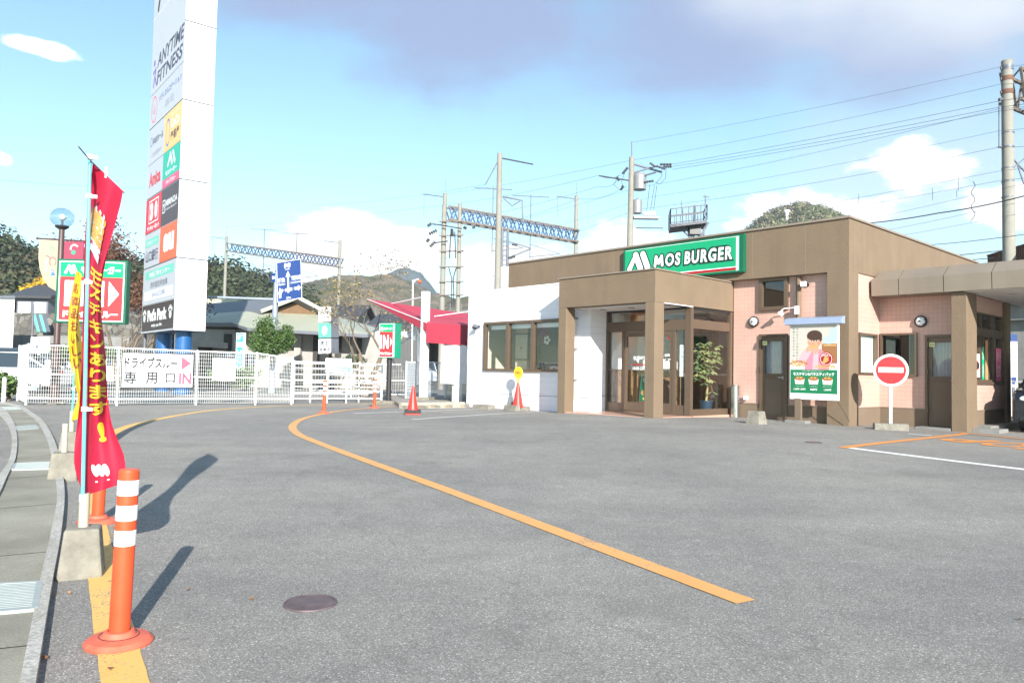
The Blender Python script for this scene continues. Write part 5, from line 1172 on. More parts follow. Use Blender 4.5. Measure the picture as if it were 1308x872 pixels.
for i in range(5):
    q = MB(); a = ka + kd * (i / 5 + .004); c = ka + kd * ((i + 1) / 5 - .004); n_ = kd.normalized().cross(Vector((0, 0, 1))); q.prism([Vector((a.x, a.y, 0)), Vector((c.x, c.y, 0)), Vector((c.x, c.y, .17)), Vector((a.x, a.y, .17))], -n_ * .16, mat('beige_stone', (.42, .36, .27), .9, var=.2, scale=6)); q.build('kerb_stone', t, True, bevel=.01)
q = MB(); q.prism([Vector((p.x, p.y, 0)) for p in (ka, kb, kb + Vector((1.5, 9, 0)), ka + Vector((-2, 9, 0)))], (0, 0, .10), mat('gravel_bed', (.28, .26, .23), .95, var=.3, scale=12, bump=.8)); struct(q.build('path'))
# ------------------------------------------------------------------ big pylon sign with the tenants' names
TC = Vector((-12.593, 28.0, 0)); tw = Vector((.7816, .6239, 0)); tl = Vector((-.6239, .7816, 0))
t = thing('pylon_sign', 'very tall white pylon sign with stacked shop name panels on two blue legs', 'pylon sign', TC, 0)
PYW = mat('pylon_white', (.83, .83, .83), .4, var=.03, scale=1); PYB = mat('pylon_blue', (.02, .10, .27), .35, .1, var=.05)
q = MB(); zr = [2.38, 5.12, 8.09, 11.12, 14.15, 17.2, 18.5]
for z0_, z1_ in zip(zr[:-1], zr[1:]): q.prism([TC + Vector((0, 0, z0_ + .03)), TC + tw * 1.125 + Vector((0, 0, z0_ + .03)), TC + tw * 1.125 + tl * 5.06 + Vector((0, 0, z0_ + .03)), TC + tl * 5.06 + Vector((0, 0, z0_ + .03))], (0, 0, z1_ - z0_ - .06), PYW)
q.prism([TC + tw * .02 + tl * .02 + Vector((0, 0, 2.4)), TC + tw * 1.1 + tl * .02 + Vector((0, 0, 2.4)), TC + tw * 1.1 + tl * 5.03 + Vector((0, 0, 2.4)), TC + tw * .02 + tl * 5.03 + Vector((0, 0, 2.4))], (0, 0, 16.05), GREY_S)
q.build('body', t, True)
for k in (.75, 3.6): q = MB(); p = TC + tl * k + tw * .56; q.tube([p, p + Vector((0, 0, 2.4))], .31, PYB, 24); q.build('leg', t, True)
q = MB(); p = TC + tl * 5.25 + tw * .2; q.tube([p, p + Vector((0, 0, 6.3))], .06, GREY_S, 10); q.build('cable_duct', t, True)
q = MB(); P = Plane2(q, TC + tl * 5.06 - tw * .004, -tl, (0, 0, 1)); WD = 5.06; M_ = 2.55
SHADEW = flat('panel_white_shaded', (.46, .49, .54)); INK = flat('panel_ink', (.06, .06, .10)); PR = flat('panel_red', (.60, .03, .05)); PG = flat('panel_green', (.02, .42, .30)); PM = flat('panel_mint', (.16, .56, .44)); POR = flat('panel_orange', (.80, .50, .20)); PD = flat('panel_dark', (.075, .06, .07)); PAU = flat('panel_coral', (.80, .14, .06)); PBR = flat('panel_brown', (.045, .03, .03)); PBL = flat('panel_blue', (.08, .16, .40)); PPK = flat('panel_pink', (.75, .10, .2))  # panel white is darkened and blued to carry the left face's shade
rows = [(2.42, 3.60), (3.66, 5.09), (5.15, 6.56), (6.60, 8.06), (8.12, 9.53), (9.57, 11.09), (11.15, 12.56), (12.6, 15.9), (15.95, 18.4)]
def cell(i, full=None): return rows[i]
for i, (a, c) in enumerate(rows): P.rect(.03, a, WD - .03, c, SHADEW, .001)
for i in (0, 1, 2, 3, 4, 5, 6): P.rect(0, rows[i][1], WD, rows[i][1] + .03, flat('seam_grey', (.25, .26, .28)), .0015)
P.rect(.08, 2.48, WD - .10, 3.56, PBR, .003); P.text("Pet's Park", 1.0, 2.86, 4.0, 3.36, SWHITE, .005, bold=.07); P.text('enjoy pet life', 1.7, 2.60, 3.3, 2.76, SWHITE, .005, bold=.03)
for x in (.5, 4.5):
    P.ell(x, 3.02, .17, .15, SWHITE, .005)
    for k in range(4): P.ell(x - .21 + .14 * k, 3.22 + (.08 if k in (1, 2) else 0), .06, .09, SWHITE, .0052)
P.rect(.4, 4.62, WD - .3, 4.96, PM, .003); P.text('市民活動センター', 1.0, 4.68, 4.2, 4.90, SWHITE, .005, bold=.03); P.text('西中国信用金庫', 1.3, 4.22, 3.9, 4.48, INK, .005); P.rect(.3, 3.74, WD - .3, 4.14, flat('panel_pale', (.66, .70, .80)), .003); P.text('JA山口県', 1.6, 3.82, 3.6, 4.06, INK, .005)
P.rect(.2, 6.0, 2.3, 6.34, PM, .003); P.text('年金相談センター', .4, 6.07, 2.1, 6.27, SWHITE, .005); P.text('山口銀行', .3, 5.36, 2.3, 5.84, INK, .005, bold=.02)
P.rect(M_, 5.15, WD - .02, 6.56, PAU, .003); P.text('au', 3.1, 5.5, 4.6, 6.22, SWHITE, .005, bold=.06)
P.rect(.03, 6.60, M_, 8.06, PR, .003); P.ring(1.3, 7.42, 0, .0, SWHITE, .004)
for a in ((.55, 6.98, 2.1, 7.03), (.55, 7.90, 2.1, 7.95), (.55, 7.03, .61, 7.90), (2.04, 7.03, 2.1, 7.90)): P.rect(*a, SWHITE, .005)
P.text('3', .72, 7.10, 1.25, 7.84, SWHITE, .005, bold=.08); P.ell(1.70, 7.47, .22, .36, SWHITE, .005); P.text('CUT', 1.54, 7.40, 1.86, 7.54, PR, .006, bold=.03); P.text('サンキューカット', .35, 6.68, 2.3, 6.90, SWHITE, .005, bold=.05)
P.rect(M_, 6.60, WD - .02, 8.06, PD, .003)
for a in ((2.75, 7.1, 2.79, 7.62), (3.11, 7.1, 3.15, 7.62), (2.79, 7.58, 3.11, 7.62), (2.79, 7.1, 3.11, 7.14)): P.rect(*a, SWHITE, .005)
P.text('M', 2.84, 7.2, 3.06, 7.5, SWHITE, .005); P.text('MiMiNOA', 3.22, 7.32, 4.85, 7.58, SWHITE, .005, bold=.02); P.text('HAIR & BEAUTY', 3.22, 7.16, 4.8, 7.24, SWHITE, .005)
P.text('Amica', .4, 8.55, 2.2, 9.15, PR, .005, bold=.04); P.rect(M_, 8.12, WD - .02, 9.53, PG, .003); P.rect(M_, 8.12, WD - .02, 8.45, PPK, .0035); P.mlogo(3.15, 8.85, 1.3, .58, SWHITE, .005); P.text('モスバーガー', 3.0, 8.56, 4.6, 8.76, SWHITE, .005, bold=.05); P.text('ドライブスルー', 3.1, 8.2, 4.5, 8.38, SWHITE, .005, bold=.03)
P.ring(.5, 10.5, .16, .20, PBL, .004); P.text('ゆめホール', .8, 10.3, 2.4, 10.62, INK, .005, bold=.02); P.text('入居者募集中', .5, 9.8, 2.2, 10.0, flat('panel_grey', (.40, .42, .50)), .005)
P.rect(M_, 9.57, WD - .02, 11.09, POR, .003); P.ring(3.12, 10.3, .25, .30, PBL, .004, sy=1.9); P.text('CoCo', 3.55, 10.35, 4.75, 10.72, SWHITE, .005, bold=.02); P.text('壱番屋', 3.55, 9.85, 4.75, 10.22, PBR, .005, bold=.02); P.text('カレーハウス', 3.5, 10.82, 4.8, 10.96, SWHITE, .005)
P.ring(.75, 11.85, .42, .47, PPK, .004, sy=1.2); P.text('心', .55, 11.65, .95, 12.05, PPK, .005); P.text('メディカルステーション', 1.5, 11.95, 4.8, 12.25, PBL, .005, bold=.01); P.text('薬局', 2.5, 11.45, 3.8, 11.75, MATS['panel_grey'], .005)
P.text('ANYTIME', 1.0, 13.55, 4.85, 14.12, INK, .005, bold=.02, shear=.2); P.text('FITNESS', 1.0, 12.82, 4.75, 13.38, INK, .005, bold=.02, shear=.2)
P.ell(.52, 13.9, .12, .14, flat('panel_purple', (.20, .12, .45)), .005); P.cap(.45, 12.9, .75, 13.6, .07, MATS['panel_purple'], .005); P.cap(.75, 13.6, .35, 13.5, .05, MATS['panel_purple'], .0053); P.cap(.7, 13.2, .95, 12.85, .06, MATS['panel_purple'], .0056)
P.cap(.8, 16.15, 1.35, 17.3, .13, PBR, .005); P.cap(1.35, 17.3, 1.6, 16.4, .10, PBR, .0053); P.text('DE', 1.9, 16.3, 2.8, 16.8, PG, .005, bold=.03); P.text('ガーデン', 2.0, 17.0, 4.2, 17.6, PBR, .005)
q.build('panel', t, True)
# ------------------------------------------------------------------ the town and the railway behind
def flatpt(px, py, d, z=0): p = at(px, py, d); p.z = z; return p
# blue road sign
p = flatpt(348.5, 450, 32); PB = mat('pale_blue_steel', (.27, .32, .39), .4, .2, var=.06); BLU = flat('road_sign_blue', (.004, .034, .165), .4)
t = thing('direction_sign', 'blue overhead direction sign with white arrows on a pale steel pole', 'road sign', p, 0)
q = MB(); q.tube([(0, 0, 0), (.02, 0, 2.5), (.06, 0, 5.1)], [.14, .125, .10], PB, 18); q.build('pole', t)
q = MB(); q.tube([(.05, 0, 3.98), (-3.4, -.3, 4.02)], [.06, .045], PB, 12); q.build('arm', t)
def board(parent, c4, th, m, draw, w, h, lab='board'):
    a, b_, c, d_ = [Vector(x) for x in c4]       # lower-left, lower-right, upper-right, upper-left
    xd = (b_ - a).normalized(); yd = (d_ - a).normalized(); n_ = xd.cross(yd).normalized()
    q = MB(); q.prism([a, b_, b_ + (d_ - a), d_], -n_ * th, m); P = Plane2(q, a + n_ * .004, xd, yd); draw(P, (b_ - a).length, (d_ - a).length); return q
def d_blue(P, w, h):
    P.rect(.02, .02, w - .02, h - .02, SWHITE, 0); P.rect(.035, .035, w - .035, h - .035, BLU, .001)
    P.rect(w * .42, h * .2, w * .48, h * .62, SWHITE, .003); P.poly([(w * .36, h * .6), (w * .45, h * .74), (w * .54, h * .6)], SWHITE, .003)
    P.rect(w * .14, h * .24, w * .86, h * .31, SWHITE, .0035); P.poly([(w * .84, h * .2), (w * .95, h * .275), (w * .84, h * .35)], SWHITE, .003); P.poly([(w * .05, h * .2), (w * .12, h * .36), (w * .19, h * .2)], SWHITE, .003); P.rect(w * .08, h * .10, w * .16, h * .25, SWHITE, .003)
    P.text('長府', w * .3, h * .82, w * .56, h * .94, SWHITE, .003, bold=.03); P.text('Chofu', w * .34, h * .77, w * .52, h * .81, SWHITE, .003); P.text('幡生', w * .05, h * .48, w * .33, h * .59, SWHITE, .003, bold=.03); P.text('Hatabu', w * .05, h * .41, w * .33, h * .46, SWHITE, .003)
    P.text('下関市街', w * .56, h * .48, w * .97, h * .60, SWHITE, .003, bold=.03); P.text('Central Shimonoseki', w * .54, h * .41, w * .97, h * .46, SWHITE, .003); P.ell(w * .28, h * .275, w * .06, h * .05, BLU, .004); P.ell(w * .65, h * .275, w * .06, h * .05, BLU, .004); P.text('191', w * .25, h * .26, w * .31, h * .29, SWHITE, .005); P.text('2', w * .64, h * .255, w * .66, h * .295, SWHITE, .005); P.text('300m', w * .36, h * .05, w * .54, h * .10, SWHITE, .003)
q = board(t, (at(354, 386.7, 31.7), at(386.3, 380.7, 32.3), at(384.5, 329.5, 32.3), at(352.5, 335, 31.7)), .05, GREY_S, d_blue, 1, 1); q.build('board', t, True)
q = board(t, (at(346.5, 360.5, 31.8), at(353.5, 359.5, 31.95), at(353, 348.6, 31.95), at(346, 349.5, 31.8)), .04, GREY_S, lambda P, w, h: (P.rect(0, 0, w, h, BLU, 0), P.text('国道', .05, h * .3, w - .03, h * .7, SWHITE, .002)), 1, 1); q.build('board', t, True)
# three-plate sign
t = thing('plate_sign', 'stack of three square shop plates, the middle one green with a flower', 'sign', flatpt(413, 450, 36), 0)
q = MB(); q.tube([(.15, .75, 0), (.15, .75, 3.9)], .09, DARK, 12); q.build('post', t)
def plate(y0, y1, draw, m):
    q = board(t, (at(406.8, y1, 36.5), at(423, y1 - .5, 35.9), at(423, y0 + .5, 35.9), at(406.8, y0, 36.5)), .45, GREY_S, draw, 1, 1); q.build('plate', t, True)
plate(392.5, 411, lambda P, w, h: (P.rect(0, 0, w, h, SWHITE, 0), P.text('久屋', .1, h * .5, w - .1, h * .88, PBR, .002), P.text('ヒサヤ', .12, h * .12, w - .12, h * .36, PBR, .002)), 0)
plate(413, 431.5, lambda P, w, h: (P.rect(0, 0, w, h, PM, 0), *[P.ell(w / 2 + .12 * math.cos(k), h / 2 + .14 * math.sin(k), .1, .1, SWHITE, .002 + k * .0003) for k in (0.3, 1.35, 2.4, 3.45, 4.5, 5.5)], P.ring(w / 2, h / 2, .06, .08, PM, .006)), 0)
plate(433, 451.5, lambda P, w, h: (P.rect(0, 0, w, h, SWHITE, 0), P.text('店主', .12, h * .52, w * .8, h * .85, INK, .002, bold=.02), P.text('営業中', .08, h * .15, w - .08, h * .4, INK, .002, bold=.02)), 0)
# green vertical sign by the hall
t = thing('vertical_sign', 'narrow green upright sign with white characters in front of the hall', 'sign', flatpt(307, 450, 34), 0)
q = MB(); q.box(-.19, .22, -.04, .04, .3, 2.62, SWHITE); P = Plane2(q, (-.17, -.044, .9), (1, 0, 0), (0, 0, 1)); P.rect(.0, 0, .29, 1.7, PG, 0)
for k, ch in enumerate('野間いこい'): P.text(ch, .04, 1.40 - k * .34, .26, 1.64 - k * .34, SWHITE, .002, bold=.03)
q.build('board', t)
# ---- hall with a dark gabled roof
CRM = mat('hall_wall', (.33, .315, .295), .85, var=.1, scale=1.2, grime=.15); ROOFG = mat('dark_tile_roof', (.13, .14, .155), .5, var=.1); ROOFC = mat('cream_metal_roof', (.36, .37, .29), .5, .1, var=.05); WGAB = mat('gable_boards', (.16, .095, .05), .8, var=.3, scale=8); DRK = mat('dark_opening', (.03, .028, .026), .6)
t = thing('community_hall', 'low hall with dark gabled roof, wooden gable and pale lower roof', 'building', flatpt(370, 460, 42), 0)
q = MB(); e0, e1 = at(232, 413, 43), at(500, 427, 41); q.box(e0.x + .3, e1.x, 41.6, 52, 0, 3.15, CRM); q.build('wall', t, True)
q = MB()
F = [at(225, 412, 41.5), at(296, 412, 41.0), at(316, 418.5, 39.6), at(470, 427, 39.6), at(482, 419, 46)]
Tt = [at(240, 402, 44), at(336, 396, 43.2), at(345, 396, 43.2), at(409, 401, 43.2), at(445, 408, 46)]
for i in range(4): q.add([F[i], F[i + 1], Tt[i + 1], Tt[i]], [(0, 1, 2, 3)], ROOFC); q.add([F[i], F[i + 1], F[i + 1] - Vector((0, 0, .16)), F[i] - Vector((0, 0, .16))], [(0, 1, 2, 3)], GREY_S); q.add([F[i] - Vector((0, 0, .16)), F[i + 1] - Vector((0, 0, .16)), Tt[i + 1] - Vector((0, 0, 1.2)), Tt[i] - Vector((0, 0, 1.2))], [(0, 1, 2, 3)], SOFFIT)
q.build('lower_roof', t, True)
R0, R1 = at(381, 378.5, 42.3), at(250, 389, 49.5); G0, G1 = at(334, 396.5, 42.3), at(412, 395, 42.6); dR = R1 - R0
q = MB(); th = Vector((0, 0, -.18))
for g_ in (G0, G1): q.prism([R0, R1, R1 + (g_ - R0), g_], th, ROOFG)
q.bar(R0 + Vector((0, -.04, -.05)), G0 + Vector((0, -.04, -.05)), .1, .2, ROOFC); q.bar(R0 + Vector((0, -.04, -.05)), G1 + Vector((0, -.04, -.05)), .1, .2, ROOFC); q.build('roof', t, True)
q = MB(); o_ = Vector((0, .5, -.2)); q.prism([R0 + o_, G1 + o_, G1 + o_ - Vector((0, 0, .9)), G0 + o_ - Vector((0, 0, .9)), G0 + o_], Vector((0, .3, 0)), WGAB)
for i in range(26): u = i / 25; a = G0.lerp(G1, u) + o_; q.bar(a + Vector((0, -.02, -.8)), a + Vector((0, -.02, .02 + .85 * (1 - abs(u - .6) / .6 if u < .6 else 1 - (u - .6) / .4))), .03, .02, WGAB)
q.build('gable', t, True)
for i, (a, c, m_) in enumerate(((286, 295, DRK), (400, 408, DRK), (428, 436, DRK), (456, 462, DRK), (378, 386, CRM), (300, 304, CRM))):
    q = MB(); A_ = at(a, 450, 41.58); C_ = at(c, 450, 41.58); q.box(A_.x, C_.x, 41.5 if m_ is DRK else 41.2, 41.62, .1, 2.9, m_); q.build('window' if m_ is DRK else 'pier', t, True)
q = MB(); q.tube([at(299, 421, 40.6), at(306, 424, 41.3), at(306, 455, 41.4)], .05, GREY_S, 8); q.tube([at(452, 427, 40.6), at(448, 431, 41.3), at(448, 460, 41.4)], .05, GREY_S, 8); q.build('downpipe', t, True)
t = thing('porch_shed', 'small pale porch roof over a dark doorway between the blue pylon leg and the hall', 'shed', flatpt(254, 450, 38), 0)
q = MB(); a, c = at(248, 440, 38), at(272, 440, 38); q.box(a.x, c.x, 37.5, 40, 2.05, 2.35, CRM); q.build('roof', t, True); q = MB(); q.box(a.x + .1, c.x - .1, 38.2, 40, 0, 2.05, DRK); q.build('wall', t, True)
# building with flat cream roof behind the hall (left)
t = thing('low_building', 'low pale building with a flat roof behind the hall, left of the masts', 'building', flatpt(300, 450, 56), 0)
q = MB(); a, c = at(225, 380, 58), at(300, 380, 58); q.box(a.x, c.x, 58, 66, 0, at(262, 388, 58).z, CRM); q.build('wall', t, True); q = MB(); q.box(a.x - .3, c.x + .3, 57.6, 66.3, at(262, 388, 58).z, at(262, 382, 58).z, ROOFC); q.build('roof', t, True)
t = thing('vent_machine', 'grey round vent machine beside the green upright sign', 'machine', flatpt(288, 450, 36), 0)
q = MB(); q.lathe((0, 0, 1.0), [(.28, 0), (.33, .35), (.3, .5), (.42, .55), (.30, .75), (.0, .8)], GREY_S, 20); q.tube([(0, 0, 0), (0, 0, 1.0)], .1, GREY_S, 10); q.build('body', t)
dup(t, flatpt(318, 450, 36), 0, 'grey round vent machine between the green upright sign and the bush')
# ---- plants
BARK = mat('bark', (.16, .125, .095), .9, var=.25, scale=9, bump=.8, bscale=30); BARK_L = mat('bark_pale', (.17, .145, .115), .9, var=.25, scale=9, bump=.6, bscale=30)
LG = mat('leaf_green', (.045, .095, .025), .55, var=.35, scale=3); LG2 = mat('leaf_green_light', (.10, .16, .04), .55, var=.35, scale=3); LR = mat('leaf_rust', (.13, .05, .028), .6, var=.35, scale=3); LR2 = mat('leaf_brown', (.085, .05, .03), .6, var=.35, scale=3); LO = mat('leaf_olive', (.26, .20, .07), .6, var=.3, scale=3); LY = mat('leaf_yellow', (.62, .38, .03), .6, var=.2)
def limbs(q, p, d, L, r, depth, rnd, m, tips, up=.18):
    pts = [p]; rs = [r]; n = 4
    for i in range(n):
        d = (d + Vector((rnd.gauss(0, .13), rnd.gauss(0, .13), rnd.gauss(0, .07) + up * .25))).normalized(); p = p + d * L / n; pts.append(p); rs.append(r * (1 - .42 * (i + 1) / n))
    q.tube(pts, rs, m, 7 if r > .03 else 4, cap=False)
    if depth == 0: tips.append(p); return
    for k in range(rnd.choice((2, 3, 3))):
        j = rnd.choice((2, 3, 4, 4)); a = rnd.uniform(0, 6.28); s_ = rnd.uniform(.45, .85); v = Vector((math.cos(a), math.sin(a), 0)) * s_ + d * 1.0
        limbs(q, pts[j], v.normalized(), L * rnd.uniform(.62, .85), rs[j] * .62, depth - 1, rnd, m, tips, up)
def tree(name, lab, base, H, seed, depth=5, leaves=0, lm=(LG, LG2), leaf=.06, cat='tree', r=.12, stems=1, spread=1.0, group=None, bark=None, L0=.28):
    rnd = random.Random(seed); t = thing(name, lab, cat, base, 0, group); q = MB(); tips = []
    for s_ in range(stems):
        a = 6.28 * s_ / stems; d = Vector((math.cos(a) * .25 * (stems > 1), math.sin(a) * .25 * (stems > 1), 1)).normalized()
        limbs(q, Vector((0, 0, -.05)), d, H * L0, r, depth, rnd, bark or BARK, tips)
    q.build('trunk', t)
    if leaves:
        q = MB()
        for i in range(leaves):
            c = tips[rnd.randrange(len(tips))] + Vector((rnd.gauss(0, .12), rnd.gauss(0, .12), rnd.gauss(0, .12))) * spread
            a = Vector((rnd.gauss(0, 1), rnd.gauss(0, 1), rnd.gauss(0, .7))).normalized(); b_ = a.cross(Vector((rnd.gauss(0, 1), rnd.gauss(0, 1), rnd.gauss(0, 1)))).normalized(); s0 = leaf * rnd.uniform(.6, 1.3)
            q.add([c - a * s0, c + b_ * s0 * .5, c + a * s0, c - b_ * s0 * .5], [(0, 1, 2, 3)], lm[0] if rnd.random() < .6 else lm[1])
        q.build('crown', t)
    return t
tree('bare_tree', 'nearly bare tree with a few olive leaves between the hall and the red awning', flatpt(468, 470, 30), 7.4, 4, 7, 1500, (LO, LR2), .05, r=.13, stems=2, L0=.25)
tree('bare_tree', 'smaller bare shrub-like tree behind the three-plate sign', flatpt(433, 470, 34), 3.2, 9, 5, 0, r=.05, stems=3, bark=BARK_L)
tree('autumn_tree', 'rust-brown autumn tree behind the drive-through sign', flatpt(152, 470, 34), 10.2, 21, 6, 15000, (LR, LR2), .07, r=.10, stems=3, spread=1.7, L0=.24)
def bush(lab, c, rx, rz, n, leaf, seed, lm=(LG, LG2), name='bush', clump=14, group=None):
    rnd = random.Random(seed); t = thing(name, lab, 'bush', Vector(c) - Vector((0, 0, rz)), 0, group)
    q = MB(); q.tube([(0, 0, 0), (.03, 0, rz * .9)], [.06, .03], BARK, 7)
    for k in range(9): a = k * .7; q.tube([(0, 0, rz * .3), (rx * .6 * math.cos(a), rx * .6 * math.sin(a), rz * (1 + .4 * math.sin(k * 2)))], [.025, .008], BARK, 5)
    q.build('trunk', t); q = MB(); leafy(q, (0, 0, rz * 1.02), rx, rz, n, leaf, lm[0], rnd, clump, lm[1]); q.build('crown', t); return t
c = at(348, 432, 31); bush('round dense green bush in front of the hall behind the blue sign pole', c, .95, .95, 15000, .05, 3, clump=34)
c = at(300, 482, 23.6); bush('low leafy bush seen through the white mesh fence under the paper notice', c, .8, .38, 1800, .06, 5, (LG2, LG))
c = at(12, 493, 21.5); bush('green leafy plants at the left edge beside the white cars', c, .75, .42, 1500, .08, 6, (LG2, LG))
c = at(452, 462, 33); bush('clipped green shrub behind the bare tree', c, .7, .4, 1500, .05, 7)
c = at(103, 452, 30); bush('dark green hedge bush behind the yellow banner', c, 1.5, .6, 2600, .07, 8)
t = thing('marker_post', 'short white marker post among the plants at the left edge', 'post', flatpt(5, 500, 20.6), 0); q = MB(); q.tube([(0, 0, 0), (0, 0, .62)], .05, WHITE_M, 12); q.ball((0, 0, .62), .05, WHITE_M, 12, 6); q.build('post', t)
# ---- cars
def car(lab, base, rz, L, Wd, H, paintm, kind='sedan'):
    t = thing('parked_car', lab, 'car', base, rz)
    if kind == 'sedan':
        body = [(-L / 2, .25), (-L / 2, .62), (-L / 2 + .1, .78), (-L * .24, .90), (L * .40, .92), (L / 2, .80), (L / 2, .28)]; cab = [(-L * .27, .88), (-L * .12, H), (L * .20, H), (L * .40, .90)]
    else:
        body = [(-L / 2, .25), (-L / 2, .70), (-L / 2 + .12, .92), (-L * .32, 1.02), (L * .47, 1.05), (L / 2, .9), (L / 2, .28)]; cab = [(-L * .34, 1.0), (-L * .18, H), (L * .44, H), (L * .49, 1.03)]
    q = MB(); hw = Wd / 2
    q.prism([(x, -hw, z) for x, z in body], (0, Wd, 0), paintm); o = q.build('body', t, bevel=.07, seg=3)
    q = MB(); n = len(cab); q.add([(x, -hw * .96, z) if z < H - .05 else (x, -hw * .80, z) for x, z in cab] + [(x, hw * .96, z) if z < H - .05 else (x, hw * .80, z) for x, z in cab], [tuple(range(n)), tuple(range(n, 2 * n))] + [(i, (i + 1) % n, n + (i + 1) % n, n + i) for i in range(n)], mat('car_glass', (.03, .04, .05), .06, spec=.8, var=0)); q.build('windows', t)
    q = MB(); q.box(cab[1][0] + .05, cab[2][0] - .03, -hw * .8, hw * .8, H - .02, H + .02, paintm)
    for sg in (-1, 1):
        for x, z, x2, z2 in ((cab[0][0], cab[0][1], cab[1][0], H), (cab[3][0], cab[3][1], cab[2][0], H), (0, .9, 0, H)): q.bar((x, sg * hw * .95, z), (x2, sg * hw * .80, z2), .06, .06, paintm)
    q.build('roof', t, bevel=.01)
    for x in (-L * .31, L * .31):
        for sg in (-1, 1):
            q = MB(); q.lathe((x, sg * (hw - .1), .31), [(.2, -.1), (.31, -.09), (.31, .1), (.2, .11)], RUBBER, 24, (0, 1, 0)); w_ = q.build('wheel', t); q = MB(); q.lathe((x, sg * (hw + .005), .31), [(0, -.08 if sg > 0 else .08), (.2, -.04 if sg > 0 else .04), (.205, .012 if sg > 0 else -.012), (.19, .0)], STEEL, 20, (0, 1, 0)); q.build('rim', w_)
    for sg in (-1, 1):
        q = MB(); q.ball((-L / 2 + .14, sg * hw * .72, .72), .16, mat('headlight', (.85, .87, .9), .08, .3, spec=.9, var=0), 14, 8, (.9, 1.1, .65)); q.build('headlight', t)
        q = MB(); q.box(-L * .20, -L * .16, sg * (hw + .02), sg * (hw + .18), .95, 1.08, paintm); q.build('mirror', t, bevel=.02)
        q = MB(); q.box(L / 2 - .06, L / 2 + .012, sg * hw * .6, sg * hw * .92, .66, .82, flat('taillight', (.5, .02, .02), .2)); q.build('taillight', t)
    q = MB(); q.box(-L / 2 - .012, -L / 2 + .02, -hw * .5, hw * .5, .42, .66, DARK); q.box(-L / 2 - .02, -L / 2, -.17, .17, .40, .57, SWHITE); q.box(-L / 2 - .014, -L / 2 + .02, -hw * .8, hw * .8, .28, .36, DARK); q.build('grille', t)
    return t
CW = mat('car_white', (.78, .78, .80), .2, var=0, coat=.8); CK = mat('car_black', (.008, .009, .014), .16, var=0, coat=1.0); CBL = mat('car_navy', (.03, .05, .09), .2, var=0, coat=.8); CS = mat('car_silver', (.45, .46, .48), .25, .5, var=0, coat=.8)
pc = loc(3.40, 4.45); car('black minivan stopped at the drive-through window under the canopy', (pc.x, pc.y, -.03), RZ + math.pi / 2, 4.4, 1.72, 1.75, CK, 'van')
car('white sedan parked at the left edge of the lot', flatpt(2, 470, 27), .2, 4.4, 1.7, 1.42, CW)
car('dark blue car parked behind the white sedan', flatpt(8, 470, 33), .1, 4.4, 1.7, 1.70, CBL, 'van')
car('white van behind the fence between the banners and the pylon', flatpt(140, 470, 37), .3, 4.6, 1.7, 1.85, CW, 'van')
car('silver car parked behind the fence right of the pylon sign legs', flatpt(206, 470, 44), .0, 4.2, 1.7, 1.45, CS)
car('blue-white van parked beyond the road seen under the awning', flatpt(523, 470, 60), .1, 4.4, 1.7, 1.8, mat('car_pale', (.55, .62, .75), .3, var=0), 'van')
# ---- left background: white building, walls and house on the slope
t = thing('white_building', 'plain white building at the left edge above the parked cars', 'building', flatpt(0, 450, 48), 0)
q = MB(); a, c = at(-70, 420, 48), at(17, 420, 48); zt_ = at(15, 381, 48).z; fp_ = [(a.x, 48), (c.x, 48), (c.x - 6, 56), (a.x - 6, 56)]; q.prism([(x_, y_, 0) for x_, y_ in fp_], (0, 0, zt_), WHITE); q.build('wall', t, True); q = MB(); q.prism([(x_ + (.15 if i_ in (1, 2) else -.15), y_ + (-.2 if i_ < 2 else .2), zt_) for i_, (x_, y_) in enumerate(fp_)], (0, 0, .15), GREY_S); q.build('roof', t, True)
mst, tst, bst, cst = nodes_of('stone_retaining', .9)
vo = tst.nodes.new('ShaderNodeTexVoronoi'); vo.feature = 'DISTANCE_TO_EDGE'; vo.inputs['Scale'].default_value = 1.8; tst.links.new(cst.outputs['Object'], vo.inputs[0]); vo2 = tst.nodes.new('ShaderNodeTexVoronoi'); vo2.inputs['Scale'].default_value = 1.8; tst.links.new(cst.outputs['Object'], vo2.inputs[0])
sp2 = tst.nodes.new('ShaderNodeSeparateColor'); tst.links.new(vo2.outputs['Color'], sp2.inputs[0])
cc = tramp(tst, sp2.outputs[0], [(0, (.06, .055, .05)), (.5, (.11, .105, .09)), (1, (.18, .17, .15))]); cc = tmix(tst, tramp(tst, vo.outputs['Distance'], [(0.0, (1, 1, 1)), (.05, (0, 0, 0))]), cc, (.02, .02, .018)); tst.links.new(cc, bst.inputs['Base Color'])
t = thing('retaining_wall', 'stone retaining wall on the slope behind the parked cars', 'wall', flatpt(40, 450, 60), 0)
q = MB(); a, c = at(-60, 420, 60), at(190, 420, 60); q.prism([(a.x, 60, 0), (a.x, 61.5, 0), (a.x, 63, at(40, 398, 60).z), (a.x, 61.5, at(40, 398, 60).z)], (c.x - a.x, 0, 0), mst); q.build('wall', t, True)
q = MB(); q.box(a.x, c.x, 57, 57.3, 0, at(40, 428, 57).z, CONC_L); q.build('lower_wall', t, True)
q = MB()
for k in range(4): A_ = at(44 + 4 * k, 402, 59.5); q.bar(A_, at(50 + 4 * k, 424, 58.5), .25, .1, GREY_S if k % 2 else PM)
q.build('drain_chute', t, True)
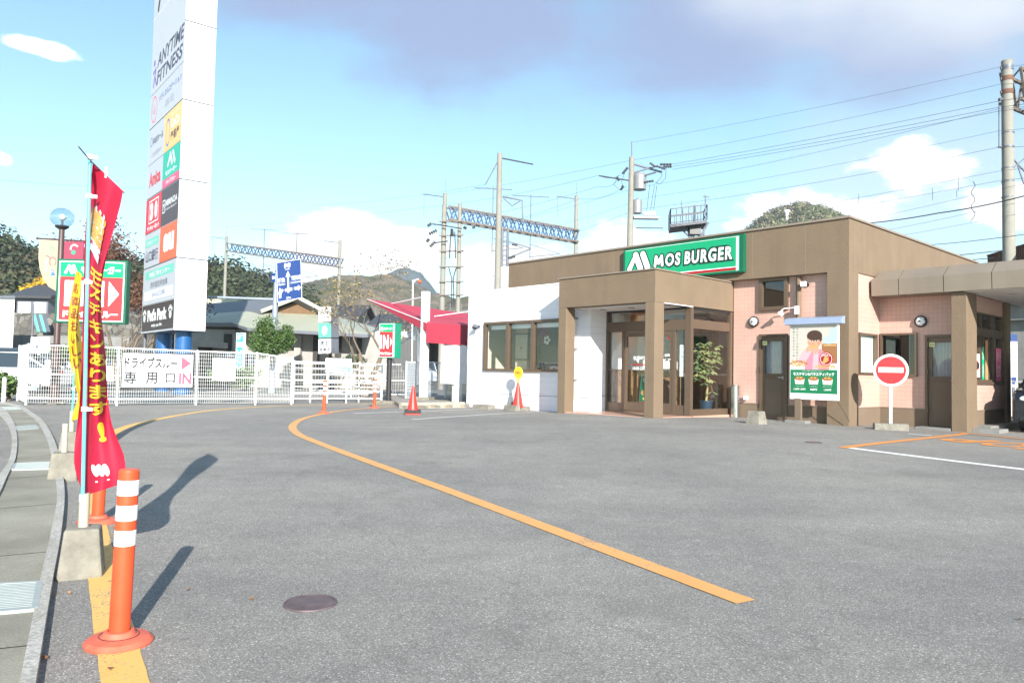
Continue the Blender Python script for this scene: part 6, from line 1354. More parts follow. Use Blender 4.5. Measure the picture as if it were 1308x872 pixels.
def house(lab, px0, px1, pyw, pyr, Y0, dep, wm, rm, zbase=0, name='house'):
    a, c = at(px0, pyw, Y0), at(px1, pyw, Y0); zt = a.z; zr_ = at((px0 + px1) / 2, pyr, Y0 + dep / 2).z
    t = thing(name, lab, 'house', ((a.x + c.x) / 2, Y0, zbase), 0); x0, x1 = a.x, c.x
    q = MB(); q.box(x0, x1, Y0, Y0 + dep, zbase, zt, wm); q.prism([(x0, Y0, zt), (x0, Y0 + dep, zt), (x0, Y0 + dep / 2, zr_ - .1)], (x1 - x0, 0, 0), wm); q.build('wall', t, True)
    q = MB(); e = .5
    for yy in (Y0 - e, Y0 + dep + e): q.prism([(x0 - e, yy, zt - .2), (x0 - e, Y0 + dep / 2, zr_), (x0 - e, Y0 + dep / 2, zr_ + .18), (x0 - e, yy, zt)], (x1 - x0 + 2 * e, 0, 0), rm)
    q.build('roof', t, True); n = max(2, int((x1 - x0) / 2.2))
    for k in range(n):
        u = x0 + (x1 - x0) * (k + .5) / n; q = MB(); q.box(u - .5, u + .5, Y0 - .05, Y0 + .02, zt - 1.6, zt - .5, WHITE_M); w_ = q.build('window', t, True); q = MB(); q.box(u - .43, u + .43, Y0 - .08, Y0 - .052, zt - 1.53, zt - .57, DRK); q.build('pane', w_, True)
zw = at(40, 398, 60).z - .1
GW = mat('grey_house_wall', (.13, .14, .165), .8, var=.1); RF1 = mat('charcoal_roof', (.05, .05, .055), .5, var=.15); RF2 = mat('brown_roof', (.13, .09, .07), .6, var=.15)
house('grey house with dark roof on top of the stone wall at the left', 22, 62, 378, 366, 63, 7, GW, RF1, zw)
house('brown-roofed house above the wall behind the autumn trees', 100, 165, 384, 372, 66, 8, CRM, RF2, zw)
house('pale house with charcoal roof between the hall and the viaduct', 415, 452, 404, 392, 58, 8, CRM, RF1)
house('white house seen below the awning tip', 480, 520, 415, 404, 50, 8, WHITE, RF1)
t = thing('billboard', 'small white billboard with a blue mark behind the fence at the left', 'sign', flatpt(51, 450, 27), 0)
q = MB(); q.box(-.32, .32, -.04, .04, 1.45, 2.0, SWHITE); P = Plane2(q, (-.32, -.045, 1.45), (1, 0, 0), (0, 0, 1)); P.ell(.22, .25, .07, .08, BLU, 0); P.rect(.05, .45, .6, .48, PR, 0); P.rect(.34, .15, .58, .38, MATS['pale_blue'], 0); q.build('board', t); q = MB(); q.tube([(-.28, 0, 0), (-.28, 0, 1.45)], .03, GREY_S); q.tube([(.28, 0, 0), (.28, 0, 1.45)], .03, GREY_S); q.build('post', t)
c = at(61, 372, 68); bush('small yellow ginkgo crown above the grey house roof', c, 1.8, 1.2, 900, .2, 12, (LY, LY), 'ginkgo_tree', 8)
t = thing('street_pole', 'thin grey pole in front of the stone retaining wall', 'pole', flatpt(40, 450, 50), 0); q = MB(); q.tube([(0, 0, 0), (0, 0, 5.0)], .07, GREY_S, 10); q.build('pole', t)
# ---- hills
def hill_mat(name, stops, sc=.12):
    m, t_, b_, c_ = nodes_of(name, .95); V = c_.outputs['Object']
    n1 = tnoise(t_, V, sc, 8, .72); n2 = tnoise(t_, V, sc * .12, 4, .6); k = tmath(t_, 'ADD', tmath(t_, 'MULTIPLY', n1, .65), tmath(t_, 'MULTIPLY', n2, .35))
    t_.links.new(tramp(t_, k, stops), b_.inputs['Base Color']); b_.inputs['Specular IOR Level'].default_value = .1
    return m
def hill(name, ridge, Y0, dep, zb, m, seed, amp=1.5, fr=.05, nx=160, ny=26):
    """ridge: image points of the skyline, standing at distance Y0; slopes run forward and back by dep metres"""
    rp = [at(px, py, Y0) for px, py in ridge]; rnd = random.Random(seed); xs0, xs1 = rp[0].x, rp[-1].x; vs = []
    def rz_(x):
        for a, b_ in zip(rp[:-1], rp[1:]):
            if x <= b_.x: k = (x - a.x) / max(1e-6, b_.x - a.x); k = k * k * (3 - 2 * k) * .5 + k * .5; return a.z + (b_.z - a.z) * k
        return rp[-1].z
    for j in range(ny + 1):
        v = -1 + 2 * j / ny
        for i in range(nx + 1):
            x = xs0 + (xs1 - xs0) * i / nx; z = rz_(x); s_ = 1 - abs(v) ** 1.35; y = Y0 + v * dep
            zz = zb + (z - zb) * s_; w_ = mnoise.fractal(Vector((x * fr, y * fr, seed)), .9, 2.1, 6); zz += w_ * amp * (1 if s_ > .02 else 0) * min(1, s_ * 6)
            vs.append((x, y, zz))
    q = MB(); q.add(vs, [(j * (nx + 1) + i, j * (nx + 1) + i + 1, (j + 1) * (nx + 1) + i + 1, (j + 1) * (nx + 1) + i) for j in range(ny) for i in range(nx)], m, True); o = struct(q.build(name)); return o, rz_
HB = hill_mat('hill_brown', [(.36, (.055, .07, .04)), (.45, (.10, .095, .06)), (.53, (.17, .135, .10)), (.64, (.23, .19, .145))], .10)
HG = hill_mat('hill_green', [(.35, (.03, .04, .015)), (.5, (.065, .085, .03)), (.6, (.12, .13, .05)), (.7, (.19, .17, .09))], .30)
HD = hill_mat('hill_dark', [(.35, (.012, .018, .008)), (.5, (.03, .042, .018)), (.65, (.055, .07, .03))], .35)
HF = hill_mat('hill_far', [(.35, (.07, .085, .10)), (.6, (.12, .14, .15))], .05)
hill('hills', [(300, 400), (386, 371), (410, 364), (440, 353), (470, 350), (500, 352), (530, 362), (560, 377), (610, 392), (700, 400), (800, 420)], 420, 160, 0, HB, 3, 5, .03, 260, 50)
hill('hills', [(470, 375), (495, 352), (508, 345.5), (522, 344.5), (538, 350), (548, 360), (560, 375), (585, 392)], 640, 150, 0, HF, 5, 5, .02)
hill('hills', [(560, 395), (590, 384), (612, 378), (640, 376), (665, 379), (720, 384), (760, 400)], 260, 60, 0, HB, 9, 2.0, .06)
hill('hills', [(890, 350), (930, 320), (955, 298), (976, 281), (998, 270), (1018, 266), (1038, 268), (1058, 277), (1074, 290), (1104, 314), (1155, 350), (1260, 400)], 340, 110, 0, HG, 12, 3.2, .055, 240, 40)
hill('hills', [(150, 352), (240, 346), (262, 345), (290, 350), (320, 359), (345, 368), (370, 378), (400, 392), (430, 410)], 170, 45, 0, HD, 15, 2.0, .09, 160, 24)
o, rzL = hill('hills', [(-260, 200), (-120, 262), (-20, 301), (0, 307), (15, 317), (30, 329), (50, 332), (80, 336), (120, 338), (160, 342), (200, 352), (250, 368), (300, 392)], 110, 40, 0, HD, 18, 1.2, .1, 160, 24)
# trees that read as one mass on the two wooded hills
def wood(lab, px0, px1, Y0, dep, rz_fn_ridge, n, size, seed, lm, clump_r):
    rnd = random.Random(seed); q = MB()
    rp = [at(px, py, Y0) for px, py in rz_fn_ridge]
    def rz2(x):
        for a, b_ in zip(rp[:-1], rp[1:]):
            if x <= b_.x: return a.z + (b_.z - a.z) * (x - a.x) / (b_.x - a.x)
        return rp[-1].z
    for k in range(n):
        x = rnd.uniform(rp[0].x, rp[-1].x); v = -rnd.random() ** 1.3; s_ = 1 - abs(v) ** 1.35; z = rz2(x) * s_; y = Y0 + v * dep; r = clump_r * rnd.choice((.5, .8, 1.0, 1.3, 1.7)) * rnd.uniform(.8, 1.2); mm = lm[rnd.randrange(len(lm))]
        for j in range(34):
            d = Vector((rnd.gauss(0, 1), rnd.gauss(0, 1), abs(rnd.gauss(0, 1)) * .9)).normalized(); p = Vector((x, y, z)) + Vector((d.x * r, d.y * r, d.z * r * 1.15)) * rnd.uniform(.75, 1.05)
            a = d.cross(Vector((rnd.gauss(0, 1), rnd.gauss(0, 1), rnd.gauss(0, 1)))).normalized(); b_ = (a.cross(d) + d * rnd.uniform(-.5, .5)).normalized(); s0 = size * rnd.uniform(.6, 1.4)
            q.add([p - a * s0, p + b_ * s0 * .7, p + a * s0, p - b_ * s0 * .7], [(0, 1, 2, 3)], mm)
    o = q.build('woods'); tag(o, lab, 'woods'); o['kind'] = 'stuff'
WD1 = mat('wood_dark', (.022, .034, .014), .7, var=.4, scale=.3); WD2 = mat('wood_olive', (.05, .06, .022), .7, var=.4, scale=.3); WD3 = mat('wood_brown', (.075, .06, .035), .7, var=.4, scale=.3); WG = mat('wood_green', (.12, .14, .055), .7, var=.4, scale=.2); WG2 = mat('wood_light', (.24, .21, .12), .7, var=.4, scale=.2)
wood('dark woods covering the slope at the far left behind the lamp post', 0, 0, 110, 40, [(-160, 255), (-20, 302), (0, 308), (15, 318), (30, 329), (50, 332), (80, 336), (120, 338), (160, 342), (200, 352), (250, 368)], 1900, .27, 4, (WD1, WD1, WD2, WD3), 1.5)
wood('dark woods on the hill between the pylon sign and the blue road sign', 0, 0, 170, 45, [(150, 352), (240, 346), (262, 345), (290, 350), (320, 359), (345, 368), (370, 378), (400, 392)], 1000, .42, 5, (WD1, WD2, WD2), 2.4)
wood('green trees covering the rounded hill above the restaurant roof', 0, 0, 340, 110, [(890, 350), (930, 320), (955, 298), (976, 281), (998, 270), (1018, 266), (1038, 268), (1058, 277), (1074, 290), (1104, 314), (1155, 350)], 5200, .42, 6, (WG, WG2, WD2, WG, WD3, WG2), 1.8)
t = thing('hilltop_tower', 'tiny white tower on the crest of the rounded hill', 'tower', at(1005, 274, 322), 0)
q = MB(); q.box(-.5, .5, -.5, .5, -3, 1.0, WHITE); q.build('wall', t); q = MB(); q.box(-1.1, 1.1, -.8, .8, 1.0, 2.0, WHITE); q.build('deck', t)
# ---- railway viaduct
path = [Vector(p) for p in ((64, -14, 0), (46, 12, 0), (27, 38, 0), (14, 54, 0), (2, 68, 0), (-12, 80, 0), (-29, 91, 0), (-52, 104, 0), (-85, 120, 0), (-130, 136, 0))]
vp = catmull(path, 6); ZD = 5.7; HWd = 5.0
def off(i, s_):
    d = (vp[min(i + 1, len(vp) - 1)] - vp[max(i - 1, 0)]).normalized(); return vp[i] + Vector((-d.y, d.x, 0)) * s_
def sweep(q, a0, a1, z0_, z1_, m):
    for i in range(len(vp) - 1):
        A_, B_, C_, D_ = off(i, a0), off(i + 1, a0), off(i + 1, a1), off(i, a1); lo4 = [Vector((p.x, p.y, z0_)) for p in (A_, B_, C_, D_)]; hi4 = [Vector((p.x, p.y, z1_)) for p in (A_, B_, C_, D_)]
        q.add(lo4 + hi4, [(0, 1, 5, 4), (2, 3, 7, 6), (0, 3, 2, 1), (4, 5, 6, 7)], m)
t = thing('railway_viaduct', 'long grey concrete railway viaduct crossing behind the restaurant and hall', 'viaduct', vp[10], 0)
q = MB(); sweep(q, -HWd, HWd, ZD - 1.0, ZD - .1, CONC_L); q.build('deck', t, True)
q = MB(); sweep(q, HWd - .2, HWd, ZD - .098, ZD + .95, CONC_L); q.build('parapet', t, True)
q = MB(); sweep(q, -HWd + .3, -HWd + .7, -.05, ZD - 1.01, CONC_L); q.build('added_back_wall', t, True)  # added wall closing the far side so the underpass stays dark
q = MB(); sweep(q, -HWd, -HWd + .2, ZD - .098, ZD + .95, CONC_L); q.build('parapet', t, True)
q = MB()
for s_ in (-3.1, -2.0, 2.0, 3.1): sweep(q, s_ - .05, s_ + .05, ZD - .09, ZD + .06, mat('rail_steel', (.2, .12, .09), .5, .6))
q.build('track', t, True)
for i in range(2, len(vp), 2):
    q = MB(); d = (vp[min(i + 1, len(vp) - 1)] - vp[i - 1]).normalized(); n_ = Vector((-d.y, d.x, 0))
    for s_ in (-3.4, 3.4): q.obox(vp[i] + n_ * s_ + Vector((0, 0, ZD / 2 - .6)), d * .5, n_ * .5, Vector((0, 0, ZD / 2 - .4)), CONC_L)
    q.obox(vp[i] + Vector((0, 0, ZD - 1.35)), d * .55, n_ * 4.4, Vector((0, 0, .35)), CONC_L); q.build('pier', t, True)
q = MB()
for i in range(len(vp) - 1):
    for k in (0, .5):
        p = off(i, HWd - .1).lerp(off(i + 1, HWd - .1), k); q.bar(p + Vector((0, 0, ZD + .95)), p + Vector((0, 0, ZD + 1.55)), .05, .05, GREY_S)
for z in (1.25, 1.55):
    for i in range(len(vp) - 1): q.bar(off(i, HWd - .1) + Vector((0, 0, ZD + z)), off(i + 1, HWd - .1) + Vector((0, 0, ZD + z)), .04, .04, GREY_S)
q.build('handrail', t, True)
rust = mat('rusty_girder', (.14, .065, .04), .8, var=.35, scale=2)
a = at(1263, 333, 36); c = at(1345, 330, 31)
t = thing('rusty_girder', 'rust-red corrugated girder showing above the drive-through canopy', 'girder', a, 0); q = MB()
for k in range(34): p = Vector(a).lerp(c, k / 34); p2 = Vector(a).lerp(c, (k + .6) / 34); q.bar(Vector((p.x, p.y, a.z - .1)), Vector((p2.x, p2.y, a.z - .1)), .12, .62, rust)
q.bar((a.x, a.y, a.z + .24), (c.x, c.y, a.z + .24), .2, .07, rust); q.build('girder', t, True)
# ---- catenary masts and portals
LAT = mat('lattice_steel', (.10, .15, .27), .45, .3, var=.15, scale=2); RUSTY = mat('weathered_steel', (.17, .14, .12), .7, .3, var=.4, scale=2)
def lattice(q, A_, B_, h_, w_, m, m2, n=16):
    A_, B_ = Vector(A_), Vector(B_); d = (B_ - A_).normalized(); s_ = d.cross(Vector((0, 0, 1))).normalized() * w_ / 2; u = Vector((0, 0, h_ / 2))
    for a in (s_ + u, -s_ + u, s_ - u, -s_ - u): q.bar(A_ + a, B_ + a, .13, .13, m2)
    for i in range(n):
        p, r_ = A_.lerp(B_, i / n), A_.lerp(B_, (i + 1) / n)
        for sg in (1, -1): q.bar(p + s_ * sg + u, p.lerp(r_, .5) + s_ * sg - u, .10, .08, m); q.bar(p.lerp(r_, .5) + s_ * sg - u, r_ + s_ * sg + u, .10, .08, m)
        q.bar(p + s_ + u, r_ - s_ + u, .05, .05, m); q.bar(p + s_ - u, r_ - s_ - u, .05, .05, m)
def portal(lab, pl, pr, Yl, Yr, bl, br, hb, m=LAT, n=16):
    L_ = at(*pl, Yl); Rr = at(*pr, Yr); t = thing('catenary_portal', lab, 'railway gantry', (L_.x, L_.y, ZD), 0, 'catenary portals over the railway')
    for p in (L_, Rr): q = MB(); q.tube([Vector((p.x, p.y, ZD - 1)), p], [.2, .17], CONC_P, 14); q.build('mast', t, True)
    q = MB(); lattice(q, at(*bl, Yl), at(*br, Yr), hb, .7, m, RUSTY, n); q.build('truss', t, True)
    q = MB(); a, b_ = at(*bl, Yl), at(*br, Yr)
    for k in (.33, .62):
        p = a.lerp(b_, k); q.tube([p + Vector((0, 0, hb / 2)), p + Vector((0, 0, hb / 2 + 2.4))], .05, GREY_S, 6); q.tube([p + Vector((-1.6, 0, hb / 2 + 2.3)), p + Vector((1.6, 0, hb / 2 + 2.2))], .04, GREY_S, 6)
        q.tube([p - Vector((0, 0, hb / 2)), p - Vector((0, 0, 2.6))], .05, GREY_S, 6); q.tube([p - Vector((0, 0, 2.5)), p + Vector((2.6, 0, -2.2))], .035, GREY_S, 6); q.tube([p - Vector((0, 0, 1.4)), p + Vector((2.6, 0, -2.2))], .03, GREY_S, 6); q.cut()
    q.cut()
    for p, sg in ((L_, -1), (Rr, -1)): q.tube([p + Vector((0, 0, -.3)), p + Vector((1.8 * sg, 0, -.1))], .045, GREY_S, 6); q.tube([p + Vector((1.7 * sg, 0, -.1)), p + Vector((1.7 * sg, 0, -2.0))], .02, GREY_S, 6); q.tube([p, p + Vector((0, 0, 1.2))], .02, GREY_S, 6); q.cut()
    q.build('bracket', t, True); return t
portal('railway portal with blue-white lattice beam just left of the restaurant roof', (568.5, 247), (736.5, 250), 61, 67, (571, 272.5), (737, 302), 1.05)
portal('more distant railway portal left of the bare tree', (289.5, 302), (434.5, 307), 92, 85, (292, 316), (436, 336), .95)
t = thing('catenary_portal', 'big round railway mast with rusty truss at the right edge', 'railway gantry', (at(1288, 330, 33).x, 33, ZD - .5), 0, 'catenary portals over the railway')
q = MB(); q.tube([at(1289.2, 345, 33), at(1286, 78, 33)], [.255, .22], CONC_P, 24); q.build('mast', t, True)
q = MB()
for y_ in (87, 101, 118): p = at(1286.4, y_, 33); q.tube([p - Vector((0, 0, .1)), p + Vector((0, 0, .1))], .245, rust if y_ > 90 else GREY_S, 24); q.bar(p - Vector((.3, 0, 0)), p + Vector((.25, 0, 0)), .06, .12, DARK); q.cut()
for y_ in (170, 188, 215, 232, 252): p = at(1287.5, y_, 33); q.tube([p - Vector((0, 0, .03)), p + Vector((0, 0, .03))], .25, GREY_S, 20); q.bar(p - Vector((.27, 0, 0)), p, .05, .06, DARK); q.cut()
q.build('clamp', t, True)
q = MB(); lattice(q, at(1291, 110, 33), at(1291, 110, 33) + Vector((10.5, 7, .3)), 1.35, .8, RUSTY, RUSTY, 12); q.build('truss', t, True)
q = MB(); p = at(1276, 127, 33); q.bar(p, at(1286, 127, 33), .12, .1, DARK); q.tube([p, at(1276, 188, 33)], .018, DARK, 6); q.bar(at(1275, 188, 33), at(1286, 188, 33), .07, .07, DARK); q.tube([at(1292, 200, 33), at(1302, 212, 33), at(1312, 222, 33)], .04, GREY_S, 6); q.tube([at(1292, 216, 33), at(1312, 200, 33)], .03, GREY_S, 6); q.tube([at(1300, 212, 33), at(1308, 235, 33)], .03, GREY_S, 6); q.build('bracket', t, True)
# ---- utility poles
def insul(q, a, b_, m=BLACK, r=.07):
    a, b_ = Vector(a), Vector(b_)
    for k in range(4): p = a.lerp(b_, (k + .5) / 4); q.tube([p - (b_ - a) * .08, p + (b_ - a) * .08], r, m, 8)
    q.tube([a, b_], .03, m, 6)
def tpole(lab, pb, pt, Y_, r=.17, group='utility poles'):
    T_ = at(*pt, Y_); B_ = at(*pb, Y_); d = (T_ - B_).normalized(); B0 = B_ + d * (-(B_.z) / d.z)
    t = thing('utility_pole', lab, 'utility pole', B0, 0, group); q = MB(); q.tube([B0, T_], [r * 1.25, r * .85], CONC_P, 18)
    for k in range(14): p = B0.lerp(T_, .35 + .045 * k); q.bar(p + Vector((-.28 if k % 2 else .0, -.1, 0)), p + Vector((0 if k % 2 else .28, -.1, 0)), .025, .025, GREY_S)
    q.build('pole', t, True); return t, T_
YP = 42
t, T1 = tpole('concrete utility pole with transformers rising behind the restaurant sign', (804.6, 313), (807, 201), YP)
q = MB(); q.tube([T1 - Vector((0, 0, .4)), at(807, 181, YP)], .035, GREY_S, 6)
q.tube([at(804, 208, YP), at(845, 220, YP)], .06, GREY_S, 6); q.tube([at(804, 222, YP), at(840, 212, YP)], .05, GREY_S, 6); q.tube([at(804, 230, YP), at(838, 220, YP - .5)], .05, GREY_S, 6); q.tube([at(765, 224.5, YP), at(806, 231, YP)], .04, DARK, 6); q.build('crossarm', t, True)
q = MB(); p = at(817, 233, YP); q.lathe(p - Vector((0, 0, .45)), [(0, 0), (.36, .03), (.38, .8), (.3, .95), (0, 1.0)], mat('transformer_grey', (.24, .24, .25), .5, .2, var=.1), 18); q.build('transformer', t, True)
q = MB(); p = at(814, 262, YP); q.lathe(p - Vector((0, 0, .5)), [(0, 0), (.26, .03), (.28, .75), (0, .9)], MATS['transformer_grey'], 16); q.box(p.x - .2, p.x + 1.2, YP - .2, YP + .2, at(820, 277, YP).z - .12, at(820, 277, YP).z, MATS['transformer_grey'])
for k in range(4): q.ball(at(824 + 3.6 * k, 273, YP), .14, WHITE_M, 8, 6)
q.build('switch_box', t, True)
q = MB()
for a, b_ in (((830, 208), (837, 213)), ((838, 212), (850, 216)), ((843, 210), (858, 210)), ((847, 213), (858, 213)), ((795, 222), (802, 214)), ((791, 231), (788, 226)), ((796, 237), (793, 243)), ((822, 233), (835, 231))): (insul(q, at(*a, YP - .3), at(*b_, YP - .3)), q.cut())
for pts_ in (((851, 212), (850, 228), (843, 235), (836, 233)), ((846, 214), (845, 226), (838, 234)), ((790, 224), (784, 236), (792, 243), (800, 238)), ((799, 218), (794, 232), (796, 240)), ((830, 236), (826, 270)), ((836, 237), (831, 268)), ((839, 237), (835, 268))): q.tube([at(*s_, YP - .3) for s_ in pts_], .014, DARK, 5)
q.tube([at(812, 291, YP), at(847, 291.5, YP)], .03, DARK, 6); q.build('insulator', t, True)
t, T2 = tpole('tall plain concrete pole left of the restaurant roof', (635.5, 368), (638.4, 196), 38, .15)
q = MB(); q.tube([at(640, 202, 38), at(681, 210, 38)], .035, DARK, 6); q.tube([at(636, 206, 38), at(620, 236, 38)], .03, GREY_S, 6)
q.tube([at(642, 251, 38), at(667, 256, 38), at(668, 284, 38)], .05, GREY_S, 6); q.tube([at(643, 253, 38), at(654, 263, 38)], .03, GREY_S, 6); q.tube([at(664, 257, 38), at(654, 263, 38)], .03, GREY_S, 6); q.build('bracket', t, True)
t, T3 = tpole('H-shaped twin pole with rungs and cable terminations behind the awning', (565, 380), (567.5, 262), 44, .15)
q = MB(); q.tube([flatpt(584, 450, 44, 0), at(587.5, 260, 44)], [.15, .11], CONC_P, 14); q.build('pole', t, True)
q = MB()
for y_ in (284, 302, 322, 342, 361, 378): q.bar(at(561, y_ - 1, 43.8), at(592, y_ - 1.5, 43.8), .09, .07, RUSTY); q.cut()
q.build('rung', t, True)
q = MB()
for a, b_ in (((546, 289), (551, 285)), ((548, 299), (558, 294)), ((545, 309), (548, 305)), ((549, 315), (556, 309)), ((592, 290), (596, 292)), ((603, 291), (607, 290)), ((577, 292), (578, 300))): (insul(q, at(*a, 43.6), at(*b_, 43.6), r=.09), q.cut())
for pts_ in (((552, 286), (560, 287), (590, 292)), ((556, 310), (572, 308)), ((573, 341), (577, 355), (577, 392)), ((583, 341), (579, 355), (580, 392)), ((576, 296), (574, 330)), ((581, 296), (582, 330))): q.tube([at(*s_, 43.6) for s_ in pts_], .035, DARK, 6)
q.build('insulator', t, True)
t = thing('catenary_support', 'short laddered steel support behind the tall plain pole', 'railway gantry', flatpt(645, 450, 58, ZD), 0)
q = MB()
for x_ in (641, 648): q.tube([at(x_, 340, 58), at(x_ + .8, 293, 58)], .10, GREY_S, 8)
for y_ in range(296, 340, 6): q.bar(at(641, y_, 58), at(648.5, y_, 58), .09, .09, GREY_S)
q.tube([at(648, 308, 58), at(665, 313, 58), at(678, 317, 58)], .05, GREY_S, 6); q.tube([at(648, 330, 58), at(678, 318, 58)], .05, GREY_S, 6); insul(q, at(650, 330, 57.8), at(658, 327, 57.8), r=.12); insul(q, at(654, 312, 57.8), at(661, 313, 57.8), r=.1); q.build('frame', t, True)
# steel signal platform
Yq = 46; PLT = mat('platform_steel', (.035, .04, .055), .5, .1, var=.15)
t = thing('signal_platform', 'railed steel service platform on braced legs above the restaurant roof', 'platform', flatpt(884, 330, Yq, 0), 0)
q = MB()
a, b_, c, d_ = at(856.5, 286.5, Yq), at(903, 281, Yq), at(908, 283, Yq + 1.8), at(862, 289, Yq + 1.8)
q.prism([a, b_, b_ + Vector((.3, 2.0, 0)), a + Vector((.3, 2.0, 0))], (0, 0, -.18), PLT); q.build('deck', t, True)
q = MB(); off_ = Vector((.3, 2.0, 0)); hR = Vector((0, 0, .95))
for A_, B_ in ((a, b_), (a + off_, b_ + off_), (a, a + off_), (b_, b_ + off_)):
    for k in (.5, 1.0): q.bar(A_ + hR * k, B_ + hR * k, .055, .055, PLT)
    n = 6 if (B_ - A_).length > 1.9 and A_ is not b_ and B_ - A_ != off_ else 1
    for i in range(n + 1): p = A_.lerp(B_, i / n); q.bar(p, p + hR, .05, .05, PLT)
q.build('handrail', t, True)
q = MB()
for x0_, x1_ in ((866, 884), (874, 886), (880, 888), (905, 893), (893, 893), (899, 899)): q.tube([at(x0_, 288 if x0_ < 890 else 284, Yq + .8), at(x1_, 306, Yq + .8)], .06, GREY_S, 8)
p = at(887, 290, Yq + .8); q.box(p.x - .35, p.x + .35, p.y - .3, p.y + .3, p.z - .5, p.z + .1, DARK); q.tube([at(888, 306, Yq + .8), flatpt(888, 400, Yq + .8, 0)], .16, GREY_S, 10); q.build('leg', t, True)
q = MB(); q.tube([at(901, 282, Yq), at(901, 249, Yq)], .04, GREY_S, 6); q.tube([at(898, 251, Yq), at(906, 252, Yq)], .03, GREY_S, 6); q.tube([at(887, 285, Yq + .5), at(887.5, 262, Yq + .5)], .08, GREY_S, 6); q.tube([at(872, 286, Yq + .5), at(870, 256, Yq + .5)], .025, GREY_S, 6); q.build('antenna', t, True)
# red-lamp bracket pole behind the awning
t = thing('lamp_bracket_pole', 'thin white bracket pole with a small red lamp behind the red awning', 'lamp', flatpt(527, 450, 34), 0)
q = MB(); q.tube([flatpt(527, 450, 34), at(527.5, 358, 34), at(535, 356.5, 34)], .035, WHITE_M, 8); q.tube([at(527.5, 362, 34), at(531, 357.5, 34)], .025, WHITE_M, 6); q.build('pole', t, True); q = MB(); q.ball(at(536, 359.5, 34), .10, flat('lamp_red', (.55, .1, .04)), 10, 8); q.build('lamp', t, True)
# ---- wires
WIRE = mat('cable_black', (.06, .065, .08), .6, var=0)
nw = [0]
def wire(pts, r, lab, sagd=0.0):
    P_ = [at(x, y, d) for x, y, d in pts]; Q = []
    for a, b_ in zip(P_[:-1], P_[1:]):
        for i in range(16): k = i / 16; Q.append(a.lerp(b_, k) - Vector((0, 0, sagd * 4 * k * (1 - k))))
    Q.append(P_[-1]); q = MB(); q.tube(Q, r * .75, WIRE, 5); o = q.build('overhead_wire', origin=tuple(Q[0])); tag(o, lab, 'wire', 'overhead wires')
wl_ = [([(858, 210, 42), (1277, 129, 33), (1400, 100, 28)], .014, 'uppermost of the three close power wires from the transformer pole to the big mast', .1),
 ([(859, 213, 42), (1277, 137, 33), (1400, 112, 28)], .014, 'middle of the three close power wires from the transformer pole to the big mast', .1),
 ([(858, 216.5, 42), (1277, 142, 33), (1400, 118, 28)], .014, 'lowest of the three close power wires from the transformer pole to the big mast', .1),
 ([(807, 182, 42), (1277, 86, 33), (1400, 60, 28)], .010, 'thin highest wire from the transformer pole tip to the top of the big mast', .15),
 ([(550, 250, 62), (806, 205, 42), (1277, 108, 33), (1400, 84, 28)], .011, 'long wire passing the transformer pole top and the big mast below its first clamp', .15),
 ([(590, 296, 62), (812, 240, 44), (1277, 139, 33), (1400, 110, 28)], .011, 'long wire just below the transformer and rising to the big mast', .2),
 ([(560, 330, 62), (830, 252, 44), (1277, 167, 33), (1400, 142, 28)], .010, 'thin wire passing between transformer and signal platform to the big mast', .15),
 ([(570, 350, 62), (812, 268, 44), (1277, 188, 33), (1400, 165, 28)], .012, 'wire crossing just above the signal platform railing to the big mast bracket', .2),
 ([(900, 285, 45), (1279, 218, 33), (1400, 196, 28)], .010, 'contact wire above the rounded hill meeting the big mast', .1),
 ([(960, 283, 45), (1281, 230, 33), (1400, 210, 28)], .010, 'second contact wire above the rounded hill below the first', .1),
 ([(1060, 290, 45), (1282, 240, 33), (1400, 214, 28)], .010, 'third contact wire starting near the restaurant roof corner', .05),
 ([(1100, 300, 40), (1283, 262, 33), (1400, 238, 28)], .010, 'thin wire running low over the side of the restaurant roof', .05),
 ([(1105, 308, 40), (1283, 276, 33), (1400, 255, 28)], .010, 'second thin wire running low over the side of the restaurant roof', .05),
 ([(1098, 286, 34), (1200, 272, 29), (1308, 250.5, 24.5), (1400, 228, 21)], .030, 'thick black cable crossing in front of the big mast', .05),
 ([(1185, 313, 30), (1308, 299.5, 24), (1400, 288, 28)], .016, 'lowest dark wire just above the drive-through canopy', .03),
 ([(280, 290, 95), (567, 262, 62), (765, 224, 43), (795, 222, 42)], .013, 'wire from the left portal to the left insulators of the transformer pole', .2),
 ([(546, 289, 44), (765, 238, 43), (791, 229, 42)], .013, 'wire from the twin pole to the lower left insulator of the transformer pole', .2),
 ([(546, 309, 44), (740, 254, 43), (793, 242, 42)], .013, 'lowest wire between the twin pole and the transformer pole', .2),
 ([(290, 330, 90), (436, 318, 85), (548, 299, 44)], .013, 'wire from the distant portal to the twin pole', .3),
 ([(290, 340, 90), (436, 330, 85), (546, 311, 44)], .013, 'lower wire from the distant portal to the twin pole', .3),
 ([(390, 262, 90), (620, 236, 38)], .010, 'thin wire from the left reaching the tall plain pole bracket', .3),
 ([(-40, 226, 30), (190, 240, 40)], .008, 'thin wire crossing the sky behind the red banner', .1),
 ([(-40, 372, 40), (70, 376, 40), (200, 390, 44)], .012, 'wire crossing in front of the dark wooded slope', .1),
 ([(-40, 358, 44), (200, 352, 44)], .012, 'higher wire crossing the dark wooded slope', .15),
 ([(262, 345, 70), (350, 352, 80), (440, 368, 88)], .018, 'wire crossing the wooded hill behind the blue road sign', .2)]
for w_ in wl_: wire(*w_)
t = thing('wire_spacer', 'twisted wire spacer hanging between the contact wires left of the big mast', 'wire spacer', at(1243, 235, 27), 0)
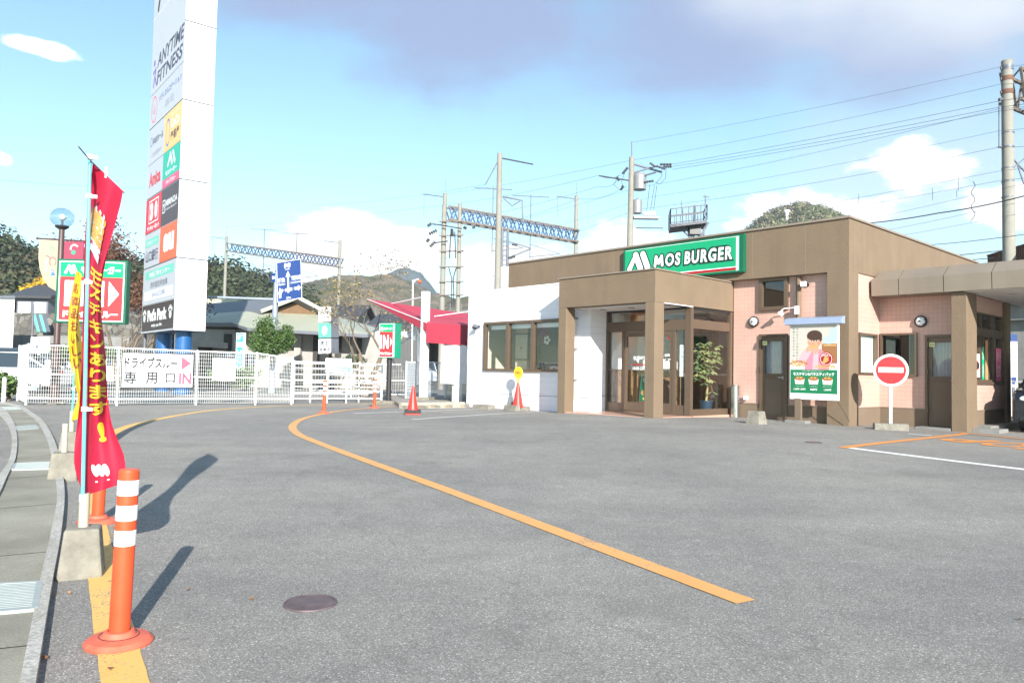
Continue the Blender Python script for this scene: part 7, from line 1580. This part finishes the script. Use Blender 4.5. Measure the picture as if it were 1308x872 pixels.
q = MB(); q.tube([at(1243 + 3 * math.sin(k * 1.7), 232 + 5 * k, 27) for k in range(11)], .014, DARK, 5); q.build('loop', t, True)
for k, (x_, y0_, y1_) in enumerate(((1097, 248, 262), (1191, 240, 256), (1224, 226, 244), (1222, 243, 252))):
    t = thing('catenary_dropper', ('thin dropper wire nearest the rounded hill', 'thin dropper wire midway between hill and big mast', 'thin dropper wire closest to the twisted spacer', 'short lower dropper wire beside the twisted spacer')[k], 'wire', at(x_, y0_, 30), 0, 'catenary droppers'); q = MB(); q.tube([at(x_, y0_, 30), at(x_, y1_, 30)], .010, WIRE, 5); q.build('wire', t, True)
# white grid fence and blue sign behind the drive-through lane
mesh_fence('mesh_fence', at(1291, 480, 24), at(1345, 480, 23.0), 1.1, 1.1, 'white grid fence behind the black minivan', dx=.12, dz=.12, wire=.012, group=None)
t = thing('blue_sign', 'narrow blue and white sign behind the booth corner pillar', 'sign', flatpt(1293, 470, 25.5), 0)
q = MB(); q.box(-.07, .16, -.02, .02, .9, 2.7, SWHITE); P = Plane2(q, (-.07, -.024, .9), (1, 0, 0), (0, 0, 1)); P.rect(0, 1.55, .23, 1.8, BLU, 0); P.ring(.12, 1.0, .04, .07, BLU, 0); P.rect(.02, .1, .2, .35, BLU, 0); q.build('board', t)
q = MB(); q.tube([(.04, .03, 0), (.04, .03, 2.6)], .03, GREY_S, 8); q.build('post', t)
# ------------------------------------------------------------------ thin daylight haze over the whole place
b = MB(); b.box(-620, 620, -70, 900, -1.6, 135, WHITE); hz = b.build('haze'); hz['kind'] = 'stuff'
mh = bpy.data.materials.new('haze_air'); mh.use_nodes = True; th_ = mh.node_tree; th_.nodes.clear()
pv = th_.nodes.new('ShaderNodeVolumePrincipled'); pv.inputs['Color'].default_value = (.86, .93, 1, 1); pv.inputs['Density'].default_value = .0005; pv.inputs['Anisotropy'].default_value = .3
oo = th_.nodes.new('ShaderNodeOutputMaterial'); th_.links.new(pv.outputs[0], oo.inputs['Volume'])
hz.data.materials.clear(); hz.data.materials.append(mh)
